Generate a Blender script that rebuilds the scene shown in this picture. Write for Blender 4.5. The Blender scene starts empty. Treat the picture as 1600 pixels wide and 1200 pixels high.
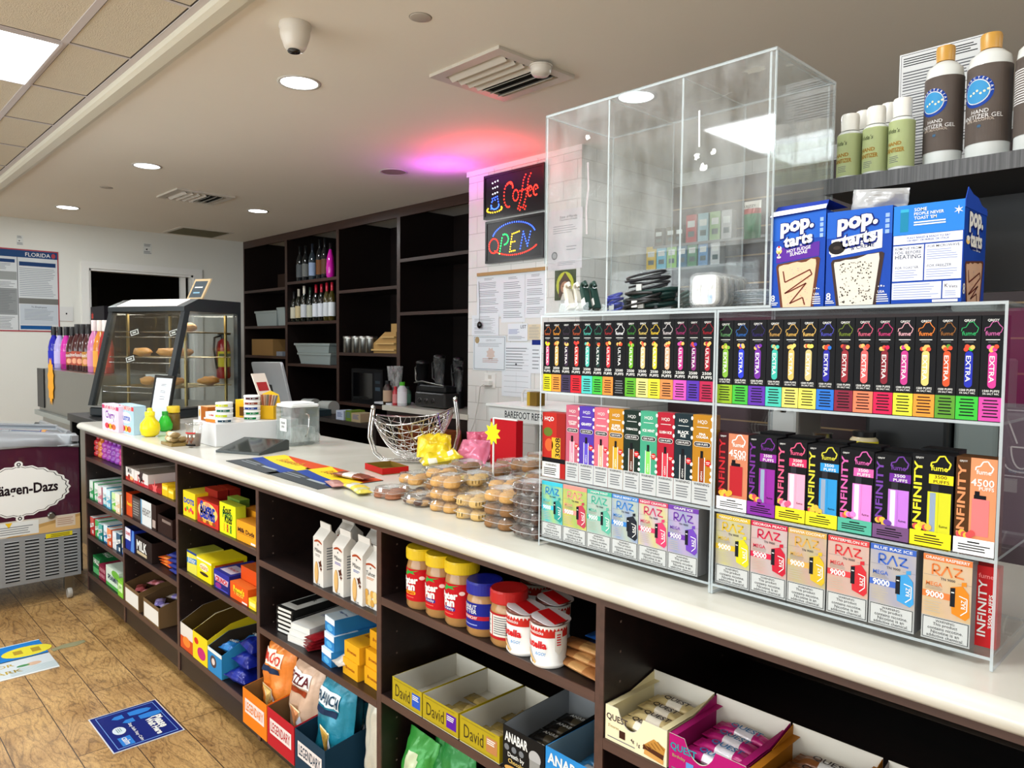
import bpy, math, random
from math import sin, cos, pi, radians, sqrt, atan2, tan, hypot
from mathutils import Vector, Matrix, noise
random.seed(7)
S = bpy.context.scene
COL = S.collection
# ------------------------------------------------------------------ camera
FPX = 1152.0; PHI = radians(46.2); PIT = radians(2.93); ROLL = radians(0.54)
CAM = Vector((0, -1.0, 1.30))
_f = Vector((-sin(PHI)*cos(PIT), cos(PHI)*cos(PIT), -sin(PIT)))
_r = Vector((cos(PHI), sin(PHI), 0)); _u = _r.cross(_f)
R_ = _r*cos(ROLL)+_u*sin(ROLL); U_ = _u*cos(ROLL)-_r*sin(ROLL)
cd = bpy.data.cameras.new('camera'); cam = bpy.data.objects.new('camera', cd); COL.objects.link(cam)
cd.sensor_fit = 'HORIZONTAL'; cd.sensor_width = 36; cd.lens = FPX/1600*36
cd.clip_start = .02; cd.clip_end = 60
mw = Matrix((R_, U_, -_f)).transposed().to_4x4(); mw.translation = CAM
cam.matrix_world = mw
S.camera = cam
def at(px, py, ax, v):
    d = _f + R_*((px-800)/FPX) - U_*((py-600)/FPX)
    return CAM + d*((v-CAM[ax])/d[ax])
# ------------------------------------------------------------------ world, exposure
w = bpy.data.worlds.new('world'); S.world = w; w.use_nodes = True
w.node_tree.nodes['Background'].inputs[0].default_value = (.85, .93, 1, 1)
w.node_tree.nodes['Background'].inputs[1].default_value = .5
S.view_settings.view_transform = 'Standard'; S.view_settings.look = 'None'
S.view_settings.gamma = 1; S.view_settings.exposure = 0.12
S.view_settings.use_curve_mapping = False
S.cycles.transparent_max_bounces = 40
S.cycles.max_bounces = 10
HC = 2.38           # ceiling height
T = .90             # counter top height
XF = -7.70          # far wall
def area(name, loc, sx, sy, power, col=(1, 1, 1), rot=(0, 0, 0)):
    l = bpy.data.lights.new(name, 'AREA'); l.shape = 'RECTANGLE'; l.size = sx; l.size_y = sy
    l.energy = power; l.color = col
    o = bpy.data.objects.new(name, l); COL.objects.link(o); o.location = loc; o.rotation_euler = rot
    return o
# positions of the ceiling lamps (their lamps are made in their builders)
PANELS = [(-3.42, -.59), (-5.86, -.59), (-.98, -.59), (-1.75, -2.42), (1.46, -.59), (-4.64, -2.42), (1.46, -2.42)]
# ------------------------------------------------------------------ materials
MATS = {}
def lin(c):
    if isinstance(c, str):
        c = c.lstrip('#'); c = [int(c[i:i+2], 16)/255 for i in (0, 2, 4)]
        return tuple(x/12.92 if x <= .04045 else ((x+.055)/1.055)**2.4 for x in c)
    return tuple(c)
def mat(name, col, rough=.5, metal=0, coat=0, spec=.5, trans=0, ior=1.45, emit=0, alpha=1, bump=0, bscale=60, var=0, vscale=8):
    k = (name, col, rough, metal, emit)
    if k in MATS: return MATS[k]
    m = bpy.data.materials.new(name); m.use_nodes = True; nt = m.node_tree
    b = nt.nodes['Principled BSDF']; c = (*lin(col), 1)
    b.inputs['Base Color'].default_value = c
    b.inputs['Roughness'].default_value = rough; b.inputs['Metallic'].default_value = metal
    b.inputs['Coat Weight'].default_value = coat; b.inputs['Specular IOR Level'].default_value = spec
    b.inputs['Transmission Weight'].default_value = trans; b.inputs['IOR'].default_value = ior
    b.inputs['Alpha'].default_value = alpha
    if emit:
        b.inputs['Emission Color'].default_value = c; b.inputs['Emission Strength'].default_value = emit
    if bump or var:
        tc = nt.nodes.new('ShaderNodeTexCoord')
        n = nt.nodes.new('ShaderNodeTexNoise'); n.inputs['Scale'].default_value = bscale if bump else vscale
        n.inputs['Detail'].default_value = 4
        nt.links.new(tc.outputs['Object'], n.inputs['Vector'])
        if bump:
            bp = nt.nodes.new('ShaderNodeBump'); bp.inputs['Strength'].default_value = bump; bp.inputs['Distance'].default_value = .004
            nt.links.new(n.outputs['Fac'], bp.inputs['Height']); nt.links.new(bp.outputs['Normal'], b.inputs['Normal'])
        if var:
            n2 = nt.nodes.new('ShaderNodeTexNoise'); n2.inputs['Scale'].default_value = vscale; n2.inputs['Detail'].default_value = 5
            nt.links.new(tc.outputs['Object'], n2.inputs['Vector'])
            r = nt.nodes.new('ShaderNodeMapRange'); r.inputs[3].default_value = 1-var; r.inputs[4].default_value = 1+var*.6
            nt.links.new(n2.outputs['Fac'], r.inputs[0])
            mx = nt.nodes.new('ShaderNodeVectorMath'); mx.operation = 'SCALE'; mx.inputs[0].default_value = c[:3]
            nt.links.new(r.outputs[0], mx.inputs['Scale']); nt.links.new(mx.outputs[0], b.inputs['Base Color'])
    MATS[k] = m; return m
def pm(c): return mat('printed_card', c, .5, spec=.13)
def ink(c): return mat('printing_ink', c, .5, spec=.13)
def pl(c, r=.3): return mat('plastic', c, r)
def foil(c): return mat('wrapper_film', c, .28, .12, bump=.5, bscale=45)
def led(c, e=6): return mat('led', c, .4, emit=e)
def clearmat(name, tint, rough=.02, haze=0.0, f0=.05, edge=None):
    k = (name,)
    if k in MATS: return MATS[k]
    m = bpy.data.materials.new(name); m.use_nodes = True; nt = m.node_tree; nt.nodes.clear()
    o = nt.nodes.new('ShaderNodeOutputMaterial'); t = nt.nodes.new('ShaderNodeBsdfTransparent'); t.inputs[0].default_value = (*tint, 1)
    g = nt.nodes.new('ShaderNodeBsdfGlossy'); g.inputs['Roughness'].default_value = rough
    f = nt.nodes.new('ShaderNodeLayerWeight'); f.inputs[0].default_value = .5
    pw = nt.nodes.new('ShaderNodeMath'); pw.operation = 'POWER'; pw.inputs[1].default_value = 4.5; nt.links.new(f.outputs['Facing'], pw.inputs[0])
    mr = nt.nodes.new('ShaderNodeMapRange'); mr.inputs[1].default_value = 0; mr.inputs[2].default_value = 1
    mr.inputs[3].default_value = f0; mr.inputs[4].default_value = .85
    mx = nt.nodes.new('ShaderNodeMixShader')
    nt.links.new(pw.outputs[0], mr.inputs[0]); nt.links.new(mr.outputs[0], mx.inputs[0])
    nt.links.new(t.outputs[0], mx.inputs[1]); nt.links.new(g.outputs[0], mx.inputs[2])
    out = mx
    if haze:
        d = nt.nodes.new('ShaderNodeBsdfDiffuse'); d.inputs[0].default_value = (.8, .82, .82, 1)
        m2 = nt.nodes.new('ShaderNodeMixShader')
        tc = nt.nodes.new('ShaderNodeTexCoord'); mp = nt.nodes.new('ShaderNodeMapping'); mp.inputs['Scale'].default_value = (14, 14, 5)
        n = nt.nodes.new('ShaderNodeTexNoise'); n.inputs['Scale'].default_value = 1.2; n.inputs['Detail'].default_value = 8; n.inputs['Roughness'].default_value = .7
        r2 = nt.nodes.new('ShaderNodeMapRange'); r2.inputs[1].default_value = .42; r2.inputs[2].default_value = .85; r2.inputs[3].default_value = haze*.35; r2.inputs[4].default_value = haze*4
        nt.links.new(tc.outputs['Object'], mp.inputs[0]); nt.links.new(mp.outputs[0], n.inputs['Vector']); nt.links.new(n.outputs['Fac'], r2.inputs[0])
        nt.links.new(r2.outputs[0], m2.inputs[0]); nt.links.new(mx.outputs[0], m2.inputs[1]); nt.links.new(d.outputs[0], m2.inputs[2]); out = m2
    nt.links.new(out.outputs[0], o.inputs[0])
    MATS[k] = m; return m
def nodemat(name, build):
    m = bpy.data.materials.new(name); m.use_nodes = True; nt = m.node_tree
    build(nt, nt.nodes['Principled BSDF'], nt.nodes, nt.links); return m
def ramp(N, stops):
    r = N.new('ShaderNodeValToRGB'); e = r.color_ramp.elements
    while len(e) < len(stops): e.new(.5)
    for i, (p, c) in enumerate(stops): e[i].position = p; e[i].color = (*lin(c), 1)
    return r
def _wood(c0, c1, rough, axis=(1, 14, 14)):
    def f(nt, b, N, L):
        tc = N.new('ShaderNodeTexCoord'); mp = N.new('ShaderNodeMapping'); mp.inputs['Scale'].default_value = axis
        n = N.new('ShaderNodeTexNoise'); n.inputs['Scale'].default_value = 3; n.inputs['Detail'].default_value = 7
        r = ramp(N, [(.3, c0), (.7, c1)])
        L.new(tc.outputs['Object'], mp.inputs[0]); L.new(mp.outputs[0], n.inputs['Vector']); L.new(n.outputs['Fac'], r.inputs[0])
        L.new(r.outputs[0], b.inputs['Base Color']); b.inputs['Roughness'].default_value = rough
    return f
WENGE = nodemat('dark_cabinet_laminate', _wood('#120908', '#1f1210', .42))
WENGE_V = WENGE
EDGE = nodemat('cabinet_edge_banding', _wood('#3f2a24', '#513830', .4))
GREYOAK = nodemat('charcoal_ribbed_edge', _wood('#2b2a2b', '#565555', .5, (90, 2, 2)))
def _floor(nt, b, N, L):
    tc = N.new('ShaderNodeTexCoord'); mp = N.new('ShaderNodeMapping'); mp.inputs['Location'].default_value = (.16, -.047+.155*20+.0, 0)
    br = N.new('ShaderNodeTexBrick'); br.offset = .37; br.inputs['Scale'].default_value = 1
    br.inputs['Brick Width'].default_value = 1.2; br.inputs['Row Height'].default_value = .155
    br.inputs['Mortar Size'].default_value = .0016; br.inputs['Mortar Smooth'].default_value = .2
    br.inputs['Color1'].default_value = (0, 0, 0, 1); br.inputs['Color2'].default_value = (1, 1, 1, 1); br.inputs['Mortar'].default_value = (.5, .5, .5, 1)
    L.new(tc.outputs['Object'], mp.inputs[0]); L.new(mp.outputs[0], br.inputs['Vector'])
    # wandering grain: stretched coordinates pushed around by noise, offset per plank
    sep = N.new('ShaderNodeSeparateColor'); L.new(br.outputs['Color'], sep.inputs[0])
    off = N.new('ShaderNodeVectorMath'); off.operation = 'SCALE'; off.inputs[0].default_value = (7.3, 3.1, 5.7); L.new(sep.outputs[0], off.inputs['Scale'])
    ad = N.new('ShaderNodeVectorMath'); L.new(tc.outputs['Object'], ad.inputs[0]); L.new(off.outputs[0], ad.inputs[1])
    m1 = N.new('ShaderNodeMapping'); m1.inputs['Scale'].default_value = (1.6, 6, 1); L.new(ad.outputs[0], m1.inputs[0])
    n1 = N.new('ShaderNodeTexNoise'); n1.inputs['Scale'].default_value = 1.5; n1.inputs['Detail'].default_value = 3; n1.inputs['Distortion'].default_value = .6
    L.new(m1.outputs[0], n1.inputs['Vector'])
    # contour rings of the noise give cathedral grain
    mm = N.new('ShaderNodeMath'); mm.operation = 'MULTIPLY'; mm.inputs[1].default_value = 12; L.new(n1.outputs['Fac'], mm.inputs[0])
    fr = N.new('ShaderNodeMath'); fr.operation = 'PINGPONG'; fr.inputs[1].default_value = .5; L.new(mm.outputs[0], fr.inputs[0])
    r1 = ramp(N, [(0, '#5c3c1c'), (.14, '#a8804a'), (1, '#c8a066')]); L.new(fr.outputs[0], r1.inputs[0])
    n2 = N.new('ShaderNodeTexNoise'); n2.inputs['Scale'].default_value = 5; n2.inputs['Detail'].default_value = 6; L.new(ad.outputs[0], n2.inputs['Vector'])
    r2 = ramp(N, [(.35, '#86633a'), (.6, '#dcb678')]); L.new(n2.outputs['Fac'], r2.inputs[0])
    m2 = N.new('ShaderNodeMixRGB'); m2.inputs[0].default_value = .38; L.new(r1.outputs[0], m2.inputs[1]); L.new(r2.outputs[0], m2.inputs[2])
    n3 = N.new('ShaderNodeTexNoise'); n3.inputs['Scale'].default_value = 30; n3.inputs['Detail'].default_value = 8; n3.inputs['Distortion'].default_value = 1.5; L.new(m1.outputs[0], n3.inputs['Vector'])
    r3 = ramp(N, [(.38, '#7a5226'), (.55, '#ffffff')]); L.new(n3.outputs['Fac'], r3.inputs[0])
    m3 = N.new('ShaderNodeMixRGB'); m3.blend_type = 'MULTIPLY'; m3.inputs[0].default_value = .4; L.new(m2.outputs[0], m3.inputs[1]); L.new(r3.outputs[0], m3.inputs[2])
    m4 = N.new('ShaderNodeMixRGB'); m4.inputs[2].default_value = (*lin('#2c1a0e'), 1); L.new(br.outputs['Fac'], m4.inputs[0]); L.new(m3.outputs[0], m4.inputs[1])
    L.new(m4.outputs[0], b.inputs['Base Color']); b.inputs['Roughness'].default_value = .38
    bp = N.new('ShaderNodeBump'); bp.inputs['Strength'].default_value = .25; bp.inputs['Distance'].default_value = .002
    L.new(n3.outputs['Fac'], bp.inputs['Height']); L.new(bp.outputs[0], b.inputs['Normal'])
FLOOR = nodemat('wood_plank_floor', _floor)
def _tile(axis):
    def f(nt, b, N, L):
        tc = N.new('ShaderNodeTexCoord'); s = N.new('ShaderNodeSeparateXYZ'); c = N.new('ShaderNodeCombineXYZ')
        L.new(tc.outputs['Object'], s.inputs[0]); L.new(s.outputs[axis], c.inputs[0]); L.new(s.outputs[2], c.inputs[1])
        br = N.new('ShaderNodeTexBrick'); br.inputs['Scale'].default_value = 1; br.inputs['Brick Width'].default_value = .205; br.inputs['Row Height'].default_value = .105
        br.inputs['Mortar Size'].default_value = .0022; br.inputs['Mortar Smooth'].default_value = .3
        br.inputs['Color1'].default_value = (*lin('#d9d9d6'), 1); br.inputs['Color2'].default_value = (*lin('#d3d4d1'), 1); br.inputs['Mortar'].default_value = (*lin('#b4b4b0'), 1)
        L.new(c.outputs[0], br.inputs['Vector']); L.new(br.outputs['Color'], b.inputs['Base Color']); b.inputs['Roughness'].default_value = .22
        bp = N.new('ShaderNodeBump'); bp.invert = True; bp.inputs['Strength'].default_value = .5; bp.inputs['Distance'].default_value = .002
        L.new(br.outputs['Fac'], bp.inputs['Height']); L.new(bp.outputs[0], b.inputs['Normal'])
    return f
TILE_X = nodemat('white_subway_tile', _tile(0)); TILE_Y = nodemat('white_subway_tile_return', _tile(1))
def _stone(nt, b, N, L):
    tc = N.new('ShaderNodeTexCoord'); n = N.new('ShaderNodeTexNoise'); n.inputs['Scale'].default_value = 2.2; n.inputs['Detail'].default_value = 6; n.inputs['Distortion'].default_value = 1.2
    r = ramp(N, [(.3, '#c4c2b5'), (.6, '#d2d0c6'), (.8, '#cac8be')]); L.new(tc.outputs['Object'], n.inputs['Vector']); L.new(n.outputs['Fac'], r.inputs[0])
    L.new(r.outputs[0], b.inputs['Base Color']); b.inputs['Roughness'].default_value = .16
STONE = nodemat('polished_white_countertop', _stone)
CEIL = mat('painted_ceiling', '#ebe6da', .75, bump=.15, bscale=30, var=.04, vscale=1.5)
CEILTILE = mat('ceiling_tile', '#d6cdb9', .9, bump=.6, bscale=220, var=.05, vscale=30)
GRID = mat('ceiling_grid_metal', '#cbc4c4', .5)
WALLP = mat('painted_wall', '#d6d6cf', .55, bump=.1, bscale=40, var=.03, vscale=3)
TRIMW = mat('white_trim_paint', '#dcdcd8', .35)
STEEL = mat('stainless_steel', '#8a8a86', .28, 1, bump=.08, bscale=20)
CHROME = mat('chrome_wire', '#c8c8c6', .14, 1)
BLK = mat('black_plastic', '#101012', .35)
BLKM = mat('black_metal', '#17181a', .4, .3)
CARD = mat('brown_cardboard', '#9a7448', .8, var=.08, vscale=20)
ACR = clearmat('clear_acrylic', (.985, .99, .99), .015, 0, .010)
ACRF = clearmat('clear_acrylic_front', (.985, .99, .99), .01, 0, .006)
ACRH = clearmat('scratched_acrylic', (.975, .985, .985), .03, .035, .04)
ACRE = mat('acrylic_edge', '#c3cdd0', .2, alpha=.62)
CLAM = clearmat('clear_clamshell_plastic', (.97, .97, .965), .05, .035, .12)
RIM = mat('clamshell_rim', '#dde0df', .15, alpha=.45)
GLASS = clearmat('clear_glass', (.95, .97, .965), .02, 0, .06)
# ------------------------------------------------------------------ mesh builder
class MB:
    def __init__(s): s.v = []; s.f = []; s.m = []; s.sm = []; s.mats = []
    def mi(s, m):
        if m not in s.mats: s.mats.append(m)
        return s.mats.index(m)
    def add(s, vs, fs, m, sm=False):
        o = len(s.v); s.v += [tuple(v) for v in vs]; i = s.mi(m)
        for f in fs: s.f.append([o+k for k in f]); s.m.append(i); s.sm.append(sm)
        return s
    def box(s, a, b, m, top=None, M=None):
        (x0, y0, z0), (x1, y1, z1) = a, b
        vs = [Vector(p) for p in ((x0, y0, z0), (x1, y0, z0), (x1, y1, z0), (x0, y1, z0), (x0, y0, z1), (x1, y0, z1), (x1, y1, z1), (x0, y1, z1))]
        if M: vs = [M @ v for v in vs]
        fs = [(0, 3, 2, 1), (0, 1, 5, 4), (1, 2, 6, 5), (2, 3, 7, 6), (3, 0, 4, 7)]
        s.add(vs, fs, m); s.add(vs, [(4, 5, 6, 7)], top or m); return s
    def rbox(s, a, b, m, r=.004, n=3, M=None):
        # box with rounded vertical edges and small top/bottom chamfer
        (x0, y0, z0), (x1, y1, z1) = a, b; r = min(r, (x1-x0)/2.01, (y1-y0)/2.01); pts = []
        for cx, cy, a0 in ((x1-r, y1-r, 0), (x0+r, y1-r, 90), (x0+r, y0+r, 180), (x1-r, y0+r, 270)):
            for k in range(n+1): t = radians(a0+90*k/n); pts.append((cx, cy, cos(t), sin(t)))
        c = min(r*.4, (z1-z0)*.2); rings = [(z0, r-c), (z0+c, r), (z1-c, r), (z1, r-c)]; vs = []
        for z, rr in rings:
            for cx, cy, ca, sa in pts: vs.append(Vector((cx+ca*rr, cy+sa*rr, z)))
        if M: vs = [M @ v for v in vs]
        N = len(pts); fs = []
        for j in range(3):
            for k in range(N): fs.append((j*N+k, j*N+(k+1) % N, (j+1)*N+(k+1) % N, (j+1)*N+k))
        s.add(vs, fs, m, False); s.add(vs, [tuple(range(N))[::-1], tuple(range(3*N, 4*N))], m); return s
    def lathe(s, prof, m, n=24, c=(0, 0, 0), sm=True, M=None, caps=True):
        vs = []; N = len(prof)
        for r, z in prof:
            for k in range(n):
                t = 2*pi*k/n; vs.append(Vector((c[0]+r*cos(t), c[1]+r*sin(t), c[2]+z)))
        if M: vs = [M @ v for v in vs]
        fs = [(j*n+k, j*n+(k+1) % n, (j+1)*n+(k+1) % n, (j+1)*n+k) for j in range(N-1) for k in range(n)]
        s.add(vs, fs, m, sm)
        if caps: s.add(vs, [tuple(range(n))[::-1], tuple(range((N-1)*n, N*n))], m)
        return s
    def tube(s, pts, r, m, n=6, closed=False, sm=True):
        P = [Vector(p) for p in pts]; vs = []; N = len(P)
        up = None
        for i, p in enumerate(P):
            a = P[(i-1) % N] if (closed or i > 0) else p; b = P[(i+1) % N] if (closed or i < N-1) else p
            d = (b-a).normalized()
            if up is None: up = Vector((0, 0, 1)) if abs(d.z) < .9 else Vector((1, 0, 0))
            x = d.cross(up)
            if x.length < 1e-5: x = d.orthogonal()
            x.normalize(); y = x.cross(d).normalized(); up = y
            rr = r[i] if isinstance(r, (list, tuple)) else r
            for k in range(n): t = 2*pi*k/n; vs.append(p+x*cos(t)*rr+y*sin(t)*rr)
        J = N if closed else N-1
        fs = [(j*n+k, j*n+(k+1) % n, ((j+1) % N)*n+(k+1) % n, ((j+1) % N)*n+k) for j in range(J) for k in range(n)]
        s.add(vs, fs, m, sm)
        if not closed: s.add(vs, [tuple(range(n))[::-1], tuple(range((N-1)*n, N*n))], m)
        return s
    def prism(s, poly, z0, z1, m, M=None, side=None):
        n = len(poly); vs = [Vector((x, y, z0)) for x, y in poly]+[Vector((x, y, z1)) for x, y in poly]
        if M: vs = [M @ v for v in vs]
        s.add(vs, [(k, (k+1) % n, n+(k+1) % n, n+k) for k in range(n)], side or m)
        s.add(vs, [tuple(range(n))[::-1], tuple(range(n, 2*n))], m); return s
    def blob(s, c, r, m, nu=12, nv=8, jit=0, M=None, seed=0):
        vs = []; rx, ry, rz = r
        for j in range(nv+1):
            ph = pi*j/nv
            for k in range(nu):
                t = 2*pi*k/nu; d = Vector((sin(ph)*cos(t), sin(ph)*sin(t), cos(ph)))
                q = 1+(jit*noise.noise(d*2.2+Vector((seed*3.7, seed, 1))) if jit else 0)
                vs.append(Vector((c[0]+d.x*rx*q, c[1]+d.y*ry*q, c[2]+d.z*rz*q)))
        if M: vs = [M @ v for v in vs]
        fs = [(j*nu+k, (j+1)*nu+k, (j+1)*nu+(k+1) % nu, j*nu+(k+1) % nu) for j in range(nv) for k in range(nu)]
        s.add(vs, fs, m, True); return s
    def pillow(s, w_, h_, t, m, M=None, nu=14, nv=14, wr=.25, seed=1, crimp=.06, mf=None, flat=1.0):
        # sealed bag in the local xz plane, thickness along y; crimped flat strip at both ends
        vs = []
        for side in (-1, 1):
            for j in range(nv+1):
                for k in range(nu+1):
                    a = k/nu; b = j/nv
                    pa = max(0, 1-abs(2*a-1)**3); bb = min(1, max(0, (b-crimp)/(1-2*crimp)))
                    pb = max(0, 1-abs(2*bb-1)**4) if crimp < b < 1-crimp else 0
                    q = sqrt(pa*pb) if pa*pb > 0 else 0
                    d = t/2*q*(1+wr*noise.noise(Vector((a*5+seed, b*6, side+seed*2.1)))) + .0006
                    ww = w_*(1-.07*q)
                    vs.append(Vector(((a-.5)*ww+wr*.02*w_*noise.noise(Vector((b*7, seed, 2))), side*d*(flat if side > 0 else 1)+wr*.03*h_*noise.noise(Vector((a*4, b*3, seed))), b*h_)))
        if M: vs = [M @ v for v in vs]
        n1 = (nv+1)*(nu+1)
        for side in (0, 1):
            for j in range(nv):
                for k in range(nu):
                    q = [side*n1+j*(nu+1)+k, side*n1+j*(nu+1)+k+1, side*n1+(j+1)*(nu+1)+k+1, side*n1+(j+1)*(nu+1)+k]
                    if side: q = q[::-1]
                    mm = mf(k/nu, j/nv, side) if mf else m
                    s.f.append([len(s.v)+i for i in q]); s.m.append(s.mi(mm)); s.sm.append(True)
        base = len(s.v); s.v += [tuple(v) for v in vs]
        rim = [(j*(nu+1), (j+1)*(nu+1)) for j in range(nv)]
        for a, b in rim:
            for o in (0, nu): s.f.append([base+a+o, base+b+o, base+n1+b+o, base+n1+a+o]); s.m.append(s.mi(m)); s.sm.append(True)
        return s
    def build(s, name, parent=None, loc=(0, 0, 0), rz=0, rot=None):
        me = bpy.data.meshes.new(name); me.from_pydata(s.v, [], s.f)
        for m in s.mats: me.materials.append(m)
        me.polygons.foreach_set('material_index', s.m); me.polygons.foreach_set('use_smooth', s.sm); me.update()
        o = bpy.data.objects.new(name, me); COL.objects.link(o)
        o.location = loc; o.rotation_euler = rot or (0, 0, rz)
        if parent: o.parent = parent
        return o
_RP = [("black INFINITY red 4500", "red 4500"), ("black INFINITY peach 4500", "peach 4500"), ("Blue Raz Ice", "a blue flavour"), ("pop tarts box", "toaster pastry box"), ("foil RAZ", "foil"), (" RAZ", ""), (" HQD", ""), ("ULTRA ", ""), ("dark EXTRA vape box", "dark vape box"), ("EXTRA ", "right bay "), (" INFINITY", ""), ("INFINITY ", ""), (" Milano", ""), (" Tahoe", " nut"), ("Peter Pan jar", "peanut butter jar"), ("nutella cup", "hazelnut spread cup"), (" David", ""), (" ANABAR", " bar"), ("QUEST bar", "protein bar"), ("LEGENDARY ", ""), ("Sour Patch", "sour candy"), ("DOTS", "dotted"), ("Milk Duds", "caramel candy"), (" Reese's", ""), ("CRUNCH ", ""), ("HALLS", "cough drop"), ("lettered Häagen-Dazs", "with a white scalloped oval"), ("lettered BAREFOOT REFRESHMENT", "with black hand lettering"), ("gold 3008", "gold"), ("bright red INF", "bright red"), ("maroon fume", "maroon")]
def clean(t):
    for a, b in _RP: t = t.replace(a, b)
    return t
def tag(o, label, cat, group=None):
    label = clean(label); group = clean(group) if group else None
    o['label'] = label; o['category'] = cat
    if group: o['group'] = group
    return o
def thing(name, label, cat, loc=(0, 0, 0), rz=0, group=None, rot=None):
    o = bpy.data.objects.new(name, None); COL.objects.link(o); o.location = loc; o.rotation_euler = rot or (0, 0, rz)
    o.empty_display_size = .05
    return tag(o, label, cat, group)
def struct(o): o['kind'] = 'structure'; return o
def dup(root, loc, rz=None, label=None, group=None):
    r = root.copy(); COL.objects.link(r); r.location = loc
    if rz is not None: r.rotation_euler = (0, 0, rz)
    if label: r['label'] = label
    if group: r['group'] = group
    for ch in list(root.children):
        c = ch.copy(); COL.objects.link(c); c.parent = r
        for g in ch.children:
            d = g.copy(); COL.objects.link(d); d.parent = c
    return r
# ------------------------------------------------------------------ printing on faces
_TX = {}
def textmesh(t, bold):
    k = (t, bold)
    if k not in _TX:
        cu = bpy.data.curves.new('t', 'FONT'); cu.body = t; cu.offset = bold; cu.resolution_u = 2; cu.align_x = 'CENTER'; cu.space_line = .85
        o = bpy.data.objects.new('t', cu); me = bpy.data.meshes.new_from_object(o)
        V = [(v.co.x, v.co.y) for v in me.vertices]; F = [tuple(p.vertices) for p in me.polygons]
        bpy.data.objects.remove(o); bpy.data.curves.remove(cu); bpy.data.meshes.remove(me)
        if V:
            x0 = min(v[0] for v in V); x1 = max(v[0] for v in V); y0 = min(v[1] for v in V); y1 = max(v[1] for v in V)
        else: x0 = x1 = y0 = y1 = 0
        _TX[k] = (V, F, x0, x1, y0, y1)
    return _TX[k]
class Face:
    """a printable rectangle; a, b run 0..1 across and up"""
    def __init__(s, mb, o, u, v, w_, h_, e=.00018, cyl=None):
        s.mb = mb; s.o = Vector(o); s.u = Vector(u).normalized(); s.v = Vector(v).normalized(); s.w = w_; s.h = h_
        s.n = s.u.cross(s.v); s.e = e; s.cyl = cyl; s.L = 1
    def pt(s, a, b, l):
        if s.cyl:
            # cyl = (radius, centre) ; a in arc around the side that faces -y (or direction cyl[2])
            r, c, a0 = s.cyl; th = a0+(a-.5)*s.w/r; rr = r+l*s.e
            return Vector((c[0]+rr*sin(th), c[1]-rr*cos(th), c[2]+b*s.h))
        return s.o+s.u*(a*s.w)+s.v*(b*s.h)+s.n*(l*s.e)
    def poly(s, pts, m, l=1):
        if s.cyl:
            a0 = min(p[0] for p in pts); a1 = max(p[0] for p in pts); st = .12*s.cyl[0]/s.w
            if a1-a0 > st*1.5:
                n = int((a1-a0)/st)+1
                for i in range(n):
                    P = pts
                    for sg, c in ((1, a0+(a1-a0)*i/n), (-1, a0+(a1-a0)*(i+1)/n)):
                        Q = []
                        for k in range(len(P)):
                            p, q = P[k], P[(k+1) % len(P)]; dp, dq = sg*(p[0]-c), sg*(q[0]-c)
                            if dp >= 0: Q.append(p)
                            if dp*dq < 0: t = dp/(dp-dq); Q.append((p[0]+(q[0]-p[0])*t, p[1]+(q[1]-p[1])*t))
                        P = Q
                        if len(P) < 3: break
                    if len(P) >= 3: s.mb.add([s.pt(a, b, l) for a, b in P], [tuple(range(len(P)))], m)
                return s
        s.mb.add([s.pt(a, b, l) for a, b in pts], [tuple(range(len(pts)))], m); return s
    def rect(s, a0, b0, a1, b1, m, l=1):
        n = max(6, int(abs(a1-a0)*s.w/s.cyl[0]/.12)) if s.cyl else 1
        for i in range(n):
            x0 = a0+(a1-a0)*i/n; x1 = a0+(a1-a0)*(i+1)/n; s.poly([(x0, b0), (x1, b0), (x1, b1), (x0, b1)], m, l)
        return s
    def ell(s, a, b, ra, rb, m, l=1, n=18): return s.poly([(a+ra*cos(2*pi*k/n), b+rb*sin(2*pi*k/n)) for k in range(n)], m, l)
    def pill(s, a0, b0, a1, b1, m, l=1):
        ra = (a1-a0)/2; rb = ra*s.w/s.h; ca = (a0+a1)/2; P = []
        if (b1-b0) < 2*rb: rb = (b1-b0)/2; ra = rb*s.h/s.w; P = [(a1-ra+ra*cos(t), (b0+b1)/2+rb*sin(t)) for t in [radians(-90+20*k) for k in range(10)]]+[(a0+ra+ra*cos(t), (b0+b1)/2+rb*sin(t)) for t in [radians(90+20*k) for k in range(10)]]
        else: P = [(ca+ra*cos(t), b1-rb+rb*sin(t)) for t in [radians(20*k) for k in range(10)]]+[(ca+ra*cos(t), b0+rb+rb*sin(t)) for t in [radians(180+20*k) for k in range(10)]]
        return s.poly(P, m, l)
    def star(s, a, b, r1, r2, n, m, l=1, ph=0):
        q = s.w/s.h; return s.poly([(a+(r1 if k % 2 else r2)*cos(pi*k/n+ph), b+(r1 if k % 2 else r2)*q*sin(pi*k/n+ph)) for k in range(2*n)], m, l)
    def line(s, p, q, wd, m, l=1):
        (a, b), (c, d) = p, q; dx = (c-a)*s.w; dy = (d-b)*s.h; L_ = hypot(dx, dy) or 1; nx = -dy/L_*wd/2/s.w; ny = dx/L_*wd/2/s.h
        return s.poly([(a-nx, b-ny), (c-nx, d-ny), (c+nx, d+ny), (a+nx, b+ny)], m, l)
    def path(s, P, wd, m, l=1):
        for i in range(len(P)-1): s.line(P[i], P[i+1], wd, m, l)
        return s
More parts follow.
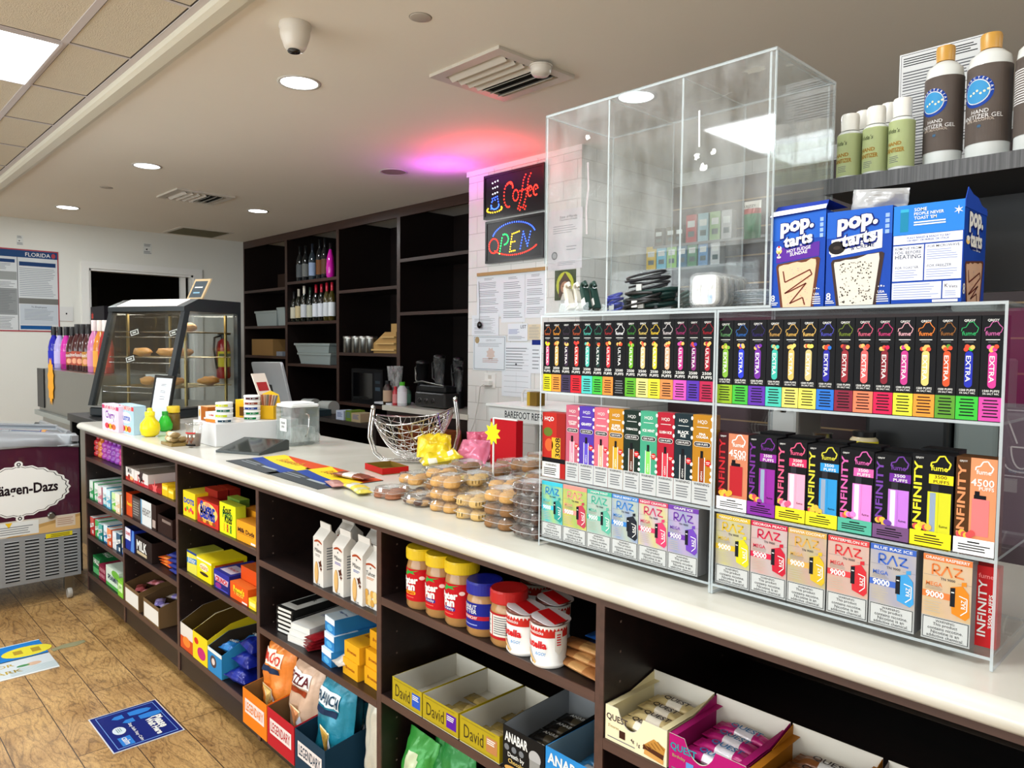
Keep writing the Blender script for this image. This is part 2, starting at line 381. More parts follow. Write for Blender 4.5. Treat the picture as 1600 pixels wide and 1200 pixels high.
    def txt(s, t, a, b, m, w=None, h=None, rot=0, l=2, bold=.012, skew=0, shear=0):
        """centred at (a,b); w/h as fractions of the face; rot in degrees"""
        V, F, x0, x1, y0, y1 = textmesh(t, bold)
        if not V: return s
        W = (x1-x0) or 1; H = (y1-y0) or 1
        fw = s.w; fh = s.h
        if rot in (90, -90):
            sw = (w*fh) if w else None; sh = (h*fw) if h else None
        else: sw = (w*fw) if w else None; sh = (h*fh) if h else None
        sx = sw/W if sw else sh/H; sy = sh/H if sh else sx
        c_, s_ = cos(radians(rot)), sin(radians(rot)); cx = (x0+x1)/2; cy = (y0+y1)/2; P = []
        for x, y in V:
            X = (x-cx)*sx; Y = (y-cy)*sy; X += shear*Y; Y += skew*X; P.append(s.pt(a+(X*c_-Y*s_)/fw, b+(X*s_+Y*c_)/fh, l))
        s.mb.add(P, F, m); return s
    def lines(s, a0, b0, a1, b1, n, m, l=2, th=.45, jag=True):
        for i in range(n):
            y = b1-(b1-b0)*(i+.5)/n; hh = (b1-b0)/n*th/2; e = a1-(random.random()*.25*(a1-a0) if jag else 0)
            s.rect(a0, y-hh, e, y+hh, m, l)
        return s
class SubFace(Face):
    pass
def front(mb, x0, x1, y, z0, z1, e=.00018): return Face(mb, (x0, y, z0), (1, 0, 0), (0, 0, 1), x1-x0, z1-z0, e)
def rightf(mb, x, y0, y1, z0, z1, e=.00018): return Face(mb, (x, y0, z0), (0, 1, 0), (0, 0, 1), y1-y0, z1-z0, e)
def topf(mb, x0, x1, y0, y1, z, e=.00018): return Face(mb, (x0, y0, z), (1, 0, 0), (0, 1, 0), x1-x0, y1-y0, e)
K = ink('#0c0c10'); W = ink('#e0e0dc'); RED = ink('#c4161c'); YEL = ink('#f4d21a'); GRY = ink('#6f7276')
def carton(w_, d, h, c, art=None, top=None, sidec=None, sart=None, tart=None, name='box', parent=None):
    """box centred on x, front face at y=0, standing on z=0"""
    mb = MB(); mb.box((-w_/2, 0, 0), (w_/2, d, h), pm(c), pm(top) if top else None)
    if sidec: mb.box((-w_/2+.0002, .0008, .0004), (w_/2+.0002, d-.0004, h-.0004), pm(sidec))
    if art: art(front(mb, -w_/2, w_/2, 0, 0, h))
    if sart: sart(rightf(mb, w_/2+(.0003 if sidec else 0), 0, d, 0, h))
    if tart: tart(topf(mb, -w_/2, w_/2, 0, d, h))
    return mb
# ================================================================== the room
YB = 2.96           # back wall plane
YC = 2.03           # front of the tiled column
CXL = at(732, 450, 1, YC).x; CXR = at(908, 330, 1, YC).x
YCAB = 2.40
def quad(name, pts, m, th=None):
    mb = MB(); mb.add(pts, [tuple(range(len(pts)))], m); return struct(mb.build(name))
def slab(name, a, b, m):
    mb = MB(); mb.box(a, b, m); return struct(mb.build(name))
slab('floor', (XF-.1, -4.6, -.05), (3.1, YB+.1, 0), FLOOR)
slab('ceiling', (XF, .045, HC), (3, YB, HC+.05), CEIL)
dy0 = at(139, 450, 0, XF).y; dy1 = at(302, 450, 0, XF).y; dz = at(139, 419, 0, XF).z
oy0 = at(127, 450, 0, XF).y; oy1 = at(315.5, 450, 0, XF).y; oz = at(200, 413, 0, XF).z
mb = MB()
for a, b in (((XF-.1, -4.6, 0), (XF, dy0, 2.6)), ((XF-.1, dy1, 0), (XF, YB+.1, 2.6)), ((XF-.1, dy0, dz), (XF, dy1, 2.6))): mb.box(a, b, WALLP)
struct(mb.build('wall_far'))
slab('wall_back', (XF-.1, YB, 0), (3.1, YB+.1, 2.6), TILE_X)
slab('wall_right', (3, -4.6, 0), (3.1, YB, 2.6), WALLP)
mb = MB()
for a, b in (((XF-.1, -4.7, 0), (-5.6, -4.6, 2.6)), ((1.6, -4.7, 0), (3.1, -4.6, 2.6)), ((-5.6, -4.7, 0), (1.6, -4.6, .35)), ((-5.6, -4.7, 2.25), (1.6, -4.6, 2.6))): mb.box(a, b, WALLP)
struct(mb.build('wall_front'))
for k, x in enumerate((-5.6, -3.2, -.8)):      # three shop-front panes, assumed and added unseen behind the viewer for light
    mb = MB()
    for a, b in (((x, -4.68, .35), (x+.05, -4.62, 2.25)), ((x+2.35, -4.68, .35), (x+2.4, -4.62, 2.25)), ((x+.05, -4.68, .35), (x+2.35, -4.62, .4)), ((x+.05, -4.68, 2.2), (x+2.35, -4.62, 2.25))): mb.box(a, b, TRIMW)
    mb.box((x+.05, -4.652, .4), (x+2.35, -4.648, 2.2), GLASS); o = struct(mb.build('added_window_%d' % (k+1)))
area('added_front_fill', (-2, -4.75, 1.3), 7.2, 1.9, 225, (.93, .97, 1), (radians(116), 0, 0))  # unseen fill lamp added outside the panes, tilted up to brighten the ceiling
mb = MB(); mb.box((CXL, YC, 0), (CXR, YB, HC), TILE_X)
mb.add([(CXR+.0005, YC, 0), (CXR+.0005, YB, 0), (CXR+.0005, YB, HC), (CXR+.0005, YC, HC)], [(0, 1, 2, 3)], TILE_Y)
mb.box((CXL-.01, YC-.012, HC-.03), (CXR+.01, YC, HC), TRIMW)
struct(mb.build('wall_column'))
# door opening with its casing and the dark store room behind
mb = MB(); t = .016
mb.box((XF, oy0, 0), (XF+t, dy0, oz), TRIMW); mb.box((XF, dy1, 0), (XF+t, oy1, oz), TRIMW); mb.box((XF, dy0, dz), (XF+t, dy1, oz), TRIMW)
mb.box((XF-.1, dy0-.001, 0), (XF, dy0+.018, dz), TRIMW); mb.box((XF-.1, dy1-.02, 0), (XF, dy1+.001, dz), TRIMW); mb.box((XF-.1, dy0, dz-.02), (XF, dy1, dz), TRIMW)
yj = at(287, 440, 0, XF-.02).y; mb.box((XF-.09, yj-.02, 0), (XF-.05, yj+.03, dz), TRIMW)
struct(mb.build('door_1'))
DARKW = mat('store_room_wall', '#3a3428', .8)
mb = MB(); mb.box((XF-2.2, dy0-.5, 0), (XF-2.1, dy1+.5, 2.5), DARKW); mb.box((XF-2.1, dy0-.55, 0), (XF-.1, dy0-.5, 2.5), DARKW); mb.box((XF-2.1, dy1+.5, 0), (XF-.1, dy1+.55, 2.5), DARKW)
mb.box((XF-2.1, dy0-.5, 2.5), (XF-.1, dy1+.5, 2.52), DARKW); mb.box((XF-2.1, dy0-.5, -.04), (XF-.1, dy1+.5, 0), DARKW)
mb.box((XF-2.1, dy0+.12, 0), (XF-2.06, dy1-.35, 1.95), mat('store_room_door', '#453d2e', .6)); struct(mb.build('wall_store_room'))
# gridded ceiling over the shop floor
ZG = HC+.012
slab('ceiling_tiled', (XF, -4.6, ZG), (3, .046, ZG+.03), CEILTILE)
mb = MB(); gx0 = -3.115; b = .0125
ys = [-.05, -.285, -.895, -1.505, -2.115, -2.725, -3.335, -3.945]
for y in ys: mb.box((XF, y-b, ZG-.004), (3, y+b, ZG-.0005), GRID)
x = gx0+.61*10
while x > XF:
    mb.box((x-b*.55, -4.6, ZG-.003), (x+b*.55, -.05, ZG-.0003), GRID); x -= .61
struct(mb.build('trim_1'))
DK = mat('shadow_gap', '#3b3228', .9)
mb = MB(); x = gx0+.61*10
while x > XF:
    mb.box((x+b*.55, -.28, ZG-.0012), (x+b*.55+.003, -.06, ZG-.0002), DK); mb.box((x+b*.55, -.88, ZG-.0012), (x+b*.55+.002, -.3, ZG-.0002), DK); x -= .61
mb.box((XF, -.0675, ZG-.0012), (3, -.0625, ZG-.0002), DK); mb.box((XF, -.2715, ZG-.0012), (3, -.2690, ZG-.0002), DK)
struct(mb.build('trim_2'))
CROWN = mat('crown_strip_paint', '#dad7c6', .4)
mb = MB(); pr_ = [(-.038, 0), (-.036, -.012), (-.02, -.02), (.02, -.022), (.04, -.016), (.046, -.002), (.046, .01), (-.038, .012)]
n = len(pr_); mb.add([(XF, y, HC+z) for y, z in pr_]+[(3, y, HC+z) for y, z in pr_], [(k, (k+1) % n, n+(k+1) % n, n+k) for k in range(n)], CROWN); struct(mb.build('trim_3'))
# ------------------------------------------------------------------ ceiling fittings
def panel_light(i, x, y):
    t = thing('ceiling_panel_light', ['square lit ceiling panel light at top left corner of view', 'square lit panel light in the grid ceiling towards the far wall', 'square lit panel light overhead beside the viewer'][min(i, 2)], 'light', (x, y, ZG-.012))
    mb = MB(); q = .29
    for a, b_ in (((-.3, -.3, 0), (.3, -q, .011)), ((-.3, q, 0), (.3, .3, .011)), ((-.3, -q, 0), (-q, q, .011)), ((q, -q, 0), (.3, q, .011))): mb.box(a, b_, GRID)
    mb.build('frame', t); mb = MB(); mb.box((-q, -q, .003), (q, q, .009), led('#f4fbff', 7)); mb.build('diffuser', t)
    if i > 1: t['label'] = 'square lit panel light in the grid ceiling behind the viewer'; t['group'] = 'panel lights behind the viewer'
    a = area('panel_lamp', (x, y, ZG-.03), .56, .56, 17, (.95, .98, 1)); a.parent = t; a.location = (0, 0, -.004)
for i, (x, y) in enumerate(PANELS): panel_light(i, x, y)
def downlight(px, py, r, lit, label, power=9):
    p = at(px, py, 2, HC); t = thing('recessed_downlight', label, 'light', (p.x, p.y, HC), group='recessed ceiling downlights')
    mb = MB(); mb.lathe([(r*.84, -.001), (r*.86, -.004), (r, -.003), (r*1.0, -.0002), (r*.84, -.0002)], GRID if not lit else mat('downlight_trim', '#c9c6bf', .4), 32, caps=False); mb.build('trim_ring', t)
    mb = MB(); mb.lathe([(0.001, -.0025), (r*.84, -.0025)], led('#f2fbff', lit) if lit else mat('downlight_baffle', '#9f8f84', .35), 32, caps=False); mb.build('lens', t)
    if power:
        l = bpy.data.lights.new('downlight_lamp', 'AREA'); l.shape = 'DISK'; l.size = r*1.5; l.energy = power; l.color = (.93, .98, 1)
        o = bpy.data.objects.new('downlight_lamp', l); COL.objects.link(o); o.parent = t; o.location = (0, 0, -.006)
downlight(467.5, 129, .088, 8, 'lit round downlight nearest the security camera', 7)
downlight(229.5, 259, .085, 3, 'dimly lit round downlight left of the louvred vent', 4)
downlight(105.5, 324, .088, 8, 'lit round downlight closest to the far left wall', 7)
downlight(403, 329.5, .085, 8, 'lit round downlight above the dark back shelving', 7)
downlight(615, 268.5, .088, 0, 'unlit round downlight in the pink glow of the sign', 0)
downlight(994, 151, .088, 8, 'lit round downlight seen through the clear acrylic case', 8)
for lab, (x, y) in (('round downlight out over the counter on the right', (1.3, .9)), ('round downlight over the back counter on the right', (1.2, 2.2))):
    t = thing('recessed_downlight', lab, 'light', (x, y, HC), group='recessed ceiling downlights')
    mb = MB(); mb.lathe([(.075, -.001), (.088, -.003), (.088, -.0002)], GRID, 24, caps=False); mb.lathe([(.001, -.0025), (.075, -.0025)], led('#f2fbff', 8), 24, caps=False); mb.build('lens', t)
    l = bpy.data.lights.new('downlight_lamp', 'AREA'); l.shape = 'DISK'; l.size = .13; l.energy = 8; l.color = (.93, .98, 1)
    o = bpy.data.objects.new('downlight_lamp', l); COL.objects.link(o); o.parent = t; o.location = (0, 0, -.006)
for px, py, r, lab in ((657, 27, .036, 'round blank cover plate near the top of view'), (166, 293, .04, 'small round cover plate left of the louvred vent')):
    p = at(px, py, 2, HC); mb = MB(); mb.lathe([(.001, -.003), (r*.9, -.003), (r, -.0015), (r, -.0001)], mat('cover_plate', '#b3aba0', .5), 28)
    mb.lathe([(r, -.0006), (r*1.05, -.0006), (r*1.05, -.0001)], mat('cover_gap', '#5b554d', .6), 28, caps=False); tag(mb.build('sprinkler_cover', loc=(p.x, p.y, HC)), lab, 'cover plate', 'round cover plates in the ceiling')
def vent(c, label, kind):
    P = [at(x, y, 2, HC) for x, y in c]; cx = sum(p.x for p in P)/4; cy = sum(p.y for p in P)/4
    hx = (max(p.x for p in P)-min(p.x for p in P))/2; hy = (max(p.y for p in P)-min(p.y for p in P))/2; hx = hy = (hx+hy)/2
    t = thing('ceiling_vent', label, 'vent', (cx, cy, HC)); VM = mat('vent_paint', '#c9c2b6', .35)
    if kind == 2:
        mb = MB(); mb.box((-hx, -hy, -.006), (hx, hy, -.0002), VM); mb.box((-hx*.86, -hy*.86, -.008), (hx*.86, hy*.86, -.006), mat('filter_mesh', '#6e6a50', .9, bump=.6, bscale=300)); mb.build('grille', t); return
    mb = MB(); f = .045
    for a, b_ in (((-hx, -hy), (hx, -hy+f)), ((-hx, hy-f), (hx, hy)), ((-hx, -hy+f), (-hx+f, hy-f)), ((hx-f, -hy+f), (hx, hy-f))): mb.box((*a, -.012), (*b_, -.0002), VM)
    mb.build('frame', t)
    mb = MB(); mb.box((-hx+f, -hy+f, -.003), (hx-f, hy-f, -.0008), mat('vent_throat', '#0c0c0c', .9)); mb.build('backing', t)
    n = 7; wd = (2*hx-2*f)/n
    for k in range(n):
        y = -hy+f+wd*(k+.5); s_ = 1 if k > n/2 else -1
        mb = MB(); M = Matrix.Translation((0, y, -.010)) @ Matrix.Rotation(radians(38*s_), 4, 'X'); mb.box((-hx+f, -wd*.42, -.0008), (hx-f, wd*.42, .0008), VM, M=M); mb.build('slat', t)
vent([(678, 118), (776.6, 72), (890.6, 114), (790.6, 154.7)], 'large square ceiling vent tinted pink at one corner', 0)
vent([(250, 307), (275, 294), (362, 306), (335, 318)], 'small square louvred vent over the back shelving', 0)
vent([(268, 366), (305, 354), (357, 360), (310, 371)], 'flat olive mesh grille by the far wall', 2)
p = at(845, 98, 2, HC); t = thing('smoke_detector', 'round white smoke detector at the corner of the large vent', 'smoke detector', (p.x, p.y, HC-.0122))
WP = pl('#d9d3c8'); mb = MB(); mb.lathe([(.001, -.038), (.03, -.036), (.038, -.026), (.04, -.014), (.04, -.001)], WP, 28); mb.build('cover', t)
mb = MB(); mb.lathe([(.04, -.004), (.045, -.004), (.045, -.0001)], WP, 28, caps=False); mb.build('base', t)
p = at(461, 38, 2, HC); t = thing('security_camera', 'white dome security camera mounted on the ceiling', 'security camera', (p.x, p.y, HC))
mb = MB(); mb.lathe([(.052, -.0001), (.054, -.012), (.05, -.02), (.05, -.035), (.046, -.05), (.042, -.06)], WP, 32); mb.build('housing', t)
mb = MB(); mb.lathe([(.042, -.06), (.037, -.075), (.028, -.088), (.001, -.09)], WP, 32); mb.build('eyeball', t)
mb = MB(); mb.lathe([(.02, -.0885), (.022, -.094), (.02, -.0965), (.001, -.0967)], mat('lens_glass', '#0a0a0c', .05, coat=1), 24); o = mb.build('camera_lens', t); o.location = (.003, -.006, .001)
# ================================================================== the counter
UX = [-4.13, -3.535, -2.872, -2.181, -1.508, -.812, -.13, .55]
SH = [(.73, .518, .338), (.695, .537, .388), (.655, .448), (.631, .418), (.685, .442), (.609, .30), (.609, .30)]
ZB = .145; ZR = .866
LU = ['counter shelf cabinet holding gum and mints, beside the freezer', 'counter shelf cabinet of chocolate trays, second from the freezer', 'counter shelf cabinet holding boxed theatre candy', 'counter shelf cabinet holding white cookie bags and chips', 'counter shelf cabinet holding peanut butter jars', 'counter shelf cabinet holding boxes of protein bars', 'counter shelf cabinet at the near right end']
for i in range(7):
    x0, x1 = UX[i], UX[i+1]; t = thing('counter_cabinet', LU[i], 'cabinet', (x0, 0, 0), group='shelf cabinets under the counter'); w_ = x1-x0; th = .0095; fe = .003
    for xx in (0, w_-th):
        mb = MB(); mb.box((xx, fe, .05), (xx+th, .55, ZR-.0005), WENGE); mb.box((xx, 0, .05), (xx+th, fe, ZR-.0005), EDGE)
        for zz in range(12):
            for yy in (.045, .40): mb.box((xx-.0003 if xx else xx+th-.0002, yy, .2+zz*.055), (xx+.0002 if xx else xx+th+.0004, yy+.004, .204+zz*.055), mat('pin_hole', '#6a5a52', .5))
        mb.build('side_panel', t)
    mb = MB(); mb.box((th, .53, .05), (w_-th, .55, ZR-.0005), WENGE); mb.build('back_panel', t)
    mb = MB(); mb.box((th, 0, ZR-.02), (w_-th, .02, ZR-.0005), EDGE); mb.build('top_rail', t)
    mb = MB(); mb.box((0, .07, 0), (w_, .085, .05), WENGE); mb.box((0, .45, 0), (w_, .465, .05), WENGE); mb.build('kick_board', t)
    mb = MB(); mb.box((th, fe, ZB-.022), (w_-th, .53, ZB), WENGE); mb.box((th, 0, ZB-.022), (w_-th, fe, ZB), EDGE); mb.box((th, .004, .05), (w_-th, .02, ZB-.022), WENGE); mb.build('bottom_board', t)
    for z in SH[i]:
        mb = MB(); mb.box((th+.0005, fe, z-.019), (w_-th-.0005, .5, z), WENGE); mb.box((th+.0005, 0, z-.019), (w_-th-.0005, fe, z), EDGE); mb.build('shelf', t)
# countertop: one continuous bullnosed slab
mb = MB(); pf = [(.63, ZR), (.63, T), (-.012, T), (-.022, T-.003), (-.030, T-.010), (-.033, T-.018), (-.031, T-.027), (-.024, T-.033), (-.016, ZR)]
xl, xr = UX[0]-.03, UX[-1]+.02; n = len(pf); sec = []
for x, d in ((xl, .018), (xl+.004, .008), (xl+.014, .001), (xl+.03, 0), (xr, 0)):
    cz = (ZR+T)/2
    sec += [(x, y if y > .5 else y+d, cz+(z-cz)*(1-d*28)) for y, z in pf]
fs = [(j*n+k, j*n+(k+1) % n, (j+1)*n+(k+1) % n, (j+1)*n+k) for j in range(4) for k in range(n)]
mb.add(sec, fs, STONE, False); mb.add(sec, [tuple(range(n))[::-1], tuple(range(4*n, 5*n))], STONE)
for j in range(len(mb.sm)):
    if j < 4*n and (j % n) not in (0, 1, n-1): mb.sm[j] = True
tag(mb.build('countertop'), 'long glossy off-white stone countertop running over all the shelf cabinets', 'countertop')
# ================================================================== acrylic cases
def pane(name, parent, a, b, m=ACR):
    d = [abs(b[i]-a[i]) for i in range(3)]; ax = d.index(min(d)); (x0, y0, z0), (x1, y1, z1) = a, b
    vs = [(x0, y0, z0), (x1, y0, z0), (x1, y1, z0), (x0, y1, z0), (x0, y0, z1), (x1, y0, z1), (x1, y1, z1), (x0, y1, z1)]
    F6 = {2: [(0, 3, 2, 1), (4, 5, 6, 7)], 1: [(0, 1, 5, 4), (2, 3, 7, 6)], 0: [(1, 2, 6, 5), (3, 0, 4, 7)]}
    mb = MB()
    for k in (0, 1, 2): mb.add(vs, F6[k], m if k == ax else ACRE)
    return mb.build(name, parent)
YD = .055; DD = .19; tp = .0035
cx0 = at(842, 852, 2, T).x; cxm = at(1115, 700, 1, YD).x; cx1 = at(1551, 1050, 1, YD).x
z1_ = at(853, 493, 1, YD).z; zs1 = at(846, 611, 1, YD).z; zs2 = at(843, 744, 1, YD).z
t = thing('acrylic_display_case', 'clear acrylic two-bay display case on the counter filled with vape boxes', 'display case')
for xx in (cx0, cxm-.004, cxm+.0005, cx1-tp): pane('side_panel', t, (xx, YD, T+.001), (xx+tp, YD+DD, z1_))
for x0, x1 in ((cx0+tp, cxm-.004), (cxm+.004, cx1-tp)):
    pane('base_panel', t, (x0, YD, T+.014), (x1, YD+DD, T+.018))
    pane('top_panel', t, (x0, YD+.0002, z1_-.004), (x1, YD+DD, z1_))
    for z in (zs1, zs2): pane('shelf', t, (x0, YD+.0002, z-.004), (x1, YD+DD, z))
ux0 = at(854, 181, 1, YD).x; ux1 = at(1215, 75, 1, YD).x; uz = at(854, 181, 1, YD).z; ud = .205
t = thing('acrylic_dump_case', 'tall empty scuffed clear acrylic case standing on top of the display case', 'display case', (0, 0, 0))
zb = z1_+.0008
pane('base_panel', t, (ux0, YD, zb), (ux1, YD+ud, zb+.004)); pane('top_panel', t, (ux0, YD, uz-.004), (ux1, YD+ud, uz), ACRH)
d1 = at(948, 300, 1, YD).x; d2 = at(1062, 300, 1, YD).x; d3 = at(1197, 300, 1, YD).x
for xx in (ux0, d1, d2, d3, ux1-tp): pane('divider' if xx not in (ux0, ux1-tp) else 'side_panel', t, (xx, YD+.0015, zb+.0045), (xx+tp, YD+ud, uz-.0045), ACRH)
pane('back_panel', t, (ux0, YD+ud, zb), (ux1, YD+ud+tp, uz), ACRH)
pane('front_panel', t, (ux0, YD-.002, zb+.10), (ux1, YD+.001, uz), ACRH)
def scrap(face, c, r, seed, m):
    rr = random.Random(seed); P = []
    for k in range(16):
        a = 2*pi*k/16; q = r*(.6+.6*rr.random()); P.append((c[0]+q*cos(a), c[1]+q*1.3*sin(a)))
    face.poly(P, m, 3)
mb = MB(); PAP = mat('torn_label_residue', '#e6e8e4', .7)
q = at(1180, 108, 2, uz-.004); f = Face(mb, (ux0, YD+ud, uz-.0045), (1, 0, 0), (0, -1, 0), ux1-ux0, ud)
scrap(f, ((q.x-ux0)/(ux1-ux0), (YD+ud-q.y)/ud), .045, 3, PAP); scrap(f, ((q.x-ux0)/(ux1-ux0)+.1, (YD+ud-q.y)/ud-.1), .015, 9, PAP)
f.path([(.55, .4), (.62, .36), (.7, .42)], .0015, PAP)
g = front(mb, ux0, ux1, YD-.002, zb, uz)
for (px, py, r, sd) in ((1090, 245, .012, 1), (1100, 262, .014, 2), (1116, 238, .01, 5), (920, 215, .012, 4)):
    q = at(px, py, 1, YD); scrap(g, ((q.x-ux0)/(ux1-ux0), (q.z-zb)/(uz-zb)), r, sd, PAP)
g.path([((at(1093, 210, 1, YD).x-ux0)/(ux1-ux0), .83), ((at(1093, 262, 1, YD).x-ux0)/(ux1-ux0), .68)], .003, PAP)
g.path([(.23, .72), (.235, .6), (.225, .5), (.23, .38)], .004, mat('glue_smear', '#d8c8cc', .6, alpha=.35))
mb.build('torn_label', t)
# ================================================================== vape boxes in the case
def place(mb, name, label, cat, x, y, z, rz=0, group=None):
    return tag(mb.build(name, loc=(x, y, z), rz=rz), label, cat, group)
YV = YD+.008
def cloud_logo(F, a, b, wd, m, l=2):
    # outlined cloud over the word
    P = [(a-wd*.45, b), (a-wd*.42, b+wd*.2), (a-wd*.2, b+wd*.26), (a-wd*.05, b+wd*.55), (a+wd*.2, b+wd*.6), (a+wd*.33, b+wd*.38), (a+wd*.5, b+wd*.2), (a+wd*.42, b-wd*.06), (a+wd*.3, b-wd*.14)]
    r = F.w/F.h; P = [(x, b+(y-b)*r) for x, y in P]
    F.path(P, F.w*.035, m, l)
def slim_art(word, c, band, small, tall):
    C = ink(c); B = ink(band)
    def f(F):
        F.rect(0, 0, 1, .245 if not tall else .225, B, 1)
        for i in range(6): F.rect(.16+.05*(i % 2), .035+i*.031, .84-.05*(i % 2), .047+i*.031, K if band != '#0c0c0c' else GRY, 2)
        if not tall:
            F.txt('2500', .5, .338, W, w=.66, h=.034, l=2); F.txt('PUFFS', .5, .290, W, w=.76, h=.034, l=2)
        else:
            F.txt('1500 PUFFS', .5, .285, W, w=.72, l=2); F.txt('5% SALT NIC', .5, .258, W, w=.7, l=2)
        F.pill(.34, .37 if not tall else .31, .70, .66, C, 1)
        F.txt(word, .5, .52 if not tall else .49, W, w=.24 if not tall else .25, h=.22, rot=-90, l=3)
        rr = random.Random(c+band)
        for k in range(5): F.ell(.36+.08*k+rr.uniform(-.03, .03), .685+rr.uniform(-.015, .02), .11, .022, ink(rr.choice([c, band if band != '#0c0c0c' else c, '#e8b060', '#c84830'])), 2+k, 10)
        F.txt('fume', .48, .83, ink(small), w=.62, l=3); cloud_logo(F, .5, .85, .8, ink(small))
        F.rect(.2, .765, .8, .772, W, 2); F.rect(.3, .745, .7, .75, GRY, 2)
        F.txt('QRJOY', .5, .95, W, w=.5, l=2)
    return f
U = [('#d8507c', '#c9c41e', '#b05a2c', 'pink pill and yellow band'), ('#d8a052', '#dd8a3a', '#d08a30', 'orange band and tan pill'), ('#3a2c40', '#39304a', '#3a2c3a', 'dark violet band'), ('#c03a34', '#c8202c', '#a04a2c', 'red band and red pill'), ('#4cb4a4', '#4ab8b0', '#4ca898', 'turquoise band'),
     ('#203a34', '#3fae3c', '#2c6a54', 'green band and no pill'), ('#c8343a', '#e0843a', '#8a2a2c', 'orange band and red pill'), ('#0c0c0c', '#0c0c0c', '#e8e8e8', 'all black with white logo'), ('#6aa82e', '#58a02c', '#3c7a34', 'leaf green pill'), ('#d8b47c', '#d8d07c', '#c8b060', 'pale yellow band'),
     ('#e4cc3a', '#eee03a', '#d8b83a', 'banana pictured'), ('#e0a080', '#c88048', '#c0b8b8', 'peach pill and brown orange band'), ('#b83a84', '#c850a8', '#8c2c5c', 'magenta band'), ('#7a2c6c', '#50309c', '#5a1c34', 'violet band and berry'), ('#9c2434', '#a82448', '#8c1c24', 'crimson band and melon')]
bx = [848.8, 862, 877, 892, 909, 926, 942, 958.5, 977, 994.5, 1013.5, 1032, 1052.5, 1073.5, 1093.8, 1116.2]
def xa(px, y=YV, py=620): return at(px, py, 1, y).x
xs = [xa(p, YV, 560) for p in bx]; hU = at(1060, 498, 1, YV).z-zs1-.001
for i, u in enumerate(U):
    w_ = xs[i+1]-xs[i]-.0006
    mb = carton(w_, .022, hU, '#0c0c0f', slim_art('ULTRA', u[0], u[1], u[2], False), sidec='#09090b')
    place(mb, 'vape_box', f'slim black ULTRA vape box with {u[3]}, left bay', 'vape box', (xs[i]+xs[i+1])/2, YV, zs1+.0006, group='slim boxes on the top left case shelf')
E_ = [('#7aa83a', '#88a826', '#5a8a5a', 'olive green band, leftmost EXTRA box'), ('#2a3ac0', '#42ac3c', '#2c5c9c', 'green band and blue pill'), ('#6a2c94', '#5a309c', '#2c2458', 'violet band with raspberries'), ('#3cac9c', '#46b8a4', '#b08a4c', 'turquoise band'), ('#e0b060', '#d8ca68', '#c8a050', 'dull yellow band and tan pill'),
     ('#c8b478', '#ece05c', '#d8b060', 'bright yellow band with a vanilla flower'), ('#2a2894', '#2a6cc4', '#4c4ca8', 'blue band'), ('#8c2c34', '#7c2438', '#6a7a2c', 'dark crimson band with melon slices'), ('#d85c5c', '#e07a58', '#c85c74', 'salmon band with mango'), ('#7c2430', '#c4204c', '#b83a6c', 'crimson band with dark berries'),
     ('#b83a84', '#ece43c', '#e0a8b0', 'yellow band and pink pill'), ('#dcc070', '#ec9038', '#e07c34', 'orange band labelled Mango'), ('#c8502c', '#589030', '#8a5a2c', 'moss green band with tangerines'), ('#2430a8', '#3cb43c', '#2c9c5c', 'green band and dark blue pill'), ('#c83c8c', '#c8489c', '#b85c94', 'magenta band, rightmost EXTRA box')]
bx = [1119.6, 1144, 1168.5, 1195.5, 1221.3, 1247.2, 1275, 1303, 1332.5, 1364, 1395, 1426.5, 1460.5, 1493, 1529, 1567]
xs = [xa(p, YV, 620) for p in bx]; hE = at(1350, 496, 1, YV).z-zs1-.001
for i, u in enumerate(E_):
    w_ = xs[i+1]-xs[i]-.0008
    mb = carton(w_, .026, hE, '#0e0e11', slim_art('EXTRA', u[0], u[1], u[2], True), sidec='#0a0a0c')
    place(mb, 'vape_box', f'slim dark EXTRA vape box with {u[3]}', 'vape box', (xs[i]+xs[i+1])/2, YV, zs1+.0006, group='slim boxes on the top right case shelf')
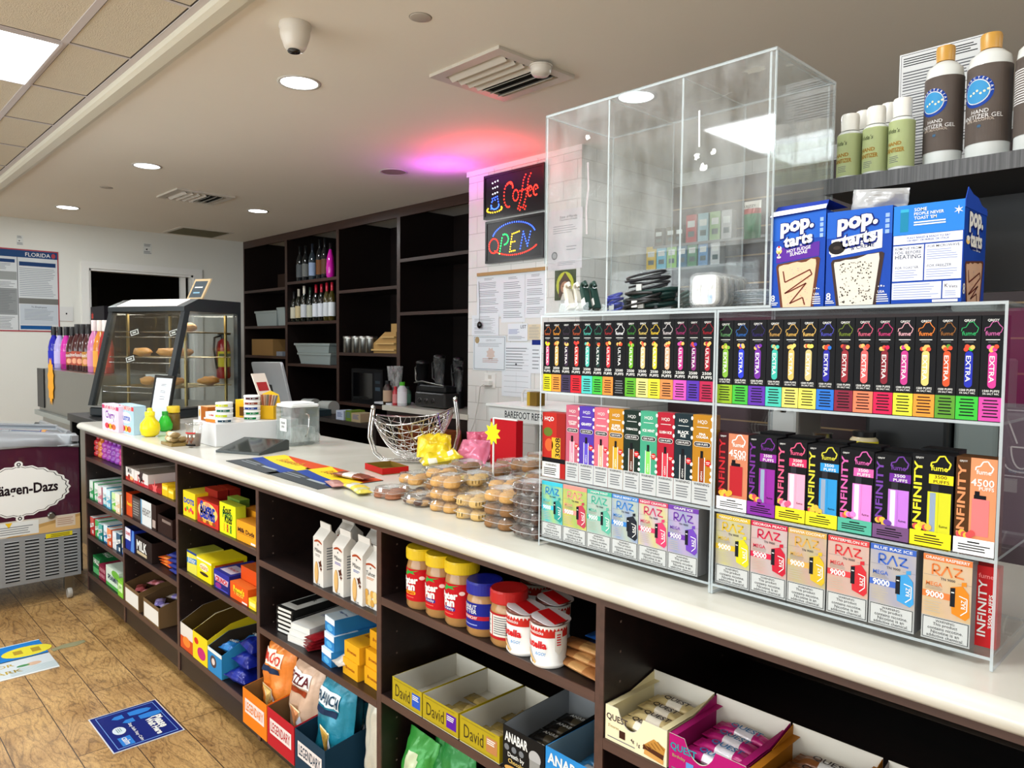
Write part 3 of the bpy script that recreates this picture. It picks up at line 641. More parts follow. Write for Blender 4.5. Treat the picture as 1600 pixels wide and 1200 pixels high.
# second shelf, left bay
HQ = [('#b0586c', 'COTTON\nCANDY', '#d88a9c', 'mauve'), ('#4a3298', 'GRAPEY', '#5a4ab8', 'violet'), ('#c06070', 'STRAWBERRY', '#d8a080', 'rose pink'), ('#b07a1c', 'SUPER\nPEACH', '#c8a030', 'mustard'), ('#16261f', 'TOBACCO', '#5a2c1c', 'very dark green'), ('#3f9474', 'ICE MINT', '#7cc85a', 'mint green'), ('#a01a2c', 'LUSH ICE', '#c83a4a', 'crimson'), ('#16262c', 'BLACK\nICE', '#1c1c20', 'blue black'), ('#a8741a', 'PINA\nCOLADA', '#8a3a1c', 'golden brown')]
bx = [883.8, 904.5, 927.8, 950.5, 974, 999.8, 1026.5, 1053.2, 1081.8, 1112.8]
xs = [xa(p, YV, 700) for p in bx]
def hq_art(c, nm, dev):
    C = ink(c); D = ink(dev)
    def f(F):
        F.rect(0, 0, 1, .25, ink('#b9bcbc'), 1); F.txt('WARNING', .5, .225, K, w=.8, l=2); F.lines(.15, .04, .88, .19, 5, GRY, 2)
        F.txt('HQD', .5, .92, W, w=.48, bold=0); F.rect(.2, .86, .8, .866, W, 2)
        F.txt(nm, .5, .77, W, w=.62 if '\n' in nm else .72, bold=.03)
        F.pill(.08, .645, .93, .70, W, 2); F.pill(.1, .65, .91, .695, ink('#241c20'), 3); F.txt('1200 PUFFS', .5, .672, W, w=.62, l=4)
        F.rect(.32, .25, .36, .53, W, 2); F.rect(.62, .25, .66, .53, W, 2); F.rect(.36, .25, .62, .52, D, 2); F.rect(.42, .52, .56, .60, K, 3); F.txt('HQD', .49, .32, W, w=.1, h=.1, rot=-90, l=3)
        for k, b in enumerate((.96, .84, .74, .44, .36, .29)): F.ell(1.0-.02, b, .06+.02*(k % 2), .022, ink('#e8e4dc'), 2, 10)
        F.star(.82, .47, .19, .12, 9, RED, 3); F.rect(.72, .475, .92, .483, W, 4); F.rect(.74, .458, .88, .464, W, 4)
    return f
for i, (c, nm, dev, wd) in enumerate(HQ):
    h = at((bx[i]+bx[i+1])/2, 633+i*1.65*1.15 if i else 633, 1, YV).z-zs2-.001; h = .155*0+h
    mb = carton(xs[i+1]-xs[i]-.0008, .024, min(h, .153), c, hq_art(c, nm, dev))
    place(mb, 'vape_box', f'{wd} HQD vape box reading {nm.replace(chr(10), " ").title()} on the middle left shelf', 'vape box', (xs[i]+xs[i+1])/2, YV, zs2+.0006, group='wave-edged boxes on the middle left case shelf')
xl_, xr_ = xa(847.5, YV, 700), xa(883, YV, 700)
def a8(F):
    F.rect(0, .3, .62, 1, ink('#a8241c'), 1); F.rect(.62, .3, 1, 1, ink('#8c1c18'), 1); F.rect(.42, .3, .8, .62, ink('#c8a02c'), 2); F.txt('3008', .68, .47, K, w=.3, h=.2, rot=90, l=3)
    F.txt('HQD', .3, .9, W, w=.4); F.ell(.25, .7, .2, .07, ink('#5a6a24'), 2); F.ell(.3, .5, .18, .1, ink('#c85a2c'), 2)
    F.rect(0, 0, .78, .23, ink('#dcdcd8'), 1); F.rect(0, .23, 1, .3, K, 1); F.txt('WARNING', .39, .19, K, w=.5); F.lines(.08, .03, .72, .15, 4, K)
mb = carton(xr_-xl_, .03, .128, '#a0201c', a8); place(mb, 'vape_box', 'wide red and gold 3008 vape box at the left end of the middle shelf', 'vape box', (xl_+xr_)/2, YV, zs2+.0006)
# second shelf, right bay
INF = [('#b8242c', None, '#a82028', '#e0907c', '#ffffff', 'red 4500 puff', 'red device, white band', '4500'), ('#6a2c84', '#7c2a94', '#8a2a94', '#8a2a94', '#7c2a94', '3500 puff', 'purple device and purple band', '3500'), ('#d8587c', '#f0d828', '#f0a0b8', '#c8305c', '#f0d828', '3500 puff', 'pink device above a yellow band', '3500'), ('#c8c23a', '#f0e828', '#2c8cc8', '#2c8cc8', '#f0e828', '3500 puff', 'blue device above a yellow band', '3500'),
       ('#c85ca0', '#50a890', '#d880c8', '#c85ca0', '#50a890', '3500 puff', 'lilac device above a teal band', '3500'), ('#6a3c94', '#6c4a74', '#b874d0', '#6a2a94', '#6c4a74', '3500 puff', 'violet device and grapes', '3500'), ('#f0e030', '#f4dc20', '#c8c828', '#f4dc20', '#f4dc20', '3500 puff', 'lime device and bananas', '3500'), ('#d88a5c', '#ffffff', '#e87474', '#e89c7c', '#ffffff', 'peach 4500 puff', 'pink device and oranges', '4500')]
bx = [1119.5, 1167.5, 1212, 1259.5, 1310, 1364.5, 1423, 1489.5, 1560]; xs = [xa(p, YV, 780) for p in bx]; tops = [677, 682, 689, 696, 703, 711, 710, 715]
def inf_art(word, dev, tag_, band, fruit, num):
    def f(F):
        b0 = .165
        F.txt('INFINITY', .15, .56, ink(word), w=.72, h=.2, rot=90, l=2, bold=.02); F.txt('QRJOY', .18, .955, W, w=.2, l=2)
        if num == '3500':
            F.txt('fume', .66, .86, ink(fruit), w=.4, l=3); cloud_logo(F, .68, .875, .5, ink(fruit)); F.rect(.42, .69, 1, .79, ink(tag_), 2)
            F.txt('3500', .7, .766, K if tag_[1] in 'fF' else W, w=.3, h=.036, l=3); F.txt('PUFFS', .72, .715, K if tag_[1] in 'fF' else W, w=.38, h=.036, l=3)
            F.rect(.48, .6, .66, .69, ink('#26262c'), 2); F.rect(.4, .16, .96, .6, ink(dev), 2); F.rect(.46, .17, .6, .59, ink('#f0d8f0' if dev[1] in 'dbf' else '#8a9ab0'), 3); F.rect(.6, .17, .66, .59, ink(dev), 4)
            F.txt('fume', .8, .24, K, w=.2, l=4, bold=0)
        else:
            F.rect(.36, .16, 1, 1, ink('#d88a60' if dev == '#e87474' else '#c07858'), 1); F.txt('fume', .68, .86, W, w=.36, l=3); cloud_logo(F, .68, .875, .45, W); F.txt('4500', .66, .75, W, w=.56, l=3); F.txt('PUFFS', .76, .69, W, w=.36, l=3)
            F.rect(.46, .56, .76, .62, K, 2); F.rect(.42, .2, .84, .58, ink(dev), 3); F.rect(.48, .62, .6, .66, K, 3)
        rr = random.Random(word)
        for k in range(6): F.ell(.14+.06*k, .2+rr.uniform(-.02, .03), .09, .035, ink(rr.choice([fruit, '#e0b040', '#c84c4c', dev])), 3+k, 10)
        F.rect(0, 0, 1, b0, ink(band), 8); F.rect(.35, .12, .65, .135, K, 9); F.lines(.12, .03, .92, .11, 3, K, 9)
    return f
for i, (wd, bd, dev, tg, band, kind, desc, num) in enumerate(INF):
    h = at((bx[i]+bx[i+1])/2, tops[i], 1, YV).z-zs2-.001
    c = '#0b0b0e' if num == '3500' else ('#3a1014' if i == 0 else '#4a2c10')
    mb = carton(xs[i+1]-xs[i]-.0012-(.003 if i == 7 else 0), .034, h, c, inf_art(wd, dev, tg, band, wd if num == '3500' else '#e8a030', num))
    place(mb, 'vape_box', f'black INFINITY {kind} vape box with {desc}', 'vape box', (xs[i]+xs[i+1])/2, YV, zs2+.0006, group='wide boxes on the middle right case shelf')
    if 1 <= i <= 6:
        mb = carton(xs[i+1]-xs[i]-.004, .034, h+.003, '#101013', top='#17171b')
        place(mb, 'vape_box', 'dark vape box hidden in second rank behind the INFINITY boxes', 'vape box', (xs[i]+xs[i+1])/2-.004, YV+.04, zs2+.0006, group='second rank of wide boxes')
# bottom row: holographic cartons
def holo(nm, c0, c1):
    dk = lambda c: '#%02x%02x%02x' % tuple(int(v*.84) for v in bytes.fromhex(c[1:])); c0, c1 = dk(c0), dk(c1)
    def f(nt, b, N, L):
        tc = N.new('ShaderNodeTexCoord'); g = N.new('ShaderNodeSeparateXYZ'); L.new(tc.outputs['Object'], g.inputs[0])
        a = N.new('ShaderNodeMath'); a.operation = 'MULTIPLY'; a.inputs[1].default_value = 13; L.new(g.outputs[0], a.inputs[0])
        b_ = N.new('ShaderNodeMath'); b_.operation = 'MULTIPLY_ADD'; b_.inputs[1].default_value = 5; L.new(g.outputs[2], b_.inputs[0]); L.new(a.outputs[0], b_.inputs[2])
        fr = N.new('ShaderNodeMath'); fr.operation = 'PINGPONG'; fr.inputs[1].default_value = .5; L.new(b_.outputs[0], fr.inputs[0])
        r = ramp(N, [(0, c0), (.25, c1), (.5, c0)]); L.new(fr.outputs[0], r.inputs[0]); L.new(r.outputs[0], b.inputs['Base Color'])
        b.inputs['Roughness'].default_value = .3; b.inputs['Metallic'].default_value = .35
    return nodemat(nm, f)
RAZ = [('#5ad8e0', '#b8e89c', '#3cb4c8', '#2c8c84', '', 845, 878, 'cyan rainbow'), ('#e8dc70', '#b8d878', '#d88c80', '#b03c50', '', 878, 915.5, 'lime yellow'), ('#a8d8c8', '#c8dcd0', '#48a890', '#58a890', 'MIAMI MINT', 915.5, 954, 'mint'), ('#a0b8e0', '#c8d8c8', '#3c7cc0', '#20242c', 'TRIPLE BERRY ICE', 954, 996, 'pale blue'), ('#d8c8e0', '#e8e0a0', '#c04060', '#c83c64', 'NIGHT CRAWLER', 996, 1042, 'pink and yellow'), ('#a8b4d8', '#c8b8e0', '#6a3c9c', '#6840a8', 'GRAPE ICE', 1042, 1090, 'periwinkle'),
       ('#d8d498', '#c8c0b8', '#c8a82c', '#c8c020', 'MANGO COLADA', 1117, 1171, 'yellow beige'), ('#e0b8b0', '#d8c8c8', '#c02444', '#b82034', 'GEORGIA PEACH', 1171.5, 1229, 'rosy'), ('#d0c494', '#d8b8a8', '#c89c4c', '#c8a828', 'BANANA COCONUT', 1229.5, 1290.5, 'sandy'), ('#e8bca8', '#e0c0b4', '#c83c40', '#c02c34', 'WATERMELON ICE', 1292, 1357.5, 'salmon'), ('#ccc4bc', '#b8b8cc', '#3c60b4', '#3c90c8', 'BLUE RAZ ICE', 1358.5, 1431.5, 'grey blue'), ('#e8c898', '#e8c8a8', '#d0743c', '#d07c20', 'ORANGE RASPBERRY', 1441.5, 1520, 'apricot')]
zR = T+.0185; hR = .113
def raz_art(c0, c1, cc, dev, nm):
    HM = holo('holographic_foil_card', c0, c1); B = ink(cc); D = ink(dev)
    def f(F):
        F.rect(0, .28, 1, 1, HM, 1); F.rect(0, .93, 1, 1, B, 2)
        if nm: F.txt(nm, .5, .965, W, w=min(.9, .07*len(nm)), h=.035, l=3)
        # angular wordmark
        q = .022*F.w/.055
        for P in ([(.2, .77), (.2, .89), (.3, .89), (.34, .87), (.34, .84), (.3, .82), (.22, .82), (.36, .77)], [(.38, .77), (.5, .89), (.6, .77)], [(.62, .88), (.8, .88), (.66, .79), (.84, .78)]): F.path(P, F.w*.04, ink(cc if cc != '#3cb4c8' else '#2878b8'), 3)
        F.txt('TN 9000', .52, .735, ink('#44424a'), w=.3, l=3); F.rect(.02, .758, .3, .761, GRY, 2); F.rect(.72, .715, 1, .718, GRY, 2)
        F.txt('MEGA', .24, .66, ink(cc), w=.34, l=3); F.lines(.06, .59, .44, .64, 3, ink('#8a8478'), 3, .3)
        F.rect(0, .50, .62, .575, B, 2); F.txt('9000', .26, .5375, W, w=.38, l=3, bold=.03)
        F.lines(.05, .32, .42, .47, 5, ink('#b0a898'), 3, .3)
        F.poly([(.58, .66), (.82, .7), (.95, .62), (.98, .36), (.9, .31), (.62, .36)], D, 4); F.poly([(.8, .7), (.9, .7), (.9, .75), (.8, .74)], D, 4)
        F.poly([(.58, .655), (.68, .665), (.68, .44), (.58, .44)], ink('#17181e'), 5); F.rect(.6, .60, .66, .612, W, 6)
        F.path([(.76, .58), (.92, .56), (.92, .42), (.8, .36)], F.w*.02, W, 5); F.txt('RAZ', .85, .49, W, w=.1, h=.09, rot=90, l=6)
        F.rect(0, 0, 1, .28, ink('#a2a4a2'), 1); F.rect(.03, .02, .97, .27, ink('#222226'), 2); F.rect(.045, .027, .955, .263, ink('#b9bbb9'), 3)
        for k, s_ in enumerate(('WARNING:', 'This product', 'contains nicotine.', 'Nicotine is an', 'addictive chemical.')): F.txt(s_, .5, .233-k*.044, K, w=(.4, .5, .72, .58, .76)[k], l=4, bold=.006)
    return f
for i, (c0, c1, cc, dev, nm, a, b_, wd) in enumerate(RAZ):
    xl_, xr_ = xa(a, YV, 900), xa(b_, YV, 900); SILV = '#77787a'
    mb = carton(xr_-xl_-.001, .026, hR, SILV, raz_art(c0, c1, cc, dev, nm), top='#9aa0a0')
    lab = f'{wd} foil RAZ vape box' + (f' reading {nm.title()}' if nm else (' at the far left end' if i == 0 else ' second from left')) + ' on the case floor'
    place(mb, 'vape_box', lab, 'vape box', (xl_+xr_)/2, YV, zR+.0005, group='foil boxes on the case floor')
    for k in range(1, 5):
        if (k > 3 and i > 6) or (i in (8, 9, 10, 11) and k > 1) or i == 11: continue
        mb = carton(xr_-xl_-.0014, .026, hR, '#6e6f70', top='#8a9490', tart=lambda F: F.rect(.1, .1, .9, .8, holo('holographic_foil_card', '#9ab0a8', '#b8a8a8'), 1))
        place(mb, 'vape_box', f'silver topped box in rank {("", "two", "three", "four", "five")[k]} behind the {wd} RAZ box', 'vape box', (xl_+xr_)/2, YV+.0275*k, zR+.0005, group='rear ranks of foil boxes')
# red box seen edge-on in the right corner
def ri(F):
    F.txt('INFINITY', .38, .48, W, w=.7, h=.34, rot=90, l=2); F.txt('3500 PUFFS', .72, .45, W, w=.42, h=.16, rot=90, l=2); F.txt('fume', .5, .88, ink('#e88080'), w=.6, l=2)
xq = xa(1533, YD+.05, 980)
mb = carton(.028, .02, .105, '#b41c20', ri); place(mb, 'vape_box', 'bright red INFINITY box in the right corner of the case', 'vape box', xq+.008, YD+.03, zR+.0005)
mb = carton(.03, .03, .128, '#3a1c18', lambda F: (F.rect(0, .68, 1, 1, ink('#7a2c20'), 1), F.txt('fume', .5, .85, ink('#e09080'), w=.6), cloud_logo(F, .5, .86, .8, ink('#e09080')))); place(mb, 'vape_box', 'dark maroon fume box standing tallest behind the apricot box', 'vape box', xa(1517, YD+.105, 880), YD+.105, zR+.0005)
# ================================================================== things on top of the case
def script_word(F, a, b, wd, tilt=0):
    q = F.w/F.h
    F.txt('pop.', a, b, W, w=wd, l=5, bold=.045, skew=tilt); F.txt('tarts', a+wd*.04, b-wd*.36*q, W, w=wd*.86, l=5, bold=.04, skew=tilt)
    F.txt('pop.', a+.006, b-.004, ink('#10206c'), w=wd*1.05, l=4, bold=.11, skew=tilt); F.txt('tarts', a+wd*.04+.005, b-wd*.36*q-.004, ink('#10206c'), w=wd*.92, l=4, bold=.1, skew=tilt)
def pastry(F, a0, a1, top, crust, ice, kind, seed):
    rr = random.Random(seed)
    F.poly([(a0, top-.03), (a0+.03, top+.0), (a1-.04, top+.05), (a1, top+.03), (a1-.10, 0), (a0+.10, 0)], ink(crust), 2)
    P = [(a0+.05, top-.05)]+[(a0+.06+(a1-a0-.14)*k/8, top-.02+.05*k/8+rr.uniform(-.012, .016)) for k in range(9)]+[(a1-.07, top-.02), (a1-.15, 0), (a0+.15, 0)]
    F.poly(P, ink(ice), 3)
    if kind == 'fudge':
        P = [(a0+.14, top-.08), (a0+.18, top-.2), (a1-.18, top-.08), (a1-.14, top-.13), (a0+.18, top-.32), (a0+.28, top-.3), (a1-.24, top-.22), (a0+.28, .04), (a1-.3, .1), (a1-.26, .02)]
        F.path(P, F.w*.022, ink('#5a2418'), 5)
        for k in range(40): a = rr.uniform(a0+.16, a1-.2); b = rr.uniform(.03, top-.05); F.line((a, b), (a+rr.uniform(-.02, .02), b+rr.uniform(-.008, .008)), F.w*.008, ink(rr.choice(['#b87848', '#58803c', '#c85c7c', '#5878b0'])), 4)
    else:
        for k in range(150): a = rr.uniform(a0+.15, a1-.17); b = rr.uniform(.01, top-.04); r_ = rr.uniform(.006, .016); F.star(a, b, r_, r_*.7, 3, ink('#2a2624'), 4, rr.random()*3)
BLUE = '#17409c'
def pt_front(kind):
    def f(F):
        F.rect(0, .72, 1, 1, ink('#2258b4'), 1); script_word(F, .48, .845, .62, .12)
        if kind == 'fudge':
            F.poly([(.1, .48), (.9, .53), (.9, .68), (.1, .64)], ink('#54288c'), 2); F.txt('FROSTED', .5, .655, W, w=.2, l=3, skew=.1); F.txt('HOT FUDGE', .52, .615, W, w=.44, l=3, skew=.12); F.txt('SUNDAE', .52, .575, W, w=.32, l=3, skew=.12)
            F.ell(.15, .61, .055, .03, ink('#ecc878'), 4); F.ell(.15, .64, .05, .025, W, 5); F.ell(.15, .655, .02, .012, RED, 6); F.rect(.14, .545, .16, .6, W, 4); F.ell(.15, .545, .04, .012, W, 4)
            pastry(F, .1, .92, .47, '#5c3424', '#dcb494', 'fudge', 3)
        else:
            F.poly([(.08, .52), (.86, .58), (.86, .77), (.08, .7)], ink('#ecebe2'), 2); F.txt('FROSTED', .55, .70, K, w=.2, l=3, skew=.1); F.txt('COOKIES', .57, .66, ink('#1c2c64'), w=.34, l=3, skew=.1); F.txt('& CREME', .57, .61, ink('#1c2c64'), w=.36, l=3, skew=.1)
            F.ell(.17, .615, .135, .07, ink('#1e1a1a'), 4); F.ell(.175, .575, .13, .045, ink('#f0ede4'), 3); F.ell(.17, .615, .06, .02, ink('#38302c'), 5)
            pastry(F, .08, .9, .49, '#3a2a26', '#cfc9bc', 'cookie', 4)
        F.txt('8', .055, .1, W, w=.075, l=4); F.lines(.01, .02, .16, .06, 2, W, 4)
        F.txt('USA', .87, .13, W, w=.1, l=4); F.lines(.8, .02, .98, .11, 4, W, 4, .4); F.star(.87, .19, .02, .01, 5, W, 4); F.star(.83, .185, .012, .006, 5, W, 4); F.star(.91, .185, .012, .006, 5, W, 4)
        for k in range(4): F.rect(.9, .72+.055*k, .96, .76+.055*k, ink('#8ca8e0'), 4)
    return f
yp = YD+.004; zt = z1_+.0008
def ptbox(pl_, pr2, top, kind, label, h=None):
    a = at(pl_, 470, 1, yp).x; b = at(pr2, 465, 1, yp).x; h = at((pl_+pr2)/2, top, 1, yp).z-zt
    t = thing('toaster_pastry_box', label, 'pastry box', ((a+b)/2, yp, zt), group='pastry boxes on top of the case')
    mb = carton(b-a-.001, .06, h, BLUE, pt_front(kind)); mb.build('carton', t); return t, b-a, h
t, w_, h_ = ptbox(1203, 1287.5, 333, 'fudge', 'blue pop tarts box reading Hot Fudge Sundae with its top flap torn up')
mb = MB(); mb.add([(-w_/2-.002, -.002, h_-.004), (w_/2, -.001, h_), (w_/2-.002, .012, h_+.016), (-w_/2+.004, .01, h_+.014)], [(0, 1, 2, 3)], pm('#16308c')); mb.add([(-w_/2-.002, -.0032, h_-.002), (w_/2, -.0022, h_+.002), (w_/2-.001, .0035, h_+.009), (-w_/2+.001, .0025, h_+.006)], [(0, 1, 2, 3)], pm('#e6e8ec'))
mb.add([(-w_/2+.004, .01, h_+.014), (w_/2-.002, .012, h_+.016), (w_/2+.01, .05, h_+.008), (-w_/2+.01, .055, h_+.006)], [(0, 1, 2, 3)], pm('#1c3494')); mb.build('flap', t)
t, w_, h_ = ptbox(1288.5, 1391, 327, 'cookie', 'blue pop tarts box reading Cookies and Creme, middle of three')
mb = MB(); mb.pillow(.075, .05, .03, foil('#a8a8a8'), M=Matrix.Translation((.012, .03, h_-.02)) @ Matrix.Rotation(radians(6), 4, 'Y'), wr=.9, seed=5); mb.build('foil_pouch', t)
# third box stands turned: its broad back and its narrower front both show
a = at(1391.5, 470, 1, yp).x; b = at(1503, 465, 1, yp).x; h3 = at(1450, 317, 1, yp).z-zt; wb = b-a-.001
t = thing('toaster_pastry_box', 'blue pop tarts box turned to show its heating instructions, rightmost of three', 'pastry box', ((a+b)/2, yp, zt), group='pastry boxes on top of the case')
def pback(F):
    P_ = ink('#dfe3ee'); N_ = ink('#1e3a8c')
    F.rect(0, .7, 1, 1, ink('#2a78cc'), 1); F.rect(.1, .73, .22, .93, ink('#1c7a9c'), 2); F.rect(.1, .93, .22, .96, ink('#34a0c0'), 2)
    for k, s_ in enumerate(('SOME', 'PEOPLE NEVER', "TOAST 'EM")): F.txt(s_, .3+(.09, .21, .16)[k], .945-k*.042, W, w=(.18, .42, .32)[k], l=3)
    F.lines(.3, .78, .78, .83, 2, W, 3, .5)
    F.rect(.01, .605, .985, .695, P_, 2); F.txt('FULLY BAKED & READY TO EAT.', .52, .665, N_, w=.62, l=3); F.txt('OR HEAT, OR FREEZE, OR STACK...', .52, .635, N_, w=.62, l=3)
    F.rect(.01, .23, .455, .59, P_, 2); F.rect(.475, .23, .985, .59, P_, 2); F.rect(.01, .04, .72, .21, P_, 2); F.rect(.74, .04, .985, .21, P_, 2)
    F.txt('REMOVE FROM', .23, .56, N_, w=.38); F.txt('FOIL BEFORE', .23, .52, N_, w=.38); F.txt('HEATING', .23, .475, N_, w=.38); F.txt('FOR TOASTER', .22, .365, N_, w=.34); F.lines(.04, .25, .42, .345, 4, ink('#8c98c0'), 3, .35)
    F.txt('FOR MICROWAVE', .73, .565, N_, w=.44); F.lines(.5, .43, .95, .54, 5, ink('#8c98c0'), 3, .35); F.txt('FOR FREEZER', .68, .37, N_, w=.34); F.lines(.5, .25, .95, .345, 4, ink('#8c98c0'), 3, .35)
    F.lines(.03, .05, .7, .2, 6, ink('#8c98c0'), 3, .35); F.txt('K', .79, .165, RED, w=.05); F.txt('Vets', .88, .155, ink('#46485c'), w=.12); F.lines(.77, .06, .96, .12, 3, ink('#8c98c0'), 3, .4)
    F.star(.92, .9, .07, .02, 6, W, 3); F.rect(.6, .005, .95, .03, W, 3)
def pside(F):
    script_word(F, .5, .8, .62, .02); F.rect(.0, .0, 1, .001, W, 1); F.txt('FROSTED', .55, .625, W, w=.24, l=3); F.txt('HOT FUDGE', .56, .585, W, w=.48, l=3); F.txt('SUNDAE', .56, .55, W, w=.34, l=3); F.ell(.16, .6, .08, .03, ink('#ecc878'), 4); F.ell(.16, .63, .07, .025, W, 5)
    pastry(F, .08, .92, .40, '#5c3424', '#c8a288', 'fudge', 7); F.txt('8', .06, .13, W, w=.09, l=4)
mb = MB(); mb.box((-wb/2, 0, 0), (wb/2, .098, h3), pm(BLUE)); pback(front(mb, -wb/2, wb/2, 0, 0, h3)); pside(rightf(mb, wb/2, 0, .098, 0, h3)); mb.build('carton', t)
mb = MB(); P = [(0, 0), (.01, .016), (.03, .01), (.055, .008), (.07, .001), (.098, -.004)]
mb.prism([(y, z) for y, z in P]+[(.098, -.01), (0, -.01)], 0, .0008, pm('#2246a8'), M=Matrix(((0, 0, 1, wb/2), (1, 0, 0, 0), (0, 1, 0, h3), (0, 0, 0, 1)))); mb.build('torn_flap', t)
# goods standing in the tall acrylic case
zi = zb+.0052
def earbud_case(px, dy, label):
    a = at(px, 440, 1, YD+dy).x; t = thing('earphone_case', label, 'earphone case', (a, YD+dy, zi), group='clear earphone cases in the tall case')
    mb = MB(); w2 = .0285; M = Matrix.Translation((0, 0, w2)) @ Matrix.Rotation(radians(90), 4, 'X'); mb.rbox((-w2, -w2, -.011), (w2, w2, .011), clearmat('frosted_case_plastic', (.93, .94, .94), .12, .2, .08), .013, 5, M=M); mb.build('case_shell', t)
    mb = MB(); mb.rbox((-w2*.86, -w2*.86, -.007), (w2*.86, w2*.86, .007), pl('#d5d3cc'), .011, 4, M=M); mb.build('tray', t)
    mb = MB(); wp = pl('#eeeeea')
    for sx in (-1, 1): mb.blob((sx*.011, -.0085, w2*1.25), (.0062, .002, .007), wp); mb.tube([(sx*.008, -.0085, w2*1.1), (sx*.006, -.0085, w2*.6), (sx*.004, -.0085, w2*.2)], .0009, wp)
    mb.build('earbud', t); mb = MB(); mb.box((.009, -.0092, .006), (.0155, -.0072, .02), pl('#4a90d0')); mb.box((-.001, -.0088, .005), (.0, -.0072, .018), pl('#e8e8e4')); mb.build('connector_cap', t); return t
earbud_case(1104, .022, 'clear earphone case with blue connector cap, front of the row')
for k in range(4): earbud_case(1116+k*9, .045+k*.0242, ('clear earphone case %s behind the front one' % ('directly', 'two places', 'three places', 'fourth place')[k]))
# cables
def coil(name, label, c, r, n, col, rr, tilt, seed, z0=0):
    t = thing(name, label, 'cable', c, group='coiled cables in the tall case'); rd = random.Random(seed); mb = MB(); P = []
    for k in range(n*14):
        a = 2*pi*k/14; q = r*(1+.12*sin(k*.37+seed)); P.append((q*cos(a), q*.62*sin(a)*.9, z0+r*.28+.0035*sin(k*.21+seed)*2+q*.5*sin(a+1)*tilt*.5+k*.00035))
    mn = min(p[2] for p in P); P = [(x, y, z-mn+rr) for x, y, z in P]; mb.tube(P, rr, mat('cable_sheath', col, .35), 6); mb.build('cord', t)
    mb = MB(); mb.box((-.006, -r*.66, .004), (.006, -r*.6, .016), mat('cable_tie', '#c8c8c4', .5)); mb.build('tie', t); return t
y0 = YD+.07
coil('coiled_cable', 'thick dark green coiled cable bundle in the tall case', (at(1018, 462, 1, y0).x, y0, zi), .05, 6, '#10302c', .0042, .5, 1)
coil('coiled_cable', 'bright blue coiled cable left of the green bundle', (at(966, 455, 1, y0+.03).x, y0+.02, zi+.0), .017, 5, '#1c2c94', .003, .8, 2)
coil('coiled_cable', 'thin black cables looped over the green bundle', (at(1012, 440, 1, y0+.02).x, y0+.02, zi+.034), .042, 5, '#26262a', .0022, .5, 3)
coil('coiled_cable', 'black cord heap low in front with orange tips', (at(1000, 470, 1, YD+.03).x, YD+.035, zi), .034, 4, '#121214', .003, .3, 4)
coil('coiled_cable', 'dark green cord at the right of the bundle', (at(1060, 462, 1, y0+.03).x, y0+.045, zi), .017, 5, '#16403a', .003, .9, 5)
for k, (px, dy, c, lab) in enumerate(((894, .03, '#cfc8b8', 'cream phone holder leaning furthest left in the tall case'), (908, .045, '#d8d2c4', 'cream phone holder with curled clip, second in the row'), (920, .03, '#1e3a34', 'dark green phone holder, third in the row'), (934, .05, '#22403a', 'dark green phone holder beside the blue cable'))):
    a = at(px, 470, 1, YD+dy).x; t = thing('phone_holder', lab, 'phone holder', (a, YD+dy, zi), radians(-20), group='small phone holders in the tall case')
    M = Matrix.Rotation(radians(-24), 4, 'Y'); mb = MB(); mb.rbox((-.006, -.008, .006), (.006, .008, .05), pl(c), .003, 2, M=M); mb.build('stem', t)
    mb = MB(); mb.tube([M @ Vector(p) for p in ((-.006, 0, .048), (-.008, 0, .056), (-.001, 0, .061), (.009, 0, .059), (.011, 0, .05))], .0042, pl(c), 8); mb.build('clip', t)
    mb = MB(); mb.box((-.004, -.0005, .012), (.009, .0005, .026), pm('#e4e2dc'), M=Matrix.Translation((0, -.009, 0)) @ M); mb.build('price_tag', t)
t = thing('folded_bag', 'flat pale blue plastic packets stacked beside the earphone cases', 'plastic packet', (at(1176, 455, 1, YD+.05).x, YD+.05, zi))
for k in range(4):
    mb = MB(); mb.pillow(.062, .07, .008, clearmat('milky_packet_film', (.85, .9, .93), .15, .4, .12), M=Matrix.Translation((-.0005*k, 0, .005+k*.0065)) @ Matrix.Rotation(radians(k*5-6), 4, 'Z') @ Matrix.Rotation(radians(-90), 4, 'X') @ Matrix.Translation((0, 0, -.01)), wr=.3, seed=k); mb.build('packet', t)
t = thing('clear_tray', 'small clear plastic tray under the phone holders', 'tray', (at(905, 480, 1, YD+.03).x, YD+.01, zi-.0001))
mb = MB()
for a_, b__ in (((-.035, 0, 0), (.04, .0012, .017)), ((-.035, .0615, 0), (.04, .063, .017)), ((-.035, .0012, 0), (-.034, .0615, .017))): mb.box(a_, b__, GLASS)
mb.build('rim', t)
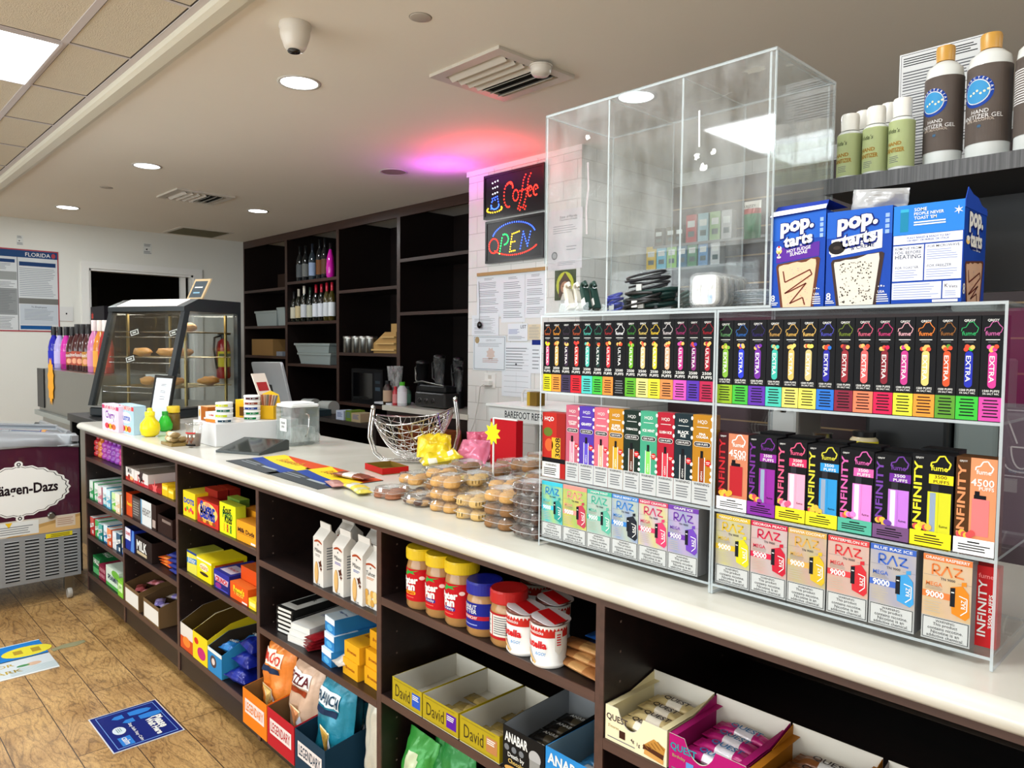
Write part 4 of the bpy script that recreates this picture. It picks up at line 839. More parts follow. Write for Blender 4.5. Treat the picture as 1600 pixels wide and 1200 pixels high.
# ================================================================== counter top goods
def px2(px, py, z=T): p = at(px, py, 2, z); return p.x, p.y
TZ = T+.0006
CK = {'choc': ('#4a2c1e', 'dark chocolate ball'), 'pale': ('#cf9f5c', 'pale golden round'), 'crack': ('#d6b06c', 'cracked butter'), 'dip': ('#c79a5e', 'half dipped shortbread'), 'sand': ('#9c6446', 'brown sandwich'), 'seed': ('#8c6238', 'seeded brown')}
STN = 0
def clamshell(x, y, z, kind, where, rz, lvl):
    t = thing('cookie_clamshell', f'clamshell of {CK[kind][1]} cookies, {where}, {lvl}', 'cookie container', (x, y, z), rz, 'clear cookie clamshells on the counter')
    w_, d = .050, .046; mb = MB()
    def ring(s_, zz):
        P = []
        for k in range(20): a = 2*pi*k/20+.1; q = 1/max(abs(cos(a)), abs(sin(a)))**.55; P.append(Vector((w_*s_*cos(a)*q*.86, d*s_*sin(a)*q*.86, zz)))
        return P
    def shell(rs):
        vs = []; [vs.extend(ring(*r)) for r in rs]; n = 20
        m = MB(); m.add(vs, [(j*n+k, j*n+(k+1) % n, (j+1)*n+(k+1) % n, (j+1)*n+k) for j in range(len(rs)-1) for k in range(n)], CLAM, True); return m, vs
    m, vs = shell([(.78, 0), (.86, .002), (.93, .0155), (1.0, .016)]); r2 = ring(1.0, .016)+ring(1.09, .0163)+ring(1.09, .0175); m.add(r2, [(j*20+k, j*20+(k+1) % 20, (j+1)*20+(k+1) % 20, (j+1)*20+k) for j in range(2) for k in range(20)], RIM); m.add(ring(.78, 0), [tuple(range(20))], CLAM); m.build('tray', t)
    m, vs = shell([(1.08, .0178), (1.0, .018), (.96, .0185), (.90, .0275), (.74, .0285)]); m.add(ring(.74, .0285), [tuple(range(20))], CLAM)
    for k in range(-2, 3): m.box((-.018, k*.009-.0008, .0286), (.018, k*.009+.0008, .0292), RIM)
    m.build('lid', t); return t
_ck = {}
def cookies(x, y, z, kind, rz, where):
    c = CK[kind][0]; cm = mat('baked_cookie', c, .75, bump=.8, bscale=140, var=.2, vscale=60); spots = [(-.021, -.017), (.021, -.017), (0, .019)] if kind not in ('choc',) else [(-.026, -.02), (0, -.024), (.026, -.018), (.0, .012)]
    for i, (a, b) in enumerate(spots):
        if (kind, i) not in _ck:
            mb = MB()
            if kind == 'choc': mb.blob((0, 0, .0115), (.0125, .0125, .0115), mat('chocolate_coating', c, .3), 12, 8, .06, seed=i)
            elif kind == 'dip': mb.blob((0, 0, .008), (.023, .014, .0078), cm, 12, 6, .1, seed=i); mb.blob((-.009, 0, .0087), (.0155, .0145, .0081), mat('chocolate_coating', '#4a2c1e', .3), 12, 6, 0)
            elif kind == 'sand': mb.lathe([(.001, 0), (.021, .001), (.0215, .006), (.02, .007), (.02, .010), (.0215, .011), (.021, .0165), (.001, .018)], cm, 16)
            else: mb.lathe([(.001, 0), (.017, .0), (.0205, .004), (.0205, .012), (.016, .0195), (.001, .0225)], cm, 14)
            if kind == 'crack':
                for k in range(3): mb.box((-.009+.008*k, -.0205, .006), (-.008+.008*k, -.019, .014), K)
            o = mb.build('cookie'); _ck[(kind, i)] = o; first = True
        else: o = _ck[(kind, i)].copy(); COL.objects.link(o)
        o.location = (x+a*cos(rz)-b*sin(rz), y+a*sin(rz)+b*cos(rz), z+.0008); o.rotation_euler = (0, 0, rz+i)
        tag(o, f'{CK[kind][1]} cookie packed in a clamshell, {where}', 'cookie', f'{CK[kind][1]} cookies, {where}')
def stack(x, y, kinds, where, rz=0):
    for i, kd in enumerate(kinds):
        z = TZ+i*.0298; lv = 'on the counter itself' if len(kinds) == 1 else ('lowest of stack', 'second from bottom', 'third from bottom', 'topmost of four')[i] if i < len(kinds)-1 or i == 3 else 'topmost of stack'
        r = rz+radians(random.uniform(-7, 7)); clamshell(x, y, z, kd, where, r, lv); cookies(x, y, z, kd, r, where)
for px, py, kinds, wh, rz in ((592, 780, ['sand'], 'front row left end', .15), (638, 792, ['dip'], 'front row second place', .2), (681, 801, ['pale']*3, 'front row third place', .1), (722, 813, ['crack']*2, 'front row fourth place', .12), (768, 828, ['seed', 'seed', 'pale'], 'front row fifth place', .05), (812, 844, ['choc']*4, 'front row beside the case', .05)):
    x, y = px2(px, py); stack(x, y+.042, kinds, wh, rz)
rows2 = [(-1.60, .18, ['dip', 'pale'], 'middle row left end'), (-1.485, .185, ['pale', 'seed', 'pale'], 'middle row second place'), (-1.37, .19, ['pale', 'crack', 'crack'], 'middle row third place'), (-1.255, .195, ['seed', 'pale', 'pale'], 'middle row fourth place'), (-1.14, .20, ['choc', 'seed', 'seed', 'seed'], 'middle row beside the case')]
for x, y, k_, wh in rows2: stack(x, y, k_, wh, .05)
rows3 = [(-1.64, .29, ['pale', 'dip'], 'rear row left end'), (-1.525, .295, ['seed', 'pale', 'seed'], 'rear row second place'), (-1.41, .30, ['pale', 'seed', 'seed'], 'rear row third place'), (-1.295, .305, ['seed', 'seed', 'dip', 'seed'], 'rear row fourth place'), (-1.18, .31, ['pale', 'seed', 'choc', 'seed'], 'rear row right end'), (-1.46, .405, ['seed', 'pale', 'seed'], 'back corner of the cookie heap'), (-1.345, .41, ['seed', 'pale', 'seed', 'seed'], 'back right of the cookie heap'), (-1.23, .415, ['seed', 'pale', 'seed', 'seed'], 'back right end of the cookie heap')]
for x, y, k_, wh in rows3: stack(x, y, k_, wh, -.05)
# hammock-shaped wire basket
L_ = at(583, 700, 1, .40); R__ = at(711, 700, 1, .58); zl = at(578, 643, 1, .40).z; zr = at(706, 630, 1, .58).z
t = thing('wire_fruit_basket', 'empty chrome wire hammock basket on curved legs', 'basket', (0, 0, 0)); ax = Vector((R__.x-L_.x, R__.y-L_.y, 0)); sd = Vector((-ax.y, ax.x, 0)).normalized()
def bp(u, v):
    s_ = max(0, sin(pi*u)); q = Vector((L_.x, L_.y, 0))+ax*u+sd*(.15*v*s_**.7); q.z = zl+(zr-zl)*u-.008-(s_**.75)*(.035+.135*(1-v*v)); return q
mb = MB()
for k in range(19): v = -1+2*k/18; mb.tube([bp(.02+.96*j/16, v) for j in range(17)], .0016 if 0 < k < 18 else .0026, CHROME, 5)
for c in [(-.25+.11*k) for k in range(14)]:
    for sg in (1, -1):
        P = [bp(c+.12+sg*.2*v_, v_) for v_ in [(-1+2*j/10) for j in range(11)] if .03 < c+.12+sg*.2*v_ < .97]
        if len(P) > 2: mb.tube(P, .0012, CHROME, 4)
mb.build('basket_mesh', t)
def legset(E_, z_, sgn, nm):
    mb = MB()
    for o_ in (-.014, .014):
        b_ = Vector((E_.x, E_.y, 0))+sd*o_; mb.tube([b_+Vector((0, 0, z_+.01)), b_+Vector((0, 0, z_-.05))-ax*.03*sgn, b_+Vector((0, 0, (z_+T)/2))-ax*.04*sgn, b_+Vector((0, 0, T+.03))+ax*.02*sgn, b_+Vector((0, 0, T+.008))+ax*.12*sgn], .0042, CHROME, 8)
    mb.lathe([(.001, z_+.006), (.008, z_+.008), (.008, z_+.02), (.001, z_+.024)], CHROME, 10, c=(E_.x, E_.y, 0)); mb.build(nm, t)
legset(L_, zl, 1, 'leg'); legset(R__, zr, -1, 'leg')
mb = MB()
for o_ in (-.014, .014): b_ = Vector((L_.x, L_.y, T+.006))+sd*o_; mb.tube([b_+ax*.12, b_+ax*.88], .0042, CHROME, 8)
mb.build('base_rail', t)
mb = MB(); mb.tube([bp(.86, v_)+Vector((0, 0, .004)) for v_ in (-1, -.6, -.2, .2, .6, 1)], .0022, pl('#6a4ab0')); mb.build('purple_cord', t)['label'] = 'purple cord'
def bag(name, label, cat, loc, w_, h_, th, m, rot=(0, 0, 0), wr=.5, seed=1, mf=None, group=None, crimp=.06, parts=None):
    mb = MB(); mb.pillow(w_, h_, th, m, wr=wr, seed=seed, mf=mf, crimp=crimp)
    if parts: parts(mb)
    zs = []
    R3 = (Matrix.Rotation(rot[2], 4, 'Z') @ Matrix.Rotation(rot[1], 4, 'Y') @ Matrix.Rotation(rot[0], 4, 'X')); mn = min((R3 @ Vector(v)).z for v in mb.v)
    mb.v = [tuple(R3 @ Vector(v)-Vector((0, 0, mn))) for v in mb.v]
    return tag(mb.build(name, loc=loc), label, cat, group)
FY = foil('#e4c41c'); FP = foil('#c8486c')
x, y = px2(650, 742); bag('snack_bag', 'crumpled bright yellow snack bag lying on top of another', 'snack bag', (x-.02, y+.085, TZ+.026), .11, .12, .05, FY, (radians(-62), 0, .9), .9, 3, group='crumpled yellow snack bags')
bag('snack_bag', 'crumpled yellow and white snack bag with blue corner on the counter', 'snack bag', (x-.05, y+.055, TZ), .11, .13, .045, foil('#dccb3c'), (radians(-80), 0, -.5), .9, 5, mf=lambda a, b, s: foil('#e8e4d0') if noise.noise(Vector((a*5, b*5, 3))) > .12 else foil('#dfc926'), group='crumpled yellow snack bags')
for k, (px, py, c, lab, dz) in enumerate(((735, 712, '#c2456a', 'crumpled pink snack bag behind the cookies', .0), (720, 722, '#d87896', 'pale pink snack bag in front of the deeper pink one', .0), (748, 708, '#cf5a78', 'pink snack bag leaning towards the tiled column', .0), (772, 704, '#6c5638', 'small olive brown snack packet by the white post', .0))):
    x, y = px2(px, py, T+.03); bag('snack_bag', lab, 'snack bag', (x, y+.03, TZ+dz), .11 if k < 3 else .05, .12 if k < 3 else .06, .05, foil(c), (radians(-60+8*k), 0, .5*k), .9, 11+k, group='pink snack bags')
def opentray(name, label, cat, loc, w_, d, h, outc, inc, art=None, rz=0, group=None, hb=None, fronth=None, sart=None, lip=0):
    # open display carton: thin cardboard walls, front at local y=0
    t = thing(name, label, cat, loc, rz, group); e = .0012; O = pm(outc); I = pm(inc); hf = fronth or h; hb = hb or h; mb = MB()
    mb.box((-w_/2, 0, 0), (w_/2, d, e), I); mb.box((-w_/2, 0, e), (w_/2, e, hf), O); mb.box((-w_/2, d-e, e), (w_/2, d, hb), O)
    for s_ in (-1, 1):
        xa_ = -w_/2 if s_ < 0 else w_/2-e; P = [(e, e), (d-e, e), (d-e, hb), (d*.25, h), (e, hf)]
        mb.prism(P, 0, e, O, M=Matrix(((0, 0, 1, xa_), (1, 0, 0, 0), (0, 1, 0, 0), (0, 0, 0, 1))))
    il = MB(); il.add([(-w_/2+e*1.1, e*1.1, e*1.1), (w_/2-e*1.1, e*1.1, e*1.1), (w_/2-e*1.1, d-e*1.1, e*1.1), (-w_/2+e*1.1, d-e*1.1, e*1.1), (-w_/2+e*1.1, d-e*1.1, hb), (w_/2-e*1.1, d-e*1.1, hb), (-w_/2+e*1.1, e*1.1, hf), (w_/2-e*1.1, e*1.1, hf), (-w_/2+e*1.1, d*.25, h), (w_/2-e*1.1, d*.25, h)], [(3, 2, 5, 4), (0, 6, 7, 1), (0, 3, 4, 8, 6), (1, 7, 9, 5, 2)], I)
    mb.build('carton', t); il.build('lining', t)
    if art: m2 = MB(); F = front(m2, -w_/2, w_/2, -.0002, 0, hf); art(F); m2.build('front_print', t)
    if sart: m2 = MB(); F = rightf(m2, w_/2+.0002, 0, d, 0, h*.98); sart(F); m2.build('side_print', t)
    return t
x, y = px2(575, 739); opentray('candy_tray', 'small empty red candy tray on the counter by the yellow bags', 'tray', (x, y+.02, TZ), .13, .09, .02, '#b01c18', '#7a6228', rz=-.15)
def barpack(name, label, loc, l, w_, th, c, rz, group=None, c2=None, seed=1, tilt=0, txt=None, cat='candy bar', tc=W):
    """flow-wrapped bar lying flat: long axis along local x"""
    mb = MB(); mm = foil(c); m2 = foil(c2) if c2 else mm
    mb.pillow(w_, l, th, mm, wr=.25, seed=seed, crimp=.08, mf=(lambda a, b, s: m2 if .3 < b < .62 else mm) if c2 else None)
    M = Matrix.Rotation(tilt, 4, 'Y') @ Matrix.Rotation(radians(90), 4, 'Y') @ Matrix.Rotation(radians(90), 4, 'Z') @ Matrix.Translation((0, 0, -l/2))
    M = Matrix.Rotation(tilt, 4, 'Y') @ Matrix(((0, 0, 1, -l/2), (1, 0, 0, 0), (0, 1, 0, 0), (0, 0, 0, 1)))
    mb.v = [tuple(M @ Vector(v)) for v in mb.v]; mn = min(v[2] for v in mb.v); mb.v = [(a, b, c_-mn) for a, b, c_ in mb.v]
    if txt:
        mz = max(v[2] for v in mb.v)
        F = Face(mb, (-l*.32, -w_*.3, mz+.0004), (1, 0, 0), (0, 1, 0), l*.64, w_*.6); F.txt(txt, .5, .5, tc, w=.8, l=1)
    return tag(mb.build(name, loc=loc, rz=rz), label, cat, group)
x, y = px2(520, 752); barpack('candy_bar', 'brown and pink wrapped bar lying across the counter mat', (x+.01, y+.06, TZ+.003), .15, .045, .014, '#7a3c20', .15, c2='#ddd8d0', seed=4)
x, y = px2(512, 762); barpack('candy_bar', 'pinkish wrapped bar under the brown bar at the mat edge', (x, y+.025, TZ+.0015), .10, .04, .011, '#b48078', -.3, seed=8)
x, y = px2(538, 768); barpack('candy_bar', 'white bar with yellow ends at the front of the mat', (x, y+.035, TZ+.0015), .10, .045, .013, '#dcc83c', -.15, c2='#d8d8d0', seed=6); barpack('candy_bar', 'crinkled yellow bar nearest the counter edge', (x+.055, y+.02, TZ), .08, .04, .012, '#d0c44c', -.3, c2='#c8c8a0', seed=9)
# counter mats
def matart(F):
    F.rect(0, 0, 1, 1, ink('#3a4044'), 1); F.poly([(0, .42), (1, .18), (1, 1), (0, 1)], ink('#1c3f90'), 2)
    F.poly([(0, 1), (0, .62)]+[(k/10, .62-.18*sin(k/10*1.7)+.0*k) for k in range(1, 11)]+[(1, 1)], ink('#e8c81e'), 3)
    F.poly([(.12, 1)]+[(.12+.88*k/8, .98-.30*sin(k/8*1.5)) for k in range(9)]+[(1, 1)], ink('#c8481c'), 4)
    F.txt("Reese's", .52, .74, ink('#4a2410'), w=.46, l=6, bold=.03, shear=.2); F.txt("Reese's", .52, .745, ink('#e8a81c'), w=.44, l=7, shear=.2); F.lines(.1, .16, .5, .3, 2, ink('#8c9498'), 4, .4); F.rect(.55, .2, .85, .26, ink('#9aa4a8'), 4)
for k, (x, y, lab) in enumerate(((-2.30, .125, 'colourful counter mat with orange corner, nearer the card terminal'), (-1.99, .125, 'colourful counter mat partly under the candy bars'))):
    t = MB(); t.box((-.17, -.105, 0), (.17, .105, .0016), pm('#3a4044')); matart(topf(t, -.17, .17, -.105, .105, .0016)); tag(t.build('counter_mat', loc=(x, y-.005*k, T+.0003+.0022*0), rz=-.03), lab, 'counter mat', 'two printed counter mats')
# white riser with tins and boxes
rx0, ry0 = px2(300, 690); rx1 = at(338, 699, 2, T).x; ry0 = .132; ry1 = .48; rh = at(338, 663, 1, ry0).z-T
mb = MB(); mb.rbox((rx0, ry0, TZ), (rx1, ry1, T+rh), pl('#d9dadb', .25), .004, 2); tag(mb.build('riser_box'), 'plain glossy white riser box on the counter carrying the tins', 'riser box')
zr_ = T+rh+.0006
_tin = None
def tin(x, y, z, c, label):
    t = thing('snus_tin', label, 'tin', (x, y, z), random.uniform(-.2, .6), 'round tins stacked on the white riser'); mb = MB(); mb.lathe([(.030, 0), (.032, .002), (.032, .0125)], pl('#e6e8e6'), 28); 
    F = Face(mb, (0, 0, 0), (1, 0, 0), (0, 0, 1), .055, .0085, cyl=(.0322, (0, 0, .003), .75)); F.rect(0, 0, 1, 1, ink(c), 1); F.txt('ZYN', .62, .5, W, w=.2, l=3); F.ell(.38, .5, .03, .2, W, 3); mb.build('can', t)
    mb = MB(); mb.lathe([(.0325, .0126), (.0325, .0185), (.031, .0195)], pl('#f0f1ef'), 28); mb.build('lid', t)
tins = [(363, ['#1c3a4c', '#b8c820', '#1c5c48', '#c4cc2c'], 'front left tin stack'), (394, ['#0c7038', '#0e7c40', '#1c3c84', '#8c4430', '#4c2428'], 'front middle tin stack'), (421, ['#187878', '#1c6460', '#1c3478', '#3c2c44'], 'tin stack nearest the glass jar')]
for px, cs, lab in tins:
    y_ = ry0+.05+(px-363)*.0042; x_ = at(px, 650, 1, y_).x
    x_ = min(x_, rx1-.036)
    for k, c in enumerate(cs): tin(x_, y_, zr_+k*.0202, c, f'white round tin with coloured band, {lab}, ' + ('bottom', 'second', 'third', 'fourth', 'fifth')[k])
def simplebox(name, label, cat, x, y, z, w_, d, h, c, art=None, rz=0, top=None, group=None, sart=None, tart=None, sidec=None):
    return place(carton(w_, d, h, c, art, top=top, sart=sart, tart=tart, sidec=sidec), name, label, cat, x, y, z, rz, group)
x = at(294, 655, 1, ry0+.03).x; simplebox('cardboard_box', 'orange brown carton with white printed end on the riser', 'box', rx0+.055, ry0+.02, zr_, .095, .10, .055, '#9c5418', lambda F: (F.rect(0, 0, .28, 1, ink('#e8dcd0'), 1), F.ell(.14, .5, .08, .3, ink('#d8903c'), 2), F.rect(.62, .12, .88, .24, W, 2)), top='#c8a070')
simplebox('display_box', 'open yellow display carton behind the tins on the riser', 'box', rx0+.07, ry0+.19, zr_, .12, .1, .075, '#e0b020', lambda F: F.rect(.2, .1, .9, .6, ink('#6a4418'), 1), top='#f0d060', rz=.3)
simplebox('display_box', 'small white and orange tray carton in front of tins', 'box', rx0+.15, ry0+.012, zr_, .07, .05, .04, '#e4ded4', lambda F: (F.rect(0, 0, 1, .3, ink('#d87c2c'), 1), F.txt('GUMMI', .6, .7, RED, w=.5)), rz=.15)
t = thing('cigar_wrap_display', 'fan of foil sleeves in a yellow stand behind the tins', 'display box', (rx0+.155, ry0+.24, zr_), .5)
mb = MB(); mb.box((-.05, -.02, 0), (.05, .03, .055), pm('#d8a820')); mb.prism([(-.05, .055), (.05, .055), (.04, .1), (0, .115), (-.04, .1)], 0, .001, pm('#e0b828'), M=Matrix(((1, 0, 0, 0), (0, 0, 1, .03), (0, 1, 0, 0), (0, 0, 0, 1)))); mb.build('stand', t)
for k in range(8): mb = MB(); mb.box((-.0015, -.004, 0), (.0015, .01, .05), foil(['#c8a89c', '#8c8c90', '#b06c5c'][k % 3]), M=Matrix.Translation((-.035+.01*k, 0, .05)) @ Matrix.Rotation(radians(-18+5*k), 4, 'Y')); mb.build('sleeve', t)
t = thing('price_card', 'slanted white price card standing above the yellow carton', 'sign', (rx0+.11, ry0+.30, zr_), .4)
mb = MB(); M = Matrix.Rotation(radians(-24), 4, 'Y'); mb.box((-.002, -.05, .05), (.002, .03, .20), pm('#e2d8cc'), M=M); mb.box((.0022, -.04, .12), (.0026, .02, .16), ink('#a83030'), M=M); mb.box((-.003, -.02, 0), (.003, 0, .05), pm('#c8b090'), M=M); mb.build('card', t)
# glass jar
jx, jy = px2(453, 698); t = thing('glass_jar', 'square clear glass tip jar with white paper lid and label', 'jar', (jx-.06, jy+.065, TZ)); w2 = .062; jh = .15
mb = MB()
for (a, b) in (((-w2, -w2, 0), (w2, w2, .012)), ((-w2, -w2, .012), (w2, -w2+.004, jh)), ((-w2, w2-.004, .012), (w2, w2, jh)), ((-w2, -w2+.004, .012), (-w2+.004, w2-.004, jh)), ((w2-.004, -w2+.004, .012), (w2, w2-.004, jh))): mb.box(a, b, clearmat('thick_glass', (.9, .93, .92), .03, .10, .09))
mb.build('body', t); mb = MB(); mb.rbox((-w2-.001, -w2-.001, jh+.0005), (w2+.001, w2+.001, jh+.012), pm('#e2e4e4'), .012, 4); mb.rbox((-w2+.01, -w2+.01, jh+.0125), (w2-.01, w2-.01, jh+.018), pm('#eceeee'), .015, 4); mb.build('lid', t)
mb = MB(); F = front(mb, -.028, .028, -w2-.0004, .055, .105); F.rect(0, 0, 1, 1, ink('#dedfdc'), 1); F.txt('thank', .5, .68, K, w=.6, h=.22, l=2); F.txt('you', .45, .32, K, w=.4, h=.24, l=2); mb.build('label_sticker', t)
mb = MB(); mb.box((-w2+.012, -w2+.012, .013), (w2-.012, w2-.012, .07), clearmat('folded_paper_notes', (.85, .87, .87), .5, .4, .05)); mb.build('contents', t)
mb = MB(); mb.tube([(w2+.001, 0, .125), (w2+.022, .004, .12), (w2+.03, 0, .08), (w2+.02, -.004, .045), (w2+.001, 0, .035)], .0028, CHROME, 8); mb.build('handle', t)
# card terminal
ax_, ay_ = px2(337, 707); bx_, by_ = px2(405, 712); t = thing('card_terminal', 'dark grey wedge shaped card terminal lying on the counter', 'card terminal', (ax_, ay_, TZ), atan2(by_-ay_, bx_-ax_)); lw = hypot(bx_-ax_, by_-ay_)
mb = MB(); P = [(0, 0), (.17, 0), (.17, .035), (.155, .04), (.0, .008)]; mb.prism(P, 0, lw, mat('terminal_plastic', '#3a4040', .35), M=Matrix(((0, 0, 1, 0), (1, 0, 0, 0), (0, 1, 0, 0), (0, 0, 0, 1)))); mb.build('body', t)
mb = MB(); a_ = atan2(.032, .155); F = Face(mb, (.006, .006*cos(a_), .008+.006*sin(a_)), (1, 0, 0), (0, cos(a_), sin(a_)), lw-.012, .142, .0005); F.rect(0, 0, 1, 1, mat('screen_glass', '#2b3130', .12), 1); mb.build('screen', t)
# POS tablet seen from behind
TR = at(438, 566, 1, .56); BR = at(481, 641, 1, .50); TL = at(392, 566, 1, .80); ex = (TL-TR); ez = (BR-TR); nn = ex.cross(ez).normalized()
if nn.y > 0: nn = -nn
wx = ex.length; wz = ez.length*.93; ex.normalize(); ez.normalize(); ez = (ez-ex*ez.dot(ex)).normalized()
t = thing('tablet_register', 'silver tablet register seen from behind on a white stand', 'register', (TR.x, TR.y, TZ)); o_ = TR-Vector((TR.x, TR.y, TZ))
MT = Matrix((ex, ez, nn)).transposed().to_4x4(); MT.translation = o_
mb = MB(); mb.rbox((0, 0, -.012), (wx, wz, 0), mat('silver_housing', '#8a8c90', .32, .4), .02, 5, M=MT); mb.build('screen_housing', t)
mb = MB(); mb.rbox((wx*.42, wz*.3, .0004), (wx*.52, wz*.45, .0014), K, .003, 3, M=MT); mb.build('logo', t)
mb = MB(); c_ = MT @ Vector((wx*.6, wz*.85, 0)); mb.box((c_.x-.09, c_.y-.09, 0), (c_.x+.06, c_.y+.06, .006), pl('#c9ced6')); mb.prism([(c_.x-.10, .006), (c_.x+.02, .006), (c_.x+.05, .16), (c_.x-.04, .16)], 0, .006, pl('#c9ced6'), M=Matrix(((1, 0, 0, 0), (0, 0, 1, c_.y-.06), (0, 1, 0, .0), (0, 0, 0, 1)))); mb.build('stand', t)
mb = MB(); mb.lathe([(.02, 0), (.02, .07)], pl('#cfcfcb'), 20, M=Matrix.Translation((BR.x-TR.x+.03, BR.y-TR.y, .021)) @ Matrix.Rotation(radians(90), 4, 'Y') @ Matrix.Translation((0, 0, -.03))); mb.build('paper_roll', t)
# framed notice leaning
fy0 = .17; fx0 = at(229, 652, 1, fy0).x; t = thing('framed_notice', 'black framed white notice leaning in front of the warmer', 'picture frame', (fx0, fy0, TZ), radians(8)); fw = .185; fh = .25
M = Matrix.Rotation(radians(-10), 4, 'X'); mb = MB()
for a, b in (((0, 0, 0), (fw, .012, .012)), ((0, 0, fh-.012), (fw, .012, fh)), ((0, 0, .012), (.012, .012, fh-.012)), ((fw-.012, 0, .012), (fw, .012, fh-.012))): mb.box(a, b, BLK, M=M)
mb.build('frame', t); mb = MB(); mb.box((.012, .004, .012), (fw-.012, .006, fh-.012), pm('#dde4e8'), M=M); o_ = M @ Vector((.012, .0038, .012)); F = Face(mb, o_, M.to_3x3() @ Vector((1, 0, 0)), M.to_3x3() @ Vector((0, 0, 1)), fw-.024, fh-.024, .0003)
for b in (.86, .83, .72, .69, .6, .55): F.rect(.36, b, .66, b+.012, GRY, 1)
mb.build('notice', t); mb = MB(); mb.box((fw/2-.01, .012, .0), (fw/2+.01, .1, .005), BLK); mb.build('easel_foot', t)
# small things at the far left of the counter
for k, (a, b, c1, c2, lab) in enumerate(((160, 185.5, '#d8c8dc', '#c83c6c', 'pink pouch drink carton with red banner at the counter end'), (186, 209, '#a8c8e0', '#d83c3c', 'light blue pouch drink carton beside the pink one'))):
    y_ = -.005+.02*k; xa0 = at(a, 660, 1, y_).x; xb0 = at(b, 660, 1, y_).x; zt0 = at((a+b)/2, 633, 1, y_).z
    def ja(F, c1=c1, c2=c2, k=k):
        F.rect(0, .82, 1, .96, ink(c2), 1); F.txt('fruit punch', .5, .89, W, w=.7, l=2); F.ell(.5, .55, .34, .2, ink('#f0f0f0'), 2); F.txt(('Cherry', 'Sunrise')[k], .5, .56, ink(('#7c2c9c', '#2c50b0')[k]), w=.56, l=3, bold=.03)
        for q, cc in enumerate(('#d83c4c', '#f0a830', '#e86c3c')): F.ell(.3+.2*q, .16, .13, .11, ink(cc), 3)
    simplebox('drink_carton', lab, 'drink carton', (xa0+xb0)/2, y_, TZ, xb0-xa0-.002, .05, zt0-T, c1, ja, group='drink cartons at the counter end')
def bottle(name, label, cat, x, y, z, prof, m, lab=None, cap=None, capm=None, group=None, labm=None, art=None, la=0, parent=None, n=20):
    t = thing(name, label, cat, (x, y, z), 0, group); mb = MB(); mb.lathe(prof, m, n); mb.build('body', t)
    if cap: mb = MB(); mb.lathe(cap, capm or BLK, n); mb.build('cap', t)
    if lab:
        r, z0, z1, arc = lab; mb = MB(); F = Face(mb, (0, 0, 0), (1, 0, 0), (0, 0, 1), arc*r, z1-z0, .0003, cyl=(r, (0, 0, z0), la)); F.rect(0, 0, 1, 1, labm, 1)
        if art: art(F)
        mb.build('label', t)
    return t
x, y = px2(221, 683); YB_ = pl('#e6d40e'); bottle('lemon_juice_bottle', 'lemon yellow squeeze bottle near the counter end', 'bottle', x, y+.035, TZ, [(.02, 0), (.034, .008), (.04, .03), (.038, .055), (.02, .078), (.018, .09)], YB_, cap=[(.02, .0905), (.02, .105), (.012, .107), (.01, .115), (.009, .122)], capm=pl('#f0dc20'))
x, y = px2(240, 675); bottle('lime_juice_bottle', 'green lime juice bottle behind the yellow squeeze bottle', 'bottle', x, y+.05, TZ, [(.02, 0), (.03, .01), (.032, .03), (.02, .06), (.012, .072)], pl('#2cb028'), cap=[(.013, .0725), (.013, .09)], capm=pl('#2c9c30'))
x, y = px2(250, 672); bottle('spice_bottle', 'brown flecked bottle with gold yellow cap beside the pile of sweets', 'bottle', x+.03, y+.05, TZ, [(.026, 0), (.028, .005), (.028, .07), (.022, .08)], mat('spice_contents', '#6a5214', .4, var=.5, vscale=90), cap=[(.028, .0805), (.028, .108), (.026, .11)], capm=pl('#d8b828'))
x, y = px2(262, 697)
for k in range(9):
    lv = 0 if k < 6 else 1; a = (k % 6)
    tag(MB().blob((0, 0, .011), (.02, .012, .011), foil(['#b89c6c', '#d8cca8', '#8c7448'][k % 3]), 12, 8, .25, seed=k).build('wrapped_candy', loc=(x-.05+.034*(a % 3)+.01*lv, y+.02+.03*(a//3), TZ+.013+.019*lv), rz=k), 'gold and cream twist wrapped sweet in the small counter pile', 'candy', 'twist wrapped sweets by the cup')
mb = MB(); mb.box((x-.075, y, TZ), (x+.04, y+.08, TZ+.012), foil('#8c7440')); tag(mb.build('candy_slab'), 'flat gold foil slab under the twist wrapped sweets', 'candy')
x, y = px2(291, 700); t = thing('candy_cup', 'clear plastic cup printed with chocolates and a red band', 'cup', (x, y+.03, TZ)); mb = MB(); mb.lathe([(.021, 0), (.0215, .003), (.03, .085), (.031, .086)], CLAM, 24, caps=False); mb.lathe([(.001, .0), (.021, .0005)], CLAM, 24, caps=False); mb.build('cup', t)
mb = MB(); mb.lathe([(.0005, .004), (.0208, .004), (.024, .03), (.026, .052), (.0005, .056)], mat('milk_chocolate_mix', '#7a5c44', .4, var=.8, vscale=70), 20); mb.build('sweets', t)
mb = MB(); F = Face(mb, (0, 0, 0), (1, 0, 0), (0, 0, 1), .05, .06, .0004, cyl=(.0292, (0, 0, .008), .5)); F.rect(0, .78, 1, .86, RED, 2)
for k in range(9): F.ell(.1+.1*k, .45+.2*((k*7) % 3-1)*.9, .07, .09, ink(['#6a3c28', '#8c5438', '#efe9e0'][k % 3]), 2)
F.rect(0, 0, 1, .1, K, 2); mb.build('print', t); mb = MB(); mb.lathe([(.0315, .0865), (.0325, .09), (.03, .093), (.001, .094)], CLAM, 24); mb.build('lid', t)
